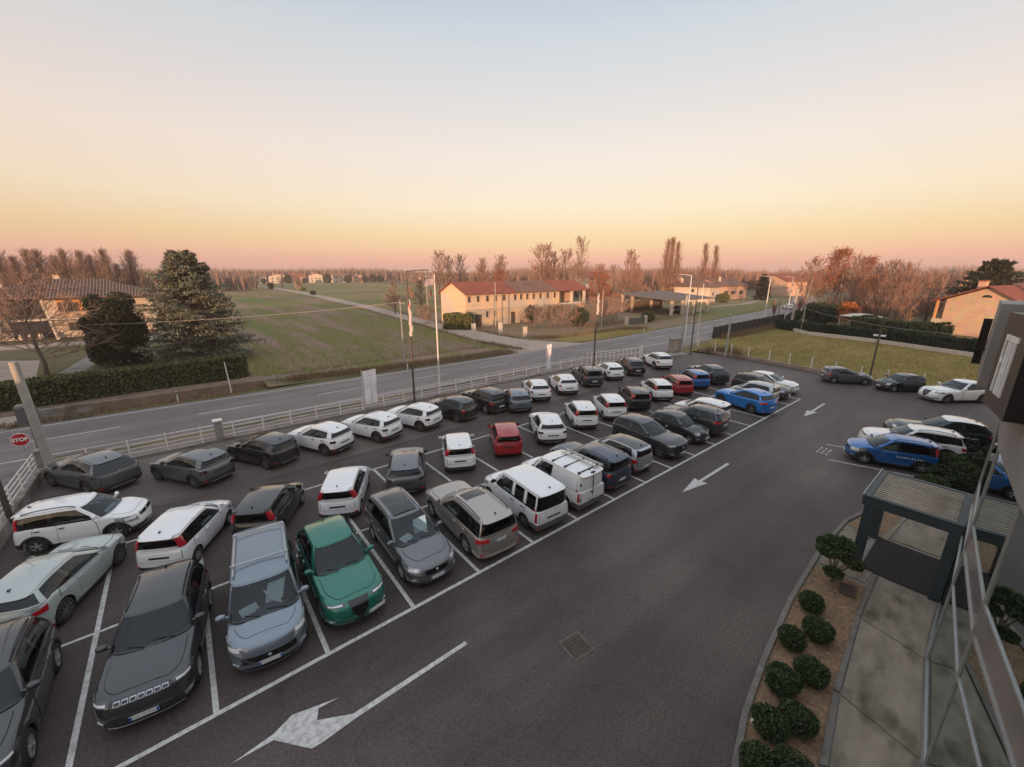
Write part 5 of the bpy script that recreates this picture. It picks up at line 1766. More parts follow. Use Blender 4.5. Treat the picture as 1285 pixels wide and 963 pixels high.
def hip_roof(par, x0, x1, y0, y1, ze, zr, m, over=.7, th=.15, hip=None, name='roof'):
    h_ = hip if hip is not None else (y1 - y0) / 2
    ym = (y0 + y1) / 2
    X0, X1, Y0, Y1 = x0 - over, x1 + over, y0 - over, y1 + over
    rx0, rx1 = x0 + h_, x1 - h_
    v = [(X0, Y0, ze), (X1, Y0, ze), (X1, Y1, ze), (X0, Y1, ze), (X0, Y0, ze + th), (X1, Y0, ze + th), (X1, Y1, ze + th), (X0, Y1, ze + th), (rx0, ym, zr), (rx1, ym, zr)]
    mb = MB().add(v, [(3, 2, 1, 0), (0, 1, 5, 4), (1, 2, 6, 5), (2, 3, 7, 6), (3, 0, 4, 7), (4, 5, 9, 8), (5, 6, 9), (6, 7, 8, 9), (7, 4, 8)])
    o = mb.obj(name, M[m], par, False)
    return add_uv(o)
def chimney(par, x, y, z0, z1, m='plaster_white', w=.35):
    c = MB().box(x - w, x + w, y - w * .8, y + w * .8, z0, z1).obj('chimney', M[m], par, False)
    MB().box(x - w - .1, x + w + .1, y - w * .8 - .1, y + w * .8 + .1, z1, z1 + .15).obj('chimney_cap', M['tile_red'], c, False)
def gable_walls(par, x0, x1, y0, y1, ze, zr, m, axis='x', ridge=None, name='wall'):
    mb = MB()
    if axis == 'x':
        r_ = ridge if ridge is not None else (y0 + y1) / 2
        v = [(x0, y0, 0), (x1, y0, 0), (x1, y1, 0), (x0, y1, 0), (x0, y0, ze), (x1, y0, ze), (x1, y1, ze), (x0, y1, ze), (x0, r_, zr), (x1, r_, zr)]
        f = [(0, 1, 5, 4), (2, 3, 7, 6), (1, 2, 6, 9, 5), (3, 0, 4, 8, 7)]
    else:
        r_ = ridge if ridge is not None else (x0 + x1) / 2
        v = [(x0, y0, 0), (x1, y0, 0), (x1, y1, 0), (x0, y1, 0), (x0, y0, ze), (x1, y0, ze), (x1, y1, ze), (x0, y1, ze), (r_, y0, zr), (r_, y1, zr)]
        f = [(0, 1, 5, 8, 4), (2, 3, 7, 9, 6), (1, 2, 6, 5), (3, 0, 4, 7)]
    return add_uv(mb.add(v, f).obj(name, M[m], par, False))

# ---- the long farmhouse across the road
b = thing('farmhouse', 'long ochre two-storey farmhouse with red tiled roof and a row of small upper windows', 'farmhouse', (42.3, 55, 0), R(3))
Lb, Db, ze, zr = 26.2, 8.4, 6.35, 8.25
gable_walls(b, 0, Lb, 0, Db, ze, zr, 'plaster')
MB().box(-.02, Lb - .05, -.03, .2, -.1, 3.35).obj('lower_wall', M['plaster_low'], b, False)
gable_roof(b, 0, 12.2, 0, Db, ze, zr, 'tile_red', .45)
gable_roof(b, 13.15, 24.7, 0, Db, ze - .03, zr - .05, 'tile_old', .45)
gable_roof(b, 25.65, 35.4, 0, Db, ze, zr, 'tile_red', .45)
for x in (.8, 2.85, 5.13, 7.19, 9.4, 12.37, 14.05, 15.82, 17.73, 19.74, 22.02, 24.33):
    window(b, (x, 0, 4.75), (0, -1), .62, 1.05, 'plaster_low', 'closed')
for x in (5.0, 7.0, 15.3, 17.6, 20.0):
    window(b, (x, -.03, 1.75), (0, -1), .65, 1.1, 'plaster_low', 'closed')
for x, w in ((2.8, 1.7), (11.8, 1.1), (22.5, 1.4)):
    MB().box(x - w / 2, x + w / 2, -.06, .02, 0, 2.35).obj('door', M['shutter'], b, False)
for x in (10.6, 25.9):
    MB().tube([(x, -.1, .1), (x, -.1, 6.2)], .06, 6).obj('downpipe', M['wood'], b)
MB().box(-.5, 35.8, -.62, -.5, 6.05, 6.17).obj('gutter', M['wood'], b, False)
# open loggia at the far end
MB().box(Lb, 35.4, 0.4, Db, 0, 3.3).obj('porch_base', M['plaster_low'], b, False)
MB().box(Lb + .05, 35.35, 4.5, 4.7, 3.3, 6.4).obj('porch_back_wall', M['plaster_pink'], b, False)
MB().box(Lb, 35.4, -.05, .4, 3.05, 3.45).obj('porch_floor', M['plaster_white'], b, False)
for x in (30.5, 35.1):
    MB().box(x - .28, x + .28, 0, .5, 0, 6.3).obj('column', M['plaster_white'], b, False)
# ---- open shelter with flat tiled roof
b = thing('open_shelter', 'open sided farm shelter with a low grey tiled roof on concrete piers', 'shelter', (93.5, 43.2, 0), R(0))
v = [(-1.2, 16, 4.9), (-1.2, -.8, 3.75), (18.5, -1.2, 3.75), (22, 16, 4.9)]
mb = MB().add(v + [(a, c_, z - .22) for a, c_, z in v], [(3, 2, 1, 0), (4, 5, 6, 7), (0, 1, 5, 4), (1, 2, 6, 5), (2, 3, 7, 6), (3, 0, 4, 7)])
add_uv(mb.obj('roof', M['slab'], b, False))
for x, y in ((0, 14.5), (3.5, 13.8), (0.2, .2), (5, .1), (10.2, 0), (16.8, -.4), (13, 14), (19.5, 14.5)):
    MB().box(x - .28, x + .28, y - .28, y + .28, 0, 3.75 + .068 * y).obj('pier', M['plaster_white'], b, False)
MB().box(-.3, 20, 14.9, 15.1, 0, 2.6).obj('back_wall', M['wood'], b, False)
MB().box(8, 16.5, 1.0, 1.2, 0, 1.3).obj('low_wall', M['plaster_white'], b, False)
# ---- left house behind the conifers
b = thing('villa', 'two-storey villa with brown ribbed roof, balcony and sunlit loggia behind the conifers', 'house', (-22.5, 84, 0), 0)
MB().box(0, 20, 2.2, 11, 0, 6.3).obj('wall', M['plaster_white'], b, False)
o = hip_roof(b, -.4, 21.0, -.2, 11, 6.25, 9.05, 'tile_brown', .8, hip=7.2)
ribs = MB()
for k in range(58):
    x = -1.0 + k * .39
    tp = min(max((x + 1.2) / 8, 0), 1) if x < 7 else min(max((21.8 - x) / 8, 0), 1)
    ribs.beam((x, -1.0, 6.43), (x, -1.0 + 6.4 * tp, 6.43 + 2.66 * tp), .13, .10)
rb = ribs.obj('roof_ribs', M['tile_brown'], b, False)
rb['kind'] = 'stuff'
chimney(b, 2.8, 3.6, 7.2, 9.0)
chimney(b, 8.6, 6.0, 8.8, 9.7)
MB().box(-.3, 20.2, -.3, 2.2, 2.95, 3.2).obj('balcony_slab', M['plaster_white'], b, False)
for x in (.1, 7.6, 19.8):
    MB().beam((x - .45, .2, 6.2), (x + .35, -.4, 0), .30, .36).obj('slanted_column', M['plaster_white'], b, False)
mb = MB()
for k in range(78):
    mb.box(8.2 + k * .15, 8.25 + k * .15, -.22, -.17, 3.2, 4.05)
mb.box(8.1, 19.9, -.24, -.15, 4.05, 4.13)
o = mb.obj('balcony_railing', M['plaster_white'], b, False)
MB().box(8.4, 12.4, 2.14, 2.19, 3.2, 6.2).obj('painted_sunlit_wall', M['plaster_orange_sunlit'], b, False)  # low sunlight on the recess wall, put into its colour
for k, z in enumerate(np.arange(3.5, 6.1, .3)):
    MB().box(11.2, 12.3, 2.10, 2.15, z, z + .2).obj('brick_course', M['brick'], b, False)
MB().box(2.6, 7.0, 2.1, 2.2, 3.2, 6.2).obj('glazed_front', M['pane'], b, False)
MB().box(.5, 2.4, 2.12, 2.2, 3.2, 6.2).obj('painted_sunlit_wall', M['plaster_orange_sunlit'], b, False)  # second patch of sunlight painted on as orange
MB().box(3.0, 7.4, 2.08, 2.2, .1, 2.7).obj('lower_glazing', M['pane'], b, False)
window(b, (9.6, 2.14, 4.0), (0, -1), 1.0, 1.5, 'plaster_white', 'open')
window(b, (10.4, 2.2, 1.0), (0, -1), 1.2, 1.3, 'plaster_white', 'open')
window(b, (16, 2.2, 1.0), (0, -1), 1.2, 1.3, 'plaster_white', 'open')
window(b, (16, 2.2, 4.0), (0, -1), 1.2, 1.5, 'plaster_white', 'open')
for x in (4.0, 5.0, 6.0):
    MB().lathe([(.25, .0), (.35, .5), (.2, .9), (.0, 1.0)], 8, c=(x, .8, .1)).obj('planter', M['plaster_white'], b)
# ---- white house and pink house by the meadow
b = thing('white_house', 'low white house with brown hipped roof beyond the open shelter', 'house', (146.5, 60, 0), R(94))
gable_walls(b, 0, 17, -9, 0, 5.1, 5.12, 'plaster_white')
hip_roof(b, 0, 17, -9, 0, 5.1, 7.6, 'tile_old', .9)
for x, z in ((2.2, 1.2), (6.0, 3.4), (13.5, 3.2), (10, 1.0)):
    window(b, (x, 0, z), (0, 1), 1.1, 1.1, 'plaster_white', 'closed')
window(b, (0, -3, 2.2), (-1, 0), 1.3, 1.3, 'plaster_white', 'closed')
MB().box(-.04, .02, -7.6, -5.8, 0, 2.4).obj('garage_door', M['wood'], b, False)
chimney(b, 11.5, -2.5, 6, 8.2)
b = thing('pink_house', 'pinkish house with red brown roof and two chimneys right of the white house', 'house', (164, 64, 0), R(80))
gable_walls(b, 0, 14, -16, 0, 5.3, 7.9, 'plaster_pink', 'y')
gable_roof(b, 0, 14, -16, 0, 5.3, 7.9, 'tile_old', .8, axis='y')
for y in (-3, -7.5, -12.5):
    window(b, (0, y, 2.0), (-1, 0), 1.2, 1.3, 'plaster_white', 'open')
for x in (4, 10):
    window(b, (x, 0, 3.2), (0, 1), 1.1, 1.2, 'plaster_white', 'closed')
chimney(b, 4, -4, 6.2, 8.6)
chimney(b, 9, -11, 6.2, 8.4)
b = thing('gable_house', 'reddish house with a broad gable half hidden among trees further along the road', 'house', (214, 58, 0), R(70))
gable_walls(b, 0, 15, -12, 0, 6.5, 9.4, 'plaster_pink', 'y')
gable_roof(b, 0, 15, -12, 0, 6.5, 9.4, 'tile_red', .7, axis='y')
for y in (-3, -8.5):
    for z in (1.3, 4.2):
        window(b, (0, y, z), (-1, 0), 1.2, 1.4, 'plaster_white', 'closed')
# ---- right house of brick behind the hedge
b = thing('brick_house', 'brick house with wide low gable, half round attic window and orange loggia behind the hedge', 'house', (103.0, -.4, 0), math.atan2(-.94, -.35))
# in this frame x runs along the gable towards the picture's right, y away to its right side -> depth is +y
Wd = 10.4
gable_walls(b, 1.3, Wd, 0, 14, 5.75, 7.75, 'brick', 'y', ridge=6.1)
gable_roof(b, 0, Wd, 0, 14, 5.45, 7.95, 'tile_red', .55, axis='y', ridge=6.1)
MB().box(0, 1.28, 2.4, 14, 0, 5.5).obj('loggia_wall', M['plaster_orange_sunlit'], b, False)
MB().box(0, .28, .05, .35, 2.4, 5.5).obj('loggia_pier', M['plaster_orange_sunlit'], b, False)
MB().box(-.05, 1.28, 0, 2.4, 0, 2.4).obj('loggia_base', M['brick'], b, False)
MB().box(.95, 1.28, .02, 2.38, 2.4, 5.6).obj('loggia_shutter', M['shutter'], b, False)
a_ = [(6.1 + .62 * math.cos(t), -.03, 6.25 + .42 * math.sin(t)) for t in np.linspace(0, math.pi, 13)]
MB().poly(a_).obj('attic_window', M['pane'], b, False)
a2 = [(6.1 + r * math.cos(t), -.05, 6.25 + r * .68 * math.sin(t)) for t in np.linspace(0, math.pi, 13) for r in (.62, .76)]
mb = MB()
mb.grid(np.array(a2).reshape(13, 2, 3))
mb.obj('attic_surround', M['brick'], b, False)
mb = MB()
mb.grid(np.array([(5.4 + r * 1.9 * math.cos(t), -.03, 2.3 + r * 1.25 * math.sin(t)) for t in np.linspace(0, math.pi, 15) for r in (.92, 1.0)]).reshape(15, 2, 3))
mb.obj('blind_arch', M['brick'], b, False)
chimney(b, 9.6, 5.0, 6.0, 8.3, 'plaster_orange_sunlit', .45)
chimney(b, 1.4, 9.0, 6.2, 8.6, 'plaster_pink', .5)
b = thing('orange_house', 'orange house at the right edge behind the dark conifer', 'house', (176, -7.5, 0), R(-100))
gable_walls(b, -4, 16, 0, 12, 6.8, 9.0, 'plaster_orange_sunlit')
gable_roof(b, -4, 16, 0, 12, 6.8, 9.0, 'tile_old', .6)
for x in (0, 5, 10):
    window(b, (x, 0, 4.2), (0, -1), 1.2, 1.4, 'plaster_white', 'open')
# ---- row of far houses across the fields
fh = [(58, 470, 15, 6.2, 'plaster_white', 'tile_old', 'pale far house at the left end of the row across the field'),
      (75, 468, 16, 7.0, 'plaster_white', 'tile_red', 'far house with white upper windows and red roof across the field'),
      (97, 476, 12, 6.8, 'plaster_pink', 'tile_red', 'far pinkish red house in the middle of the row across the field'),
      (112, 466, 13, 7.6, 'plaster_white', 'tile_red', 'far tall pale house with a gable in the row across the field'),
      (135, 462, 17, 6.8, 'plaster_white', 'tile_old', 'far wide pale house beside dark trees across the field'),
      (156, 458, 13, 6.2, 'plaster_pink', 'tile_old', 'far low house at the right end of the row across the field'),
      (230, 470, 16, 6.0, 'plaster_white', 'tile_old', 'lone far farm buildings at the wood edge left of the flagpole'),
      (256, 452, 14, 5.4, 'plaster_white', 'tile_red', 'lone far white farm shed at the wood edge by the flagpole')]
for i, (x, y, w, h, wm, rm, lab) in enumerate(fh):
    b = thing('far_house', lab, 'house', (x, y, 0), R(-8 + 5 * (i % 3)), 'houses far across the field')
    gable_walls(b, 0, w, 0, 10, h, h + 2.4, wm, 'x' if i % 2 == 0 else 'y')
    gable_roof(b, 0, w, 0, 10, h, h + 2.4, rm, .8, axis='x' if i % 2 == 0 else 'y')
    for q in range(3):
        for z in (1.0, 3.8):
            window(b, (w * (.2 + .3 * q), 0, z), (0, -1), 1.3, 1.4, 'plaster_white', 'closed')
    if i % 2:
        chimney(b, w * .3, 4, h + 1, h + 3.2)
b = thing('far_house', 'far pale roofs among trees behind the long farmhouse', 'house', (150, 118, 0), R(10))
gable_walls(b, 0, 22, 0, 10, 7.5, 10.4, 'plaster_white')
gable_roof(b, 0, 22, 0, 10, 7.5, 10.4, 'tile_red', .6)
for q in range(5):
    window(b, (2.5 + q * 4.2, 0, 5), (0, -1), 1.2, 1.3, 'plaster_white', 'closed')
b = thing('far_house', 'far low white building behind the white house and poplars', 'house', (205, 100, 0), R(-5))
gable_walls(b, 0, 26, 0, 10, 6.8, 9.0, 'plaster_white')
gable_roof(b, 0, 26, 0, 10, 6.8, 9.0, 'tile_old', .6)
for q in range(5):
    window(b, (3 + q * 5, 0, 4), (0, -1), 1.3, 1.3, 'plaster_white', 'closed')
# ---- farm gate pillars, fences and canopy
def pillar(x, y, h, label, m='plaster_white', w=.26):
    o = MB().box(-w, w, -w, w, 0, h).box(-w - .05, w + .05, -w - .05, w + .05, h, h + .1).obj('gate_pillar', M[m], smooth=False, loc=(x, y, 0))
    tag(o, label, 'pillar', 'pale gate pillars across the road')
pillar(38.9, 47.4, 1.7, 'left pale pillar of the pair in front of the long farmhouse gable')
pillar(43.2, 45.6, 1.7, 'right pale pillar of the pair in front of the long farmhouse gable')
pillar(43.6, 39.6, 1.6, 'lone pale pillar at the near corner of the farmyard fence')
pillar(69.9, 39.1, 1.5, 'left pale pillar of the farm gate near the open shelter')
pillar(75.2, 38.3, 1.5, 'right pale pillar of the farm gate near the open shelter')
t = thing('farm_gate', 'grey sheet farm gate between two pale pillars near the open shelter', 'gate', (70.2, 39.05, 0), math.atan2(-.8, 5.3))
for k in range(6):
    MB().box(.08 + k * .82, .86 + k * .82, -.03, .03, .1, 1.25).obj('panel', M['greyplastic'], t, False)
t = thing('wire_fence', 'thin wire fence with wooden stakes round the dry farmyard', 'fence')
P0, P1 = np.array((43.9, 39.3)), np.array((66, 39.4))
for k in range(15):
    p = P0 + (P1 - P0) * k / 14
    MB().beam((p[0], p[1], 0), (p[0], p[1], 1.5), .07).obj('stake', M['wood'], t, False)
mb = MB()
for z in (.4, .8, 1.2, 1.4):
    mb.beam((*P0, z), (*P1, z), .02)
mb.obj('wire', M['wood'], t, False)
t = thing('canopy', 'small pale canopy roof on thin posts behind the hedge', 'canopy', (95.3, 7.6, 0), R(55))
v = [(-2.6, -2.2, 2.5), (2.6, -2.2, 2.5), (2.6, 2.2, 2.5), (-2.6, 2.2, 2.5), (-1.2, -.8, 3.0), (1.2, -.8, 3.0), (1.2, .8, 3.0), (-1.2, .8, 3.0)]
MB().add(v, [(0, 1, 5, 4), (1, 2, 6, 5), (2, 3, 7, 6), (3, 0, 4, 7), (4, 5, 6, 7), (3, 2, 1, 0)]).obj('cover', M['plaster_white'], t, False)
for x in (-2.4, 2.4):
    for y in (-2, 2):
        MB().beam((x, y, 0), (x, y, 2.5), .08).obj('post', M['polewhite'], t, False)
# low wall along the far side of the lawn
o = MB().beam((87.7, 16.9, .25), (82.3, 11.9, .25), .2, .6).beam((82.2, 11.8, .25), (80.7, 2.7, .25), .2, .6).beam((80.6, 2.6, .25), (73, -14, .25), .2, .6).obj('garden_wall', M['plaster_white'], None, False)
tag(o, 'low pale garden wall under the hedge beyond the lawn', 'wall')
# gate pier of the driveway at left
o = MB().box(-.3, .3, -.3, .3, -.6, 1.3).box(-.4, 3.2, .3, .5, -.6, .7).obj('driveway_wall', M['render'], None, False, loc=(-8.6, 31.7, 0))
tag(o, 'grey concrete pier and wing wall where the driveway meets the ditch', 'wall')
# ------------------------------------------------------------------ vegetation
M['bark'] = mat('bark', (.14, .105, .085), (.085, .065, .052), scale=3, stretch=(1, 1, .2), rough=1)
M['twig'] = mat('bare_twigs', (.30, .205, .165), (.21, .145, .118), scale=.6, rough=1)
M['twigred'] = mat('reddish_twigs', (.29, .170, .13), (.21, .128, .10), scale=.6, rough=1)
M['palebark'] = mat('pale_bark', (.30, .24, .20), (.20, .16, .13), scale=2, stretch=(1, 1, .3), rough=1)
M['rust'] = mat('rusty_leaves', (.30, .105, .045), (.22, .075, .035), scale=1.2, rough=.95)
M['rust2'] = mat('orange_leaves', (.42, .15, .045), (.30, .10, .035), scale=1.2, rough=.95)
M['needle'] = mat('cedar_needles', (.21, .225, .175), (.135, .15, .115), scale=1.3, rough=.95, lo=.3, hi=.7)
M['darkleaf'] = mat('dark_evergreen_leaves', (.022, .036, .018), (.034, .050, .024), scale=1.5, rough=.8)
M['hedge'] = mat('hedge_leaves', (.070, .085, .028), (.115, .125, .044), scale=1.6, rough=.85, lo=.3, hi=.7)
M['shrub'] = mat('shrub_leaves', (.034, .056, .018), (.060, .085, .030), scale=5, rough=.8)
M['yellowgreen'] = mat('yellow_green_leaves', (.14, .13, .035), (.10, .10, .03), scale=2, rough=.9)
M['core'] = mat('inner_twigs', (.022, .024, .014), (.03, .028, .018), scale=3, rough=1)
M['fieldtuft'] = mat('field_tufts', (.13, .15, .035), (.20, .14, .085), scale=.2, rough=1, lo=.42, hi=.6)
M['dryweed'] = mat('dry_weeds', (.26, .175, .095), (.17, .12, .065), scale=2, rough=1)

class Tri:
    def __init__(s):
        s.V, s.F = [], []
    def blade(s, a, b, w, rr):
        """thin tapering triangle from a to b"""
        d = b - a
        n = np.cross(d, rr.normal(0, 1, 3))
        n = n / (np.linalg.norm(n) + 1e-9) * w / 2
        k = len(s.V)
        s.V += [a - n, a + n, b]
        s.F.append((k, k + 1, k + 2))
    def limb(s, a, b, r0, r1):
        d = b - a
        u = np.cross(d, (0.31, .77, .2))
        u /= np.linalg.norm(u)
        v = np.cross(d, u)
        v /= np.linalg.norm(v)
        k = len(s.V)
        for p, r in ((a, r0), (b, r1)):
            for q in range(3):
                t = q * 2.094
                s.V.append(p + r * (math.cos(t) * u + math.sin(t) * v))
        for q in range(3):
            q2 = (q + 1) % 3
            s.F += [(k + q, k + q2, k + 3 + q2), (k + q, k + 3 + q2, k + 3 + q)]
    def obj(s, name, m, par):
        return np_obj(name, np.array(s.V), np.array(s.F), m, par)
def unit(v):
    return v / (np.linalg.norm(v) + 1e-9)
def bare_tree(name, label, cat, seed, h, spread, fast=.35, n1=22, n2=7, n3=6, tw=.035, base=.18, twm='twig', trunkm='bark', leaves=None, nleaf=0, stems=1, lean=.03, group=None):
    """fast: how steeply the limbs climb (1 = poplar)"""
    rr = np.random.RandomState(seed)
    t = thing(name, label, cat, (0, 0, 0), 0, group)
    tr = MB()
    cr_ = Tri()
    tips = []
    r0 = h * .018
    for sidx in range(stems):
        off = rr.uniform(-1, 1, 2) * (.25 * spread if stems > 1 else 0)
        ln = rr.uniform(-lean, lean, 2)
        wob_ = .012 * h * (1 - .85 * fast)
        pts = [np.array((off[0] + ln[0] * h * q + rr.normal(0, wob_) * (q > .1), off[1] + ln[1] * h * q + rr.normal(0, wob_) * (q > .1), h * q * (.93 + .07 * rr.rand()))) for q in (0, .15, .3, .45, .6, .75, .92)]
        tr.tube([tuple(p) for p in pts], [r0 * q / stems ** .4 for q in (1.25, .95, .8, .65, .45, .28, .08)], 7)
        N = n1 // stems
        for i in range(N):
            q = base + (1 - base) * (i + rr.rand()) / N * .97
            f = q * 6.0 / .92
            z = np.interp(q, (0, .15, .3, .45, .6, .75, .92), [p[2] for p in pts])
            x = np.interp(q, (0, .15, .3, .45, .6, .75, .92), [p[0] for p in pts])
            y = np.interp(q, (0, .15, .3, .45, .6, .75, .92), [p[1] for p in pts])
            a = i * 2.4 + rr.uniform(-.5, .5)
            el = R(20 + 62 * fast + 30 * (q - .4) + rr.uniform(-10, 10))
            el = min(el, R(84))
            L = spread * (1.05 - .75 * max(0, q - .35)) * rr.uniform(.75, 1.1) * (1.0 + fast * 1.1)
            d = np.array((math.cos(a) * math.cos(el), math.sin(a) * math.cos(el), math.sin(el)))
            p0 = np.array((x, y, z))
            mid = p0 + d * L * .5 + rr.normal(0, .04 * L, 3)
            end = mid + unit(d + np.array((0, 0, .25)) + rr.normal(0, .15, 3)) * L * .5
            if end[2] > h * 1.02:
                s_ = (h * 1.02 - p0[2]) / (end[2] - p0[2])
                mid, end = p0 + (mid - p0) * s_, p0 + (end - p0) * s_
            rb = r0 * .34 * (1.1 - q * .7)
            cr_.limb(p0, mid, rb, rb * .6)
            cr_.limb(mid, end, rb * .6, rb * .15)
            Ls = np.linalg.norm(end - p0)
            for j in range(n2):
                v = .22 + .78 * (j + rr.rand()) / n2
                b0 = p0 + (mid - p0) * v * 2 if v < .5 else mid + (end - mid) * (v - .5) * 2
                dd = unit(unit(end - p0) + rr.normal(0, .55, 3) + np.array((0, 0, .15 + .5 * fast)))
                L2 = Ls * .42 * rr.uniform(.6, 1.1) * (1.15 - .5 * v)
                e2 = b0 + dd * L2
                cr_.blade(b0, e2, tw * 2.2, rr)
                for m_ in range(n3):
                    w_ = .2 + .8 * rr.rand()
                    c0 = b0 + (e2 - b0) * w_
                    e3 = c0 + unit(dd + rr.normal(0, .6, 3) + np.array((0, 0, .1 + .4 * fast))) * L2 * rr.uniform(.35, .7)
                    cr_.blade(c0, e3, tw, rr)
                    tips.append(e3)
    tr.obj('trunk', M[trunkm], t)
    cr_.obj('crown', M[twm], t)
    if leaves:
        lf = Tri()
        for k in range(nleaf):
            p = tips[rr.randint(len(tips))] + rr.normal(0, .25, 3)
            lf.blade(p, p + rr.normal(0, .22, 3), .20, rr)
        lf.obj('leaves', M[leaves], t)
    return t
def put(root, x, y, rz, label=None, sc_=1.0, z=0, group=None):
    r = copy_tree(root, (x, y, z), rz, label, group, scale=sc_)
    return r
def leaf_cloud(centres, radii, n, size, seed, m, par, name='foliage', up=.3, shell=.55):
    """many small leaf faces spread through a set of ellipsoids"""
    rr = np.random.RandomState(seed)
    C_, Rr = np.asarray(centres, float), np.asarray(radii, float)
    vol = Rr.prod(1) ** .75
    k = rr.choice(len(C_), n, p=vol / vol.sum())
    d = rr.normal(0, 1, (n, 3))
    d /= np.linalg.norm(d, axis=1, keepdims=True)
    rad = (shell + (1.06 - shell) * rr.rand(n) ** .6)[:, None]
    P = C_[k] + d * Rr[k] * rad
    a = d * .6 + rr.normal(0, .6, (n, 3)) + np.array((0, 0, up))
    a /= np.linalg.norm(a, axis=1, keepdims=True)
    b = np.cross(a, rr.normal(0, 1, (n, 3)))
    b /= np.linalg.norm(b, axis=1, keepdims=True)
    s_ = size * rr.uniform(.6, 1.3, (n, 1))
    V = np.stack([P - b * s_ * .45, P + a * s_ * .55 - b * 0, P + b * s_ * .45, P - a * s_ * .5], 1).reshape(-1, 3)
    F = np.arange(4 * n).reshape(-1, 4)
    return np_obj(name, V, F, m, par)

# --- the hedge along the ditch
def hedge(name, label, P0, P1, w, h, n, seed, m='hedge', size=.13, group=None, uneven=.0):
    rr = np.random.RandomState(seed)
    P0, P1 = np.array(P0, float), np.array(P1, float)
    L = np.linalg.norm(P1 - P0)
    t = thing(name, label, 'hedge', (P0[0], P0[1], 0), math.atan2(*(P1 - P0)[::-1]), group)
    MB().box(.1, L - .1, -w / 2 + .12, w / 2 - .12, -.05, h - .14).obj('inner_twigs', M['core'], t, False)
    area = np.array([L * h, L * h, L * w, w * h, w * h])
    face = rr.choice(5, n, p=area / area.sum())
    u, v = rr.rand(n), rr.rand(n)
    P = np.zeros((n, 3))
    N = np.zeros((n, 3))
    for f, (px_, py_, pz_, nn) in enumerate((((u * L), -w / 2 + 0 * u, v * h, (0, -1, 0)), (u * L, w / 2 + 0 * u, v * h, (0, 1, 0)), (u * L, (v - .5) * w, h + 0 * u, (0, 0, 1)),
                                             (0 * u, (u - .5) * w, v * h, (-1, 0, 0)), (L + 0 * u, (u - .5) * w, v * h, (1, 0, 0)))):
        s_ = face == f
        P[s_] = np.stack([px_, py_, pz_], 1)[s_]
        N[s_] = nn
    wob = (np.sin(P[:, 0] * 1.7 + seed) * .4 + np.sin(P[:, 0] * .63) * .6 + np.sin(P[:, 2] * 3 + P[:, 0] * 2.9) * .3)[:, None]
    P = P + N * (rr.uniform(-.16, .06, (n, 1)) + wob * (.05 + uneven))
    a = N * .5 + rr.normal(0, .7, (n, 3))
    a /= np.linalg.norm(a, axis=1, keepdims=True)
    b = np.cross(a, rr.normal(0, 1, (n, 3)))
    b /= np.linalg.norm(b, axis=1, keepdims=True)
    s_ = size * rr.uniform(.6, 1.4, (n, 1))
    V = np.stack([P - b * s_ * .5, P + a * s_ * .6, P + b * s_ * .5, P - a * s_ * .6], 1).reshape(-1, 3)
    o = np_obj('foliage', V, np.arange(4 * n).reshape(-1, 4), M[m], t)
    return t
hedge('clipped_hedge', 'long clipped dark green hedge above the ditch in front of the villa', (-30, 34.2), (5.2, 38.0), 1.5, 2.15, 26000, 1, size=.15)
hedge('hedge', 'dark hedge beyond the lawn, left half behind the pale cable', (87.4, 18.2), (81.6, 2.0), 1.6, 1.7, 9000, 2, 'darkleaf', .2)
hedge('hedge', 'dark hedge beyond the lawn, in front of the brick house', (82.0, 1.6), (75, -13), 1.7, 1.9, 9000, 3, 'darkleaf', .2, uneven=.12)
hedge('hedge', 'taller loose hedge behind the first one, under the reddish trees', (93.0, 8.0), (86.5, -3.6), 2.2, 2.7, 9000, 4, 'hedge', .22, uneven=.25)
hedge('hedge', 'far dark hedge where the road disappears behind the tall concrete pole', (112, 22.5), (95.5, 18.8), 1.6, 1.6, 4000, 5, 'darkleaf', .24)

# --- cedar
def cedar(name, label, seed, h, rad, n, m='needle', nb=95, droop=.22, sz=.5):
    rr = np.random.RandomState(seed)
    t = thing(name, label, 'conifer')
    MB().tube([(0, 0, -.1), (.05, 0, h * .5), (0, .05, h * .97)], [h * .028, h * .017, .03], 9).obj('trunk', M['bark'], t)
    br = Tri()
    P, D = [], []
    per = n // nb
    for i in range(nb):
        q = .05 + .93 * (i + rr.rand()) / nb
        prof = rad * (1 - q) ** .62 * (.65 + .35 * min(1, q / .12)) + .35
        L = prof * rr.uniform(.62, 1.14)
        a = i * 2.399 + rr.uniform(-.4, .4)
        p0 = np.array((0, 0, h * q))
        d = np.array((math.cos(a), math.sin(a), .30 - droop * (1 - q)))
        tip = p0 + d * L + np.array((0, 0, -L * .10))
        br.limb(p0, tip, .05 + .05 * (1 - q), .015)
        for k in range(per):
            v = rr.rand() ** .6
            side = rr.normal(0, .20 * L * (1 - .35 * v))
            c = p0 + (tip - p0) * v + np.array((-math.sin(a) * side, math.cos(a) * side, rr.normal(.04, .10) - abs(side) * .22))
            P.append(c)
            D.append(unit(np.array((math.cos(a), math.sin(a), .1)) + rr.normal(0, .55, 3)))
    P, D = np.array(P), np.array(D)
    N_ = len(P)
    b = np.cross(D, rr.normal(0, .35, (N_, 3)) + np.array((0, 0, 1)))
    b /= np.linalg.norm(b, axis=1, keepdims=True)
    s_ = sz * rr.uniform(.55, 1.3, (N_, 1))
    V = np.stack([P - b * s_ * .22, P + D * s_ * .62, P + b * s_ * .22, P - D * s_ * .4], 1).reshape(-1, 3)
    np_obj('crown', V, np.arange(4 * N_).reshape(-1, 4), M[m], t)
    br.obj('limbs', M['bark'], t)
    return t
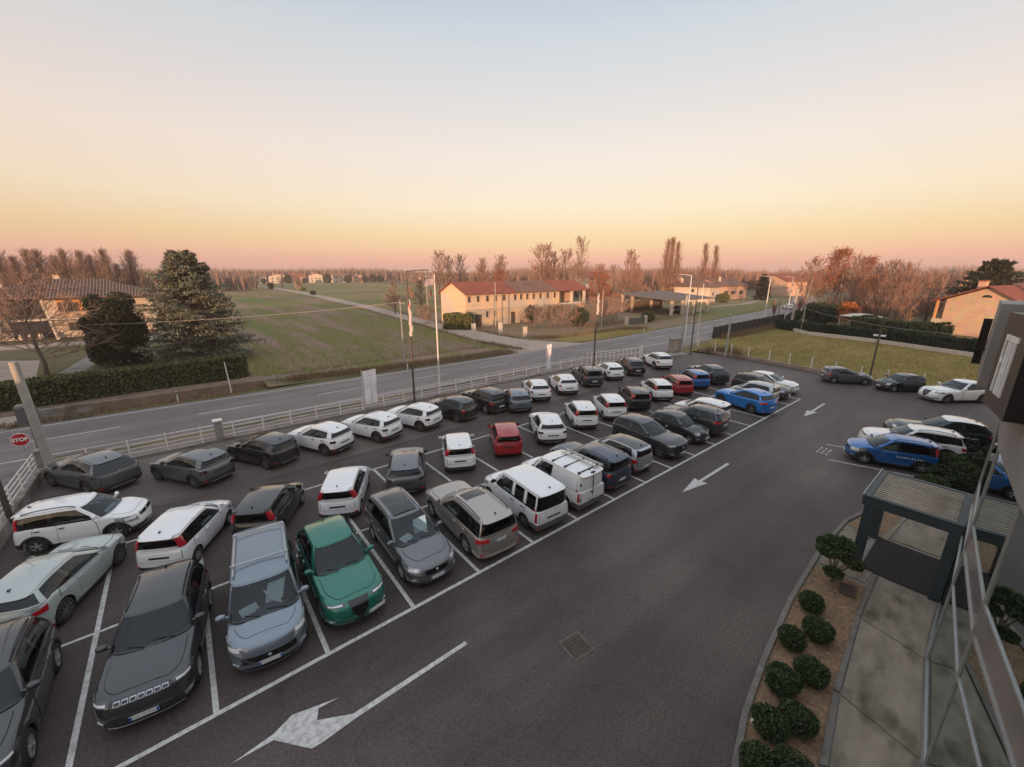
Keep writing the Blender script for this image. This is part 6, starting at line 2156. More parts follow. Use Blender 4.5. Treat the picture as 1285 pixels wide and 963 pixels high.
t = cedar('cedar', 'large grey green cedar with drooping tiers behind the clipped hedge', 3, 12.4, 6.4, 52000, nb=150, sz=.34)
t.location = (2.0, 50.7, 0)
t = cedar('cedar', 'dark spreading conifer behind the roof of the brick house', 8, 12.5, 7.5, 9000, 'darkleaf', 70, .05, 1.0)
t.location = (127, -5.2, 0)
t = cedar('conifer', 'dark pointed conifer right of the pink house by the road', 12, 9.5, 3.2, 5000, 'darkleaf', 60, .3, .7)
t.location = (176, 54, 0)
# --- dense dark evergreen beside it
t = thing('evergreen', 'dense dark rounded evergreen tree left of the big cedar', 'tree', (-5.0, 53.0, 0))
rr = np.random.RandomState(4)
cs, rs = [(0, 0, 3.2)], [(2.6, 2.6, 3.2)]
for k in range(40):
    a, z = rr.uniform(0, 6.28), rr.uniform(.6, 7.2)
    pr = 2.35 * (1 - ((z - 2.9) / 5.4) ** 2) ** .5 if abs(z - 2.9) < 5.4 else .4
    cs.append((pr * math.cos(a) * .8, pr * math.sin(a) * .8, z))
    rs.append((.95, .95, .95))
MB().tube([(0, 0, 0), (0, 0, 5)], [.22, .08], 8).obj('trunk', M['bark'], t)
leaf_cloud(cs, rs, 30000, .19, 5, M['darkleaf'], t, 'crown')
# --- round garden shrubs on the mulch
def shrub(name, label, seed, r, h, n, loc, m='shrub', size=.085, cat='bush', group=None):
    t = thing(name, label, cat, loc, 0, group)
    rr = np.random.RandomState(seed)
    cs = [(0, 0, h * .5)]
    rs = [(r * .86, r * .86, h * .5)]
    for k in range(16):
        a, u = rr.uniform(0, 6.28), rr.uniform(-.5, .95)
        s_ = math.sqrt(1 - u * u)
        cs.append((r * .62 * s_ * math.cos(a), r * .62 * s_ * math.sin(a), h * .5 + h * .30 * u))
        rs.append((r * .40, r * .40, h * .25))
    MB().lathe([(0, .02), (r * .55, .1), (r * .68, h * .45), (r * .5, h * .75), (0, h * .86)], 10).obj('inner_twigs', M['core'], t)
    leaf_cloud(cs, rs, n, size, seed + 50, M[m], t, shell=.75)
    return t
gs = 'round clipped bushes in the planting bed'
s0 = shrub('round_bush', 'round clipped bush topmost in the bed, just below the cloud pruned pine', 1, .37, .58, 4200, (14.35, -7.75, .06), 'shrub', .055, group=gs)
s1 = shrub('round_bush', 'round clipped bush at the walkway side below the pine, second of the bed', 2, .39, .60, 4400, (13.35, -8.2, .06), 'shrub', .055, group=gs)
rows = [(12.45, -7.83, s0, 'round clipped bush at the kerb, third down the planting bed', 1.0), (11.75, -8.46, s1, 'round clipped bush by the walkway edging, fourth down the bed', 1.0),
        (10.9, -8.10, s0, 'large round bush at the kerb beside the small white spotlight', 1.12), (10.15, -8.66, s1, 'round bush at the walkway side, just beyond the white spotlight', 1.0),
        (9.55, -8.30, s0, 'round bush at the kerb, next one above the picture bottom', 1.05), (9.0, -8.95, s1, 'round bush by the edging near the picture bottom', 1.0),
        (8.6, -8.45, s0, 'round bush cut by the bottom edge of the picture', 1.0)]
for k, (x, y, src, lab, s_) in enumerate(rows):
    put(src, x, y, k * 1.3, lab, s_, .06)
g2 = 'low dark bushes behind the visitor bays'
b0 = shrub('low_bush', 'low dark bush nearest the pergola corner behind the blue car', 7, .66, .80, 2200, (26.9, -9.0, .06), 'shrub', .11, group=g2)
b1 = shrub('low_bush', 'low dark bush right behind the tail of the blue car', 9, .72, .92, 2400, (28.5, -9.25, .06), 'darkleaf', .12, group=g2)
for k, (x, y, src, lab) in enumerate(((27.9, -9.9, b1, 'low dark bush near the path, second from the pergola'), (29.7, -9.9, b0, 'low dark bush between the blue car and the path'), (31.0, -10.2, b1, 'low dark bush behind the white off-roader in the visitor bay'),
                                     (32.6, -10.6, b0, 'low dark bush right of the white off-roader'), (34.1, -10.9, b1, 'low dark bush at the tail of the dark green car'), (30.6, -9.4, b0, 'low dark bush at the rear wheel of the white off-roader'), (35.6, -11.6, b0, 'low dark bush at the far end behind the dark green car'))):
    put(src, x, y, k * 1.1, lab, 1.0 + .1 * (k % 3), .06)
# cloud pruned pine
t = thing('cloud_pruned_pine', 'small cloud pruned pine with flat tufts on several bare stems', 'pine', (16.35, -7.75, .06))
mb = MB()
pads = [(0, 0, 1.45, .42), (-.42, .15, 1.30, .34), (.42, -.12, 1.22, .34), (-.12, -.42, 1.08, .28), (.32, -.45, .72, .24), (-.45, -.1, .62, .26), (.25, .35, 1.15, .27)]
for x, y, z, r in pads:
    mb.tube([(0, 0, 0), (x * .3 + .03, y * .3, z * .45), (x * .85, y * .85, z - .06)], [.05, .035, .018], 6)
mb.obj('stems', M['palebark'], t)
for k, (x, y, z, r) in enumerate(pads):
    leaf_cloud([(x, y, z)], [(r, r, r * .46)], 900, .085, 70 + k, M['shrub'], t, 'foliage_pad', .5, .3)

# --- trees one can tell apart
g1 = 'bare trees beyond the long farmhouse'
a1 = bare_tree('bare_tree', 'bare tree with open crown left of the farmhouse gable, by the flagpole', 'tree', 21, 17, 3.9, .32, 40, 9, 9, .075, .2, group=g1)
a2 = bare_tree('bare_tree', 'broad bare tree with fanned reddish crown above the middle of the farmhouse roof', 'tree', 22, 18, 4.8, .25, 46, 9, 10, .075, .22, 'twigred', group=g1)
a3 = bare_tree('bare_tree', 'tall slender bare tree rising highest behind the farmhouse', 'tree', 23, 20, 3.6, .42, 36, 9, 8, .065, .26, 'twig', 'palebark', group=g1)
a4 = bare_tree('bare_tree', 'slim bare tree right of the highest one behind the farmhouse', 'tree', 24, 16.5, 3.5, .36, 40, 9, 9, .075, .2, 'twigred', group=g1)
a1.location = (73.6, 121, 0)
a2.location = (89.9, 84.8, 0)
a3.location = (97.5, 77, 0)
a4.location = (114.8, 71.5, 0)
rr = np.random.RandomState(77)
spots = [(81, 128, a4, .95, 'bare tree second from the flagpole behind the farmhouse'), (90.9, 134, a1, .98, 'bare tree above the left part of the farmhouse roof'), (103.8, 137.7, a4, .95, 'bare tree a little right of the farmhouse gable ridge'),
         (104, 125, a1, .97, 'bare tree above the old grey part of the farmhouse roof'), (98.8, 90, a4, .98, 'bare tree touching the broad fanned one on its right'), (102, 87, a1, 1.0, 'bare tree between the broad fanned one and the tallest one'),
         (118, 112, a1, .85, 'bare tree low behind the red end of the farmhouse roof'), (128, 104, a4, .85, 'bare tree behind the loggia end of the farmhouse'), (126, 92, a2, .72, 'bare bushy tree behind the open shelter'),
         (134, 92, a1, .75, 'bare tree above the left end of the shelter roof'), (150, 92, a4, .8, 'bare tree left of the first poplars'), (132, 80, a2, .62, 'low bare tree above the right end of the shelter roof'),
         (96, 116, a2, .75, 'bushy bare tree low behind the farmhouse ridge'), (110, 105, a2, .7, 'bushy bare tree behind the old grey roof part'), (86, 112, a2, .68, 'bushy bare tree left behind the farmhouse ridge')]
for k, (x, y, src, s_, lab) in enumerate(spots):
    put(src, x, y, rr.uniform(0, 6.28), lab, s_, group=g1)
rb = bare_tree('russet_tree', 'low tree still carrying russet leaves behind the farmhouse roof', 'tree', 31, 10.5, 3.0, .3, 20, 7, 6, .06, .15, 'twigred', 'bark', 'rust', 1500)
rb.location = (83, 98, 0)
g3 = 'poplars behind the white house'
p1 = bare_tree('poplar', 'bare upright poplar, left one of the tight trio behind the shelter', 'poplar', 41, 22, 2.6, .74, 130, 7, 8, .04, .05, 'twigred', 'palebark', group=g3)
p1.location = (142, 75.6, 0)
for x, y, s_, lab in ((143.3, 74.0, 1.03, 'bare upright poplar, middle one of the tight trio behind the shelter'), (147, 73.4, .97, 'bare upright poplar, right one of the tight trio behind the shelter'),
                      (166.5, 72.6, .98, 'bare upright poplar standing right of the trio, left of a pair'), (172.8, 71.4, .95, 'bare upright poplar, right one of the pair behind the white house')):
    put(p1, x, y, x, lab, s_)
# left: bare tree in the garden, tree rows behind the villa
gt = bare_tree('bare_tree', 'wide bare garden tree with twisted limbs at the left edge in front of the villa', 'tree', 51, 9.6, 4.9, .12, 40, 10, 12, .035, .16, 'twig', 'bark', lean=.08)
gt.location = (-10.6, 50.6, 0)
gt2 = put(gt, -16.2, 58, 2.2, 'wide bare tree at the very left edge beside the villa', .9)
g4 = 'row of upright bare trees behind the villa'
u1 = bare_tree('upright_tree', 'upright bare tree nearest the cedar in the row behind the villa', 'tree', 61, 15, 3.2, .80, 90, 7, 9, .04, .04, group=g4)
u1.location = (-7.4, 139.8, 0)
names_ = ['leftmost', 'second', 'third', 'fourth', 'fifth', 'sixth', 'seventh', 'eighth', 'ninth', 'tenth', 'eleventh', 'twelfth', 'thirteenth', 'fourteenth', 'fifteenth', 'sixteenth']
for k in range(16):
    x = -31.5 + k * 1.42
    put(u1, x, 138 + 5 * math.sin(k * 2.1), k * 1.7, 'upright bare tree, %s from the left in the row behind the villa' % names_[k], .72 + .27 * abs(math.sin(k * 1.9)))
# right: reddish trees by the road
r1 = bare_tree('rusty_tree', 'tall rusty tree with a bare top, middle of the three behind the noise wall', 'tree', 71, 14.6, 4.0, .34, 30, 8, 8, .055, .2, 'twigred', 'palebark', 'rust', 4200, lean=.06)
r1.location = (127, 20.6, 0)
r2 = bare_tree('pale_trunk_tree', 'bare tree with a pale slanting trunk, right of the tall rusty one', 'tree', 73, 14.4, 3.8, .30, 28, 8, 7, .055, .3, 'twig', 'palebark', lean=.10)
r2.location = (136, 18, 0)
r3 = bare_tree('pale_trunk_tree', 'slender bare tree with a pale trunk, left of the tall rusty one', 'tree', 74, 12.8, 3.0, .36, 26, 8, 7, .055, .25, 'twig', 'palebark', 'rust', 700, lean=.08)
r3.location = (117.5, 22.9, 0)
put(r1, 152, 19.5, 1.0, 'rusty tree farther back beside the pale slanting trunk', .92)
put(r2, 149, 15, 2.6, 'bare tree above the canopy roof, behind the lamp post', .9)
put(r3, 158, 27, 4.0, 'thin bare tree where the road vanishes', .95)
th_ = bare_tree('thicket_tree', 'dense upright reddish thicket tree left of the brick house', 'tree', 81, 11.5, 3.0, .62, 30, 7, 8, .045, .05, 'twigred', 'bark', stems=3)
th_.location = (108.5, 5.0, 0)
for x, y, s_, lab in ((113, 7.4, 1.05, 'dense reddish thicket tree second from the brick house'), (106.0, 3.2, .80, 'dense reddish thicket tree touching the brick house eaves'), (104, 7.0, .78, 'low dense thicket behind the tall loose hedge'),
                      (118, 10.5, .95, 'reddish thicket tree behind the lamp post of the grey hatchback'), (101, 4.0, .70, 'low dark thicket just left of the orange loggia'), (122, 15, .8, 'reddish thicket under the pale slanting trunk'), (112, 1.5, .85, 'dense reddish thicket tree behind the brick house loggia')):
    put(th_, x, y, x * 1.3, lab, s_)
ob = bare_tree('orange_bush', 'bright orange leaved bush behind the canopy roof', 'bush', 83, 3.8, 1.6, .3, 18, 7, 6, .04, .08, 'twigred', 'bark', 'rust2', 2400)
ob.location = (103, 11.4, 0)
pk = bare_tree('pink_tree', 'pinkish orange round tree lit by the low sun right of the pale trunk', 'tree', 84, 8.8, 3.2, .3, 26, 8, 8, .05, .12, 'twigred', 'palebark', 'rust2', 2600)
pk.location = (128, 12.5, 0)
shrub('yellow_bush', 'yellow green bush left of the orange leaved bush', 85, 2.1, 3.6, 2600, (108, 14.6, 0), 'yellowgreen', .3)
shrub('dark_bush', 'big dark evergreen bush at the hedge corner beyond the lawn', 86, 2.9, 4.4, 4200, (101, 15.6, 0), 'darkleaf', .3)
shrub('boxy_bush', 'dark clipped bush on the meadow in front of the pink house', 87, 2.2, 3.2, 2200, (150, 56.5, 0), 'hedge', .32)
shrub('round_bush', 'round dark bush right of the farm gate by the shelter', 88, 1.5, 2.2, 1600, (78.2, 39.6, 0), 'hedge', .24)
shrub('dark_bush', 'dark green bush at the right end of the farmyard thicket', 89, 2.0, 3.6, 2600, (61.5, 44.2, 0), 'darkleaf', .28)
shrub('conifer_bush', 'narrow dark bush against the farmhouse wall near its door', 90, .9, 3.6, 1200, (57, 53.6, 0), 'darkleaf', .3)
hedge('laurel_hedge', 'dark green laurel clump in front of the farmhouse gable', (38.8, 56.8), (42.4, 53.4), 2.2, 2.6, 3600, 6, 'hedge', .30, uneven=.25)
brd = bare_tree('bramble', 'dark brown bramble thicket in front of the farmhouse, left part', 'bush', 91, 3.4, 2.6, .2, 34, 8, 8, .05, .03, 'twig', 'bark', stems=4)
brd.location = (52.5, 47.5, 0)
for x, y, s_, lab in ((56, 46.5, 1.15, 'dark brown bramble thicket in front of the farmhouse, middle part'), (59, 45.4, 1.1, 'dark brown bramble thicket beside the dark green bush'), (66, 43.5, 1.3, 'tangled brown thicket right of the dark green bush'), (70.5, 44.8, 1.35, 'tangled brown thicket between the bush and the open shelter'), (76, 47, 1.3, 'tangled brown thicket left of the open shelter'),
                      (39.8, 66, 1.0, 'brown thicket behind the farmhouse gable by the track'), (45.5, 96, 1.2, 'brown thicket with stakes along the gravel track')):
    put(brd, x, y, x, lab, s_)
put(rb, 84, 58, 1.1, 'reddish bare tree at the loggia end of the farmhouse', .95)
put(rb, 88.5, 60, 2.3, 'reddish bushy tree between the farmhouse and the open shelter', .82)
yt = put(a4, 47.5, 84, .7, 'small bare tree behind the farmhouse gable near the grey pole', .50)
put(a1, 43.5, 90, 1.9, 'small bare tree beside the gravel track behind the flagpole', .48)
for k, (x, y, lab) in enumerate(((49.6, 300, 'dark shrub alone on the far gravel track'), (60, 260, 'small dark shrub in the far grass field'), (52, 205, 'low dark shrub at the bend of the gravel track'))):
    shrub('field_shrub', lab, 93 + k, 2.2 if k == 0 else 1.5, 4.2 if k == 0 else 1.8, 500, (x, y, 0), 'hedge', .6)
# dark garden trees in front of the far houses
g5 = 'dark garden trees among the far houses'
dt = shrub('garden_tree', 'dark round garden tree at the left end of the far houses', 97, 4.5, 8.5, 900, (54, 462, 0), 'darkleaf', 1.2, 'tree', g5)
for k, (x, y, s_, lab) in enumerate(((90, 456, .95, 'dark garden tree left of the pinkish far house'), (126, 452, 1.0, 'dark garden tree between the gabled far house and the wide pale one'), (146, 450, .9, 'dark garden tree before the wide pale far house'),
                                     (163, 446, .85, 'dark garden tree near the right end of the far houses'), (172, 446, 1.0, 'dark tree just right of the far houses'), (182, 450, .85, 'last dark tree right of the far houses'), (68, 452, .6, 'low dark garden tree in front of the left far houses'), (104, 452, .55, 'low dark garden tree in front of the pinkish far house'))):
    put(dt, x, y, k, lab, s_)
# --- weeds on the verges: nobody could count them
rr = np.random.RandomState(9)
V, F = [], []
def weeds(n, fx, hmin, hmax):
    for k in range(n):
        x, y = fx()
        h = rr.uniform(hmin, hmax)
        a = rr.uniform(0, 6.28)
        b0 = len(V)
        V.extend([(x - .03 * math.cos(a), y - .03 * math.sin(a), 0), (x + .03 * math.cos(a), y + .03 * math.sin(a), 0), (x + rr.normal(0, .12), y + rr.normal(0, .12), h)])
        F.append((b0, b0 + 1, b0 + 2))
def along(pts, w):
    pts = np.array(pts, float)
    def f():
        i = rr.randint(len(pts) - 1)
        p = pts[i] + (pts[i + 1] - pts[i]) * rr.rand()
        return p[0] + rr.normal(0, w), p[1] + rr.normal(0, w)
    return f
weeds(5200, along([(8, 33.2), (14, 32.4), (22, 31.6), (34, 31.0)], .6), .15, .65)
weeds(1500, along([(68, 20.9), (99, 21.3)], .5), .2, .8)
weeds(2500, along([(67, 19.0), (78, 18.6), (92, 19.0)], .5), .3, 1.0)
weeds(900, along([(53.2, 14.5), (54.5, 12.5), (53, 10.5)], .45), .5, 1.3)
weeds(3500, along([(44, 38), (48, 36.2), (64, 35.8), (68, 34)], .8), .15, .5)
weeds(2600, along([(-20, 31.4), (4, 31.4)], .35), .1, .35)
weeds(1800, along([(60, 42), (75, 41), (92, 41)], 1.6), .2, .8)
weeds(2600, along([(36, 31.5), (35.2, 40), (38, 69), (44, 127)], .35), .15, .5)
weeds(1500, along([(42, 38), (42.6, 64), (45.4, 92)], .4), .15, .6)
weeds(900, along([(5, 36.5), (4.6, 60), (3.5, 90)], .6), .2, .7)
o = np_obj('dry_weeds', V, F, M['dryweed'])
tag(o, 'dry tan weeds along the road verges and the edge of the lawn', 'weeds', kind='stuff')
V, F = [], []
weeds(9000, lambda: (rr.uniform(53, 84), rr.uniform(-14, 18)), .04, .12)
weeds(5000, lambda: (rr.uniform(53, 84), rr.uniform(-14, 18)), .10, .22)
o = np_obj('lawn_grass', V, F, M['lawn'])
tag(o, 'short yellow green grass of the lawn', 'grass', kind='stuff')
V, F = [], []
def in_field():
    v = rr.rand() ** 1.8
    y = 36 + 95 * v
    x0, x1 = 4.4 + 2 * (y < 60), 34.6 + .095 * max(0, y - 40)
    return x0 + (x1 - x0) * rr.rand(), y
weeds(16000, in_field, .06, .22)
o = np_obj('field_grass', V, F, M['fieldtuft'])
tag(o, 'short rough grass and clods scattered over the ploughed field', 'grass', kind='stuff')
# --- far woods that read as one mass
def wood(name, label, pts, n, hmin, hmax, depth, seed, m='twig', w=.42):
    rr = np.random.RandomState(seed)
    pts = np.array(pts, float)
    seg = np.linalg.norm(np.diff(pts, axis=0), axis=1)
    i = rr.choice(len(seg), n, p=seg / seg.sum())
    P = pts[i] + (pts[i + 1] - pts[i]) * rr.rand(n, 1)
    P = P + rr.normal(0, depth, (n, 2))
    lump = .78 + .22 * np.sin(P[:, 0] * .021 + seed) * np.sin(P[:, 1] * .017 + 2 * seed)
    H = rr.uniform(hmin, hmax, n) * lump
    K = 15
    a = rr.uniform(0, 6.28, (n, K))
    sp = rr.uniform(.05, .26, (n, K)) * H[:, None]
    z0 = rr.uniform(0, .45, (n, K)) * H[:, None]
    z1 = np.minimum(z0 + rr.uniform(.4, .75, (n, K)) * H[:, None], H[:, None] * rr.uniform(.8, 1.02, (n, K)))
    ww = w * rr.uniform(.6, 1.5, (n, K))
    X0, Y0 = P[:, :1] + .3 * sp * np.cos(a), P[:, 1:] + .3 * sp * np.sin(a)
    c, s_ = np.cos(a + 1.5), np.sin(a + 1.5)
    V = np.stack([np.stack([X0 - c * ww, Y0 - s_ * ww, z0], -1), np.stack([X0 + c * ww, Y0 + s_ * ww, z0], -1), np.stack([P[:, :1] + sp * np.cos(a), P[:, 1:] + sp * np.sin(a), z1], -1)], 2)
    V = V.reshape(-1, 3)
    o = np_obj(name, V, np.arange(len(V)).reshape(-1, 3), M[m])
    return tag(o, label, 'wood', kind='stuff')
wood('far_wood', 'far bare wood along the horizon behind the fields', [(-320, 640), (20, 640), (150, 620), (300, 560), (420, 480)], 3400, 14, 24, 28, 1)
wood('far_wood', 'bare wood behind the farmhouse and the poplars', [(200, 330), (260, 260), (330, 200), (420, 150)], 1800, 11, 18, 22, 2)
wood('far_wood', 'reddish bare wood right of the poplars and behind the rusty trees', [(260, 150), (330, 90), (340, 30), (330, -40)], 1300, 9, 17, 22, 3, 'twigred')
wood('far_wood', 'bare wood on the left horizon behind the villa', [(-260, 330), (-120, 300), (-30, 280), (22, 300)], 1500, 12, 18, 16, 4)
wood('near_scrub', 'low brown scrub filling the ground behind the farmhouse', [(96, 140), (120, 120), (140, 100), (200, 90)], 520, 4, 9, 9, 5, 'twigred', .25)
wood('near_scrub', 'low brown scrub between the road and the brick house', [(118, 18), (130, 14), (150, 8), (170, 0)], 200, 3.5, 7.5, 5, 6, 'twigred', .2)
wood('garden_scrub', 'brown garden shrubs around the villa', [(-30, 98), (-16, 102), (0, 102)], 260, 2.5, 5.5, 3, 7, 'twig', .15)
wood('far_ridge_wood', 'hazy wooded horizon at the right', [(420, 480), (620, 380), (760, 250), (820, 60), (800, -200)], 2600, 16, 28, 40, 8)
# one white car and a van on the far road
for key, col, x, y, h, lab in (('hatch', 'white', 136, 31.5, 40, 'white car driving away where the road vanishes'), ('people_mover', 'silver', 104.5, 47.0, 170, 'pale car parked under the open shelter')):
    cr2 = Car(**{**SPEC[key]}).build('parked_car', lab, col)
    cr2.location = (x, y, 0)
    cr2.rotation_euler = (0, 0, R(h))
# ------------------------------------------------------------------ the showroom at the right and its forecourt
M['mullion'] = mat('mullion_aluminium', (.42, .41, .39), (.34, .33, .32), scale=4, rough=.4, metal=.5)
M['cladding'] = mat('grey_cladding', (.27, .25, .235), (.21, .195, .185), scale=.8, rough=.7)
M['signbrown'] = mat('brown_sign_panel', (.065, .050, .040), (.05, .038, .031), scale=2, rough=.5)
M['steel'] = mat('dark_blue_steel', (.045, .062, .072), (.035, .048, .056), scale=3, rough=.5, metal=.2)
M['louvre'] = mat('louvre_slat', (.40, .345, .275), (.28, .235, .185), scale=1.6, rough=.75, c3=(.20, .17, .13), scale3=.9, lo3=.52, hi3=.7)
M['mat'] = mat('entrance_mat', (.040, .032, .030), (.028, .022, .021), scale=14, rough=1, bump=.4, bscale=60)
M['slabs'] = mat('walkway_slab', (.31, .255, .195), (.20, .162, .12), scale=.9, stretch=(1, 2.2, 1), rough=.85, c3=(.095, .075, .05), scale3=.8, lo3=.52, hi3=.70, bump=.15, bscale=30, detail=10)
M['mulch'] = mat('gravel_mulch', (.34, .215, .125), (.17, .105, .065), scale=9, rough=1, bump=.8, bscale=30, detail=8)
M['facadeglass'] = glass_mat('showroom_glass', (.13, .145, .14), .012, 1.55, 1.7, (.62, .68, .68))
M['spandrel'] = mat('spandrel_panel', (.24, .22, .215), (.20, .185, .18), scale=1.5, rough=.22, coat=.5)
M['floor'] = mat('showroom_floor', (.11, .105, .10), (.09, .086, .082), scale=1, rough=.35)
pl = [(-3.0, -16.5), (1.4, -13.9), (4.86, -12.28), (8.1, -11.29), (11.46, -10.61), (14.86, -10.26), (18.1, -10.2), (21.5, -10.25), (24.5, -10.5)]
bld = thing('showroom', 'grey car showroom with curved glass front at the right of the car park', 'building', (0, 0, 0))
levels = [.06, 2.45, 3.45, 4.15, 6.2]
for (a, b_) in zip(pl[:-1], pl[1:]):
    for z0, z1 in zip(levels[:-1], levels[1:]):
        mb = MB().poly([(a[0], a[1], z0), (b_[0], b_[1], z0), (b_[0], b_[1], z1), (a[0], a[1], z1)])
        mb.obj('glass_pane' if z0 != 3.45 else 'spandrel_panel', M['facadeglass'] if z0 != 3.45 else M['spandrel'], bld, False)
    for z in levels:
        d_ = np.array((b_[0] - a[0], b_[1] - a[1]))
        d_ = d_ / np.linalg.norm(d_) * .03
        MB().beam((a[0] + d_[0], a[1] + d_[1], z), (b_[0] - d_[0], b_[1] - d_[1], z), .05, .055).obj('transom', M['mullion'], bld, False)
for p in pl:
    MB().beam((p[0], p[1], 0), (p[0], p[1], 6.25), .055, .07).obj('mullion', M['mullion'], bld, False)
MB().prism(pl + [(24.5, -30), (-3, -30)], .015, .05).obj('floor', M['floor'], bld, False)
MB().prism([(x, y - 3.2) for x, y in pl] + [(24.5, -30), (-3, -30)], .1, 6.2).obj('inner_wall', M['cladding'], bld, False)
up = [(-3.2, -16.6), (1.35, -13.85), (4.84, -12.23), (8.08, -11.24), (11.45, -10.56), (14.86, -10.21), (18.05, -10.16), (18.06, -10.22), (24.6, -10.46), (24.6, -30), (-3.2, -30)]
MB().prism(up, 6.25, 9.25).obj('upper_storey', M['cladding'], bld, False)
MB().prism([(x + .0, y + .07) if y > -17 else (x, y) for x, y in up], 9.25, 9.42).obj('parapet', mat('parapet_metal', (.33, .30, .27), rough=.5), bld, False)
MB().box(24.7, 45, -40, -12.4, 0, 8.8).obj('rear_shade_wing', M['cladding'], bld, False)  # unseen wing added to keep low sun off the lot's right end
MB().box(-14, -3.3, -44, -17, 0, 9.2).obj('left_shade_wing', M['cladding'], bld, False)  # unseen wing added to help shade the lot from the low sun
MB().prism([(16.0, -10.12), (16.0, -9.62), (18.0, -9.52), (18.0, -10.12)][::-1], 7.3, 9.30).obj('projecting_bay', M['cladding'], bld, False)
# hanging brown sign box with white letters
ang = math.atan2(-.20, -.98)
sg = thing('lettered_sign', 'dark brown sign box with tall white letters on the showroom wall', 'sign', (14.25, -9.80, 7.30), math.atan2(.20, .98))
# frame: x runs back along the wall away from the near edge
Ws, Hs = 1.66, 1.93
MB().box(-Ws, 0, -.40, 0, 0, Hs).obj('panel', M['signbrown'], sg, False)
MB().box(-Ws - .012, -Ws - .004, -.40, -.0, .0, Hs).obj('side_face', M['gloss'], sg, False)
def strokes(k):
    w, h = .20, 1.18
    s_ = .068
    return {'F': [(0, s_, 0, h), (s_, w, h - .10, h), (s_, w * .85, h * .52, h * .52 + .09)],
            'I': [(0, s_, 0, h)],
            'A': [(0, s_, 0, h), (w - s_, w, 0, h), (s_, w - s_, h - .09, h), (s_, w - s_, h * .38, h * .38 + .08)],
            'T': [(w / 2 - s_ / 2, w / 2 + s_ / 2, 0, h - .1), (-.02, w + .02, h - .1, h)]}[k]
x = -.42
for ch, adv in (('F', .24), ('I', .10), ('A', .235), ('T', .24)):
    mb = MB()
    for a, b_, z0, z1 in strokes(ch):
        mb.box(x - b_, x - a, .0, .028, .33 + z0, .33 + z1)
    mb.obj('letter', M['signwhite'], sg, False)
    x -= adv
t = thing('blade_sign', 'black blade sign seen edge-on, standing off the showroom wall behind the lettered sign', 'sign', (17.6, -9.44, 7.62), 0)
MB().box(-.10, .10, -.08, .08, 0, 1.22).obj('panel', M['gloss'], t, False)
MB().beam((0, -.2, .4), (0, -.05, .4), .06).obj('bracket', M['lampdark'], t, False)
t = thing('emblem_sign', 'small pink and white emblem on the showroom parapet at the picture edge', 'sign', (9.3, -10.42, 8.72), math.atan2(.20, .98))
MB().box(-.5, .30, -.08, 0, 0, .48).obj('plate', mat('pale_emblem', (.60, .40, .36), (.70, .62, .58), scale=3, rough=.5), t, False)
mb = MB()
mb.beam((-.42, .012, .06), (-.10, .012, .42), .10, .02)
mb.beam((-.05, .012, .10), (.22, .012, .36), .08, .02)
mb.obj('emblem_mark', mat('emblem_red', (.45, .06, .07), rough=.5), t, False)
# unseen hall added behind the camera, outside the picture: it shades the lot from the low sun
nb = thing('unseen_shade_hall', 'plain grey hall added out of view to shade the lot', 'building', (-64, -50, 0))
MB().box(0, 40, 0, 66, 0, 6.5).obj('wall', M['cladding'], nb, False)
MB().box(-.3, 40.3, -.3, 66.3, 6.5, 6.8).obj('roof', M['slab'], nb, False)
nb = thing('unseen_shade_house', 'plain house added out of view to shade the cedar and hedge', 'house', (-52, 22, 0))  # unseen block added so the cedar and hedge stand in shade
MB().box(0, 18, 0, 24, 0, 7.5).obj('wall', M['cladding'], nb, False)
MB().box(-.5, 18.5, -.5, 24.5, 7.5, 7.9).obj('roof', M['slab'], nb, False)
# ---- pergola over the entrance
pg = thing('entrance_pergola', 'dark steel entrance pergola with a slatted louvre roof at the showroom door', 'pergola', (0, 0, 0))
x0, x1, y0, y1, zt = 17.85, 20.75, -10.12, -7.95, 2.78
for a, b_, nm in (((x0, y1), (x1, y1), 0), ((x0, y0), (x1, y0), 0)):
    MB().box(x0, x1, a[1] - .09, a[1] + .09, zt - .34, zt).obj('beam', M['steel'], pg, False)
for xx_ in (x0 + .09, x1 - .09):
    MB().box(xx_ - .09, xx_ + .09, y0 + .092, y1 - .092, zt - .34, zt).obj('beam', M['steel'], pg, False)
for xx_ in (x0 + .14, x1 - .14):
    for yy_ in (y0 + .06, y1 - .12):
        MB().box(xx_ - .16, xx_ + .16, yy_ - .13, yy_ + .13, 0, zt - .342).obj('post', M['steel'], pg, False)
n = 14
for k in range(n):
    x = x0 + .30 + (x1 - x0 - .55) * k / (n - 1)
    MB().obox((x, (y0 + y1) / 2, zt - .03), (.047, 0, .003), (0, (y1 - y0) / 2 - .1, 0), (0, 0, .006)).obj('slat', M['louvre'], pg, False)
MB().box(x0 - .01, x1 + .01, y1 + .092, y1 + .12, zt - .05, zt + .03).obj('edge_trim', M['mullion'], pg, False)
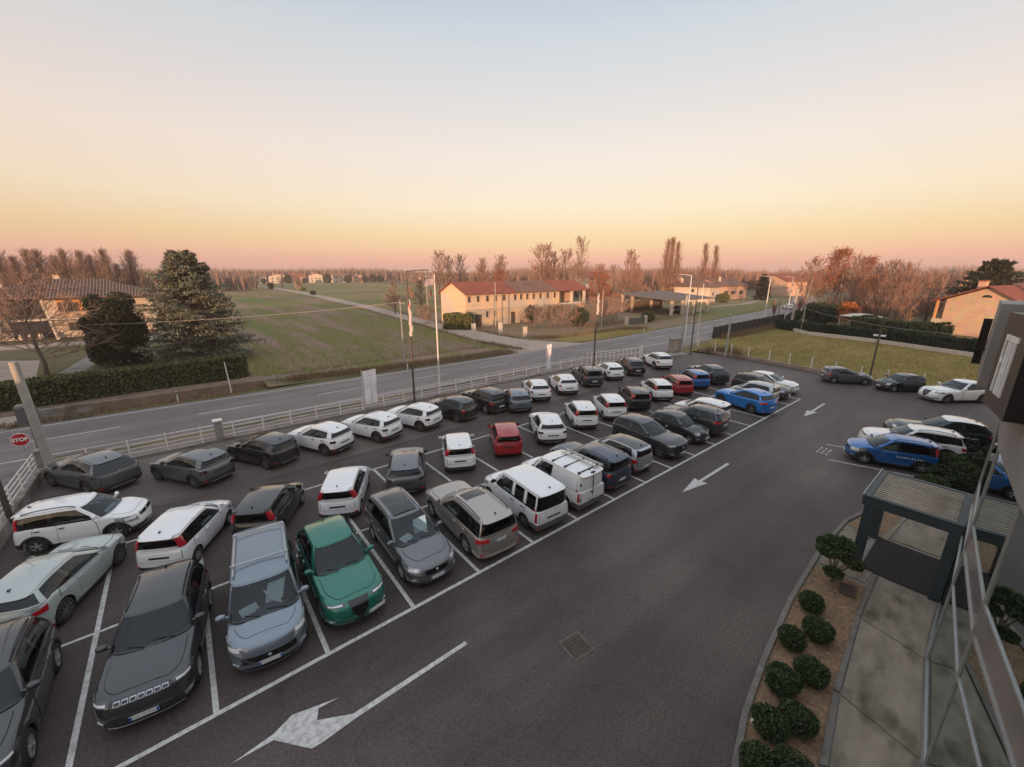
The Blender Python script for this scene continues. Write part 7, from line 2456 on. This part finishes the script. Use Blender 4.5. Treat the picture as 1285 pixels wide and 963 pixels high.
# ---- forecourt: kerb, planter, slabs
outer = [(4.5, -9.9), (6.5, -8.75), (8.37, -8.11), (9.6, -7.80), (11.5, -7.52), (14.4, -7.22), (18.1, -7.05), (21.0, -7.15), (23.5, -7.7), (25.5, -8.6)]
inner = [(4.5, -11.4), (6.5, -10.4), (8.37, -9.75), (9.7, -9.22), (11.87, -8.93), (15.2, -8.68), (17.2, -8.58)]
mb = MB()
for a, b_ in zip(outer[:-1], outer[1:]):
    mb.beam((a[0], a[1], .045), (b_[0], b_[1], .045), .13, .15)
struct('kerb', mb, M['kerb'])
base = outer + [(26, -10.6), (21.5, -10.25), (18.1, -10.2), (14.86, -10.26), (11.46, -10.61), (8.1, -11.29), (4.86, -12.28)]
poly_sheet('forecourt_base', base, .03, M['concrete'])
mul = thing('planting_bed', 'curved planting bed of brown gravel mulch between kerb and walkway', 'planting bed', (0, 0, 0))
mb = MB()
oo = [np.array(p) for p in outer[:7]]
G = np.zeros((7, 6, 3))
for i in range(7):
    for j in range(6):
        p = np.array(outer[i]) * (1 - j / 5) + np.array(inner[i]) * (j / 5)
        d_ = np.array(inner[i]) - np.array(outer[i])
        if j == 0:
            p = p + d_ / np.linalg.norm(d_) * .07
        if i == 6:
            p[0] = min(p[0], 16.9)
        G[i, j] = (p[0], p[1], .055 + .03 * math.sin(j * math.pi / 5))
mb.grid(G, True)
mb.obj('gravel', M['mulch'], mul, True)
# loose stones so the mulch reads as gravel
rr = np.random.RandomState(11)
V, F = [], []
for k in range(5200):
    u, w_ = rr.uniform(.12, .985), rr.uniform(.03, .97)
    i = u * 6
    i0 = min(int(i), 5)
    p = (G[i0, 0] * (1 - (i - i0)) + G[i0 + 1, 0] * (i - i0)) * (1 - w_) + (G[i0, 5] * (1 - (i - i0)) + G[i0 + 1, 5] * (i - i0)) * w_
    s_ = rr.uniform(.012, .034)
    a = rr.uniform(0, 6.28)
    b0 = len(V)
    h = .055 + .03 * math.sin(w_ * math.pi)
    for q in range(3):
        V.append((p[0] + s_ * math.cos(a + q * 2.1), p[1] + s_ * math.sin(a + q * 2.1), h))
    V.append((p[0], p[1], h + s_ * .8))
    F += [(b0, b0 + 1, b0 + 3), (b0 + 1, b0 + 2, b0 + 3), (b0 + 2, b0, b0 + 3)]
M['stone'] = mat('mulch_stone', (.46, .30, .18), (.20, .13, .085), scale=6, rough=1, coords='World')
o = np_obj('loose_stones', V, F, M['stone'], mul)
o['kind'] = 'stuff'
# walkway slabs, each a piece with recessed joints
slabs = thing('walkway', 'walkway of large stained concrete slabs along the showroom glass', 'walkway', (0, 0, 0))
ii = [(4.6, -11.5), (6.6, -10.52), (8.5, -9.85), (9.8, -9.36), (11.9, -9.07), (15.2, -8.80), (17.9, -8.72)]
ff = [(4.9, -12.2), (6.9, -11.6), (8.1, -11.22), (9.7, -10.9), (11.5, -10.54), (14.83, -10.19), (17.75, -10.14)]
for k, (i, j) in enumerate(((0, 2), (2, 4), (4, 5), (5, 6))):
    a, b_ = ii[i:j + 1], ff[i:j + 1]
    def sh(q, d):
        return q
    pts = a + b_[::-1]
    c_ = np.mean(pts, 0)
    pts = [tuple(c_ + (np.array(p) - c_) * .985) for p in pts]
    MB().prism(pts[::-1], .02, .062).obj('slab', M['slabs'], slabs, False)
for k, (i, j) in enumerate(zip(range(0, 6), range(1, 7))):
    a, b_ = np.array(ii[i]), np.array(ii[j])
    o1, o2 = np.array(inner[i]), np.array(inner[j])
    pts = [o1, o2 + (0, 0), b_ + (0, .02), a + (0, .02)]
    c_ = np.mean(pts, 0)
    pts = [tuple(c_ + (np.array(p) - c_) * .98) for p in pts]
    MB().prism(pts[::-1], .02, .10).obj('edging', M['kerb'], slabs, False)
for pts in ([(17.1, -7.25), (18.55, -7.2), (18.55, -8.62), (17.1, -8.5)], [(18.6, -7.2), (20.6, -7.25), (20.6, -8.0), (18.6, -8.0)],
            [(20.85, -8.6), (24.4, -8.9), (24.4, -10.45), (20.85, -10.15)], [(20.65, -7.3), (23.3, -7.85), (23.3, -8.7), (20.65, -8.5)]):
    MB().prism(pts[::-1], .02, .064).obj('slab', M['slabs'], slabs, False)
o = MB().box(17.95, 20.6, -10.05, -8.22, .066, .085).obj('entrance_mat', M['mat'], None, False)
tag(o, 'dark ribbed entrance mat on the concrete under the pergola', 'mat')
poly_sheet('rear_bed', [(20.7, -7.25), (23.4, -7.75), (26.8, -8.3), (38, -12), (38, -12.3), (25.4, -10.5), (23.4, -8.6), (20.7, -8.3)], .07, M['mulch'])
poly_sheet('rear_path', [(23, -9.2), (29, -9.9), (38, -12.7), (38, -13.4), (24.5, -10.5)], .075, M['slabs'])
# flat stone among the gravel
o = MB().obox((16.2, -8.25, .10), (.30, .06, 0), (-.04, .20, 0), (0, 0, .03)).obj('flat_stone', mat('brown_stone', (.10, .065, .05), (.07, .045, .035), scale=5, rough=.9), None, False)
tag(o, 'flat brown stone plate in the gravel beside the clipped pine', 'stone')
o = MB().obox((9.55, -8.0, .10), (.06, .02, 0), (-.015, .05, 0), (0, 0, .04)).obj('spotlight', M['signwhite'], None, False)
tag(o, 'small white garden spotlight at the kerb between two round bushes', 'garden light')
# ------------------------------------------------------------------ evening haze over the plain
hz = bpy.data.materials.new('evening_haze')
hz.use_nodes = True
hz.node_tree.nodes.clear()
ho = hz.node_tree.nodes.new('ShaderNodeOutputMaterial')
pv = hz.node_tree.nodes.new('ShaderNodeVolumePrincipled')
pv.inputs['Color'].default_value = (.86, .74, .72, 1)
pv.inputs['Density'].default_value = .00036
pv.inputs['Anisotropy'].default_value = 0.0
hz.node_tree.links.new(pv.outputs[0], ho.inputs['Volume'])
o = MB().box(-7200, 7200, -7200, 7200, -2.2, 31).obj('haze', hz, None, False)
o['kind'] = 'stuff'
o['label'] = 'pinkish evening haze over the far fields'
bpy.context.view_layer.update()
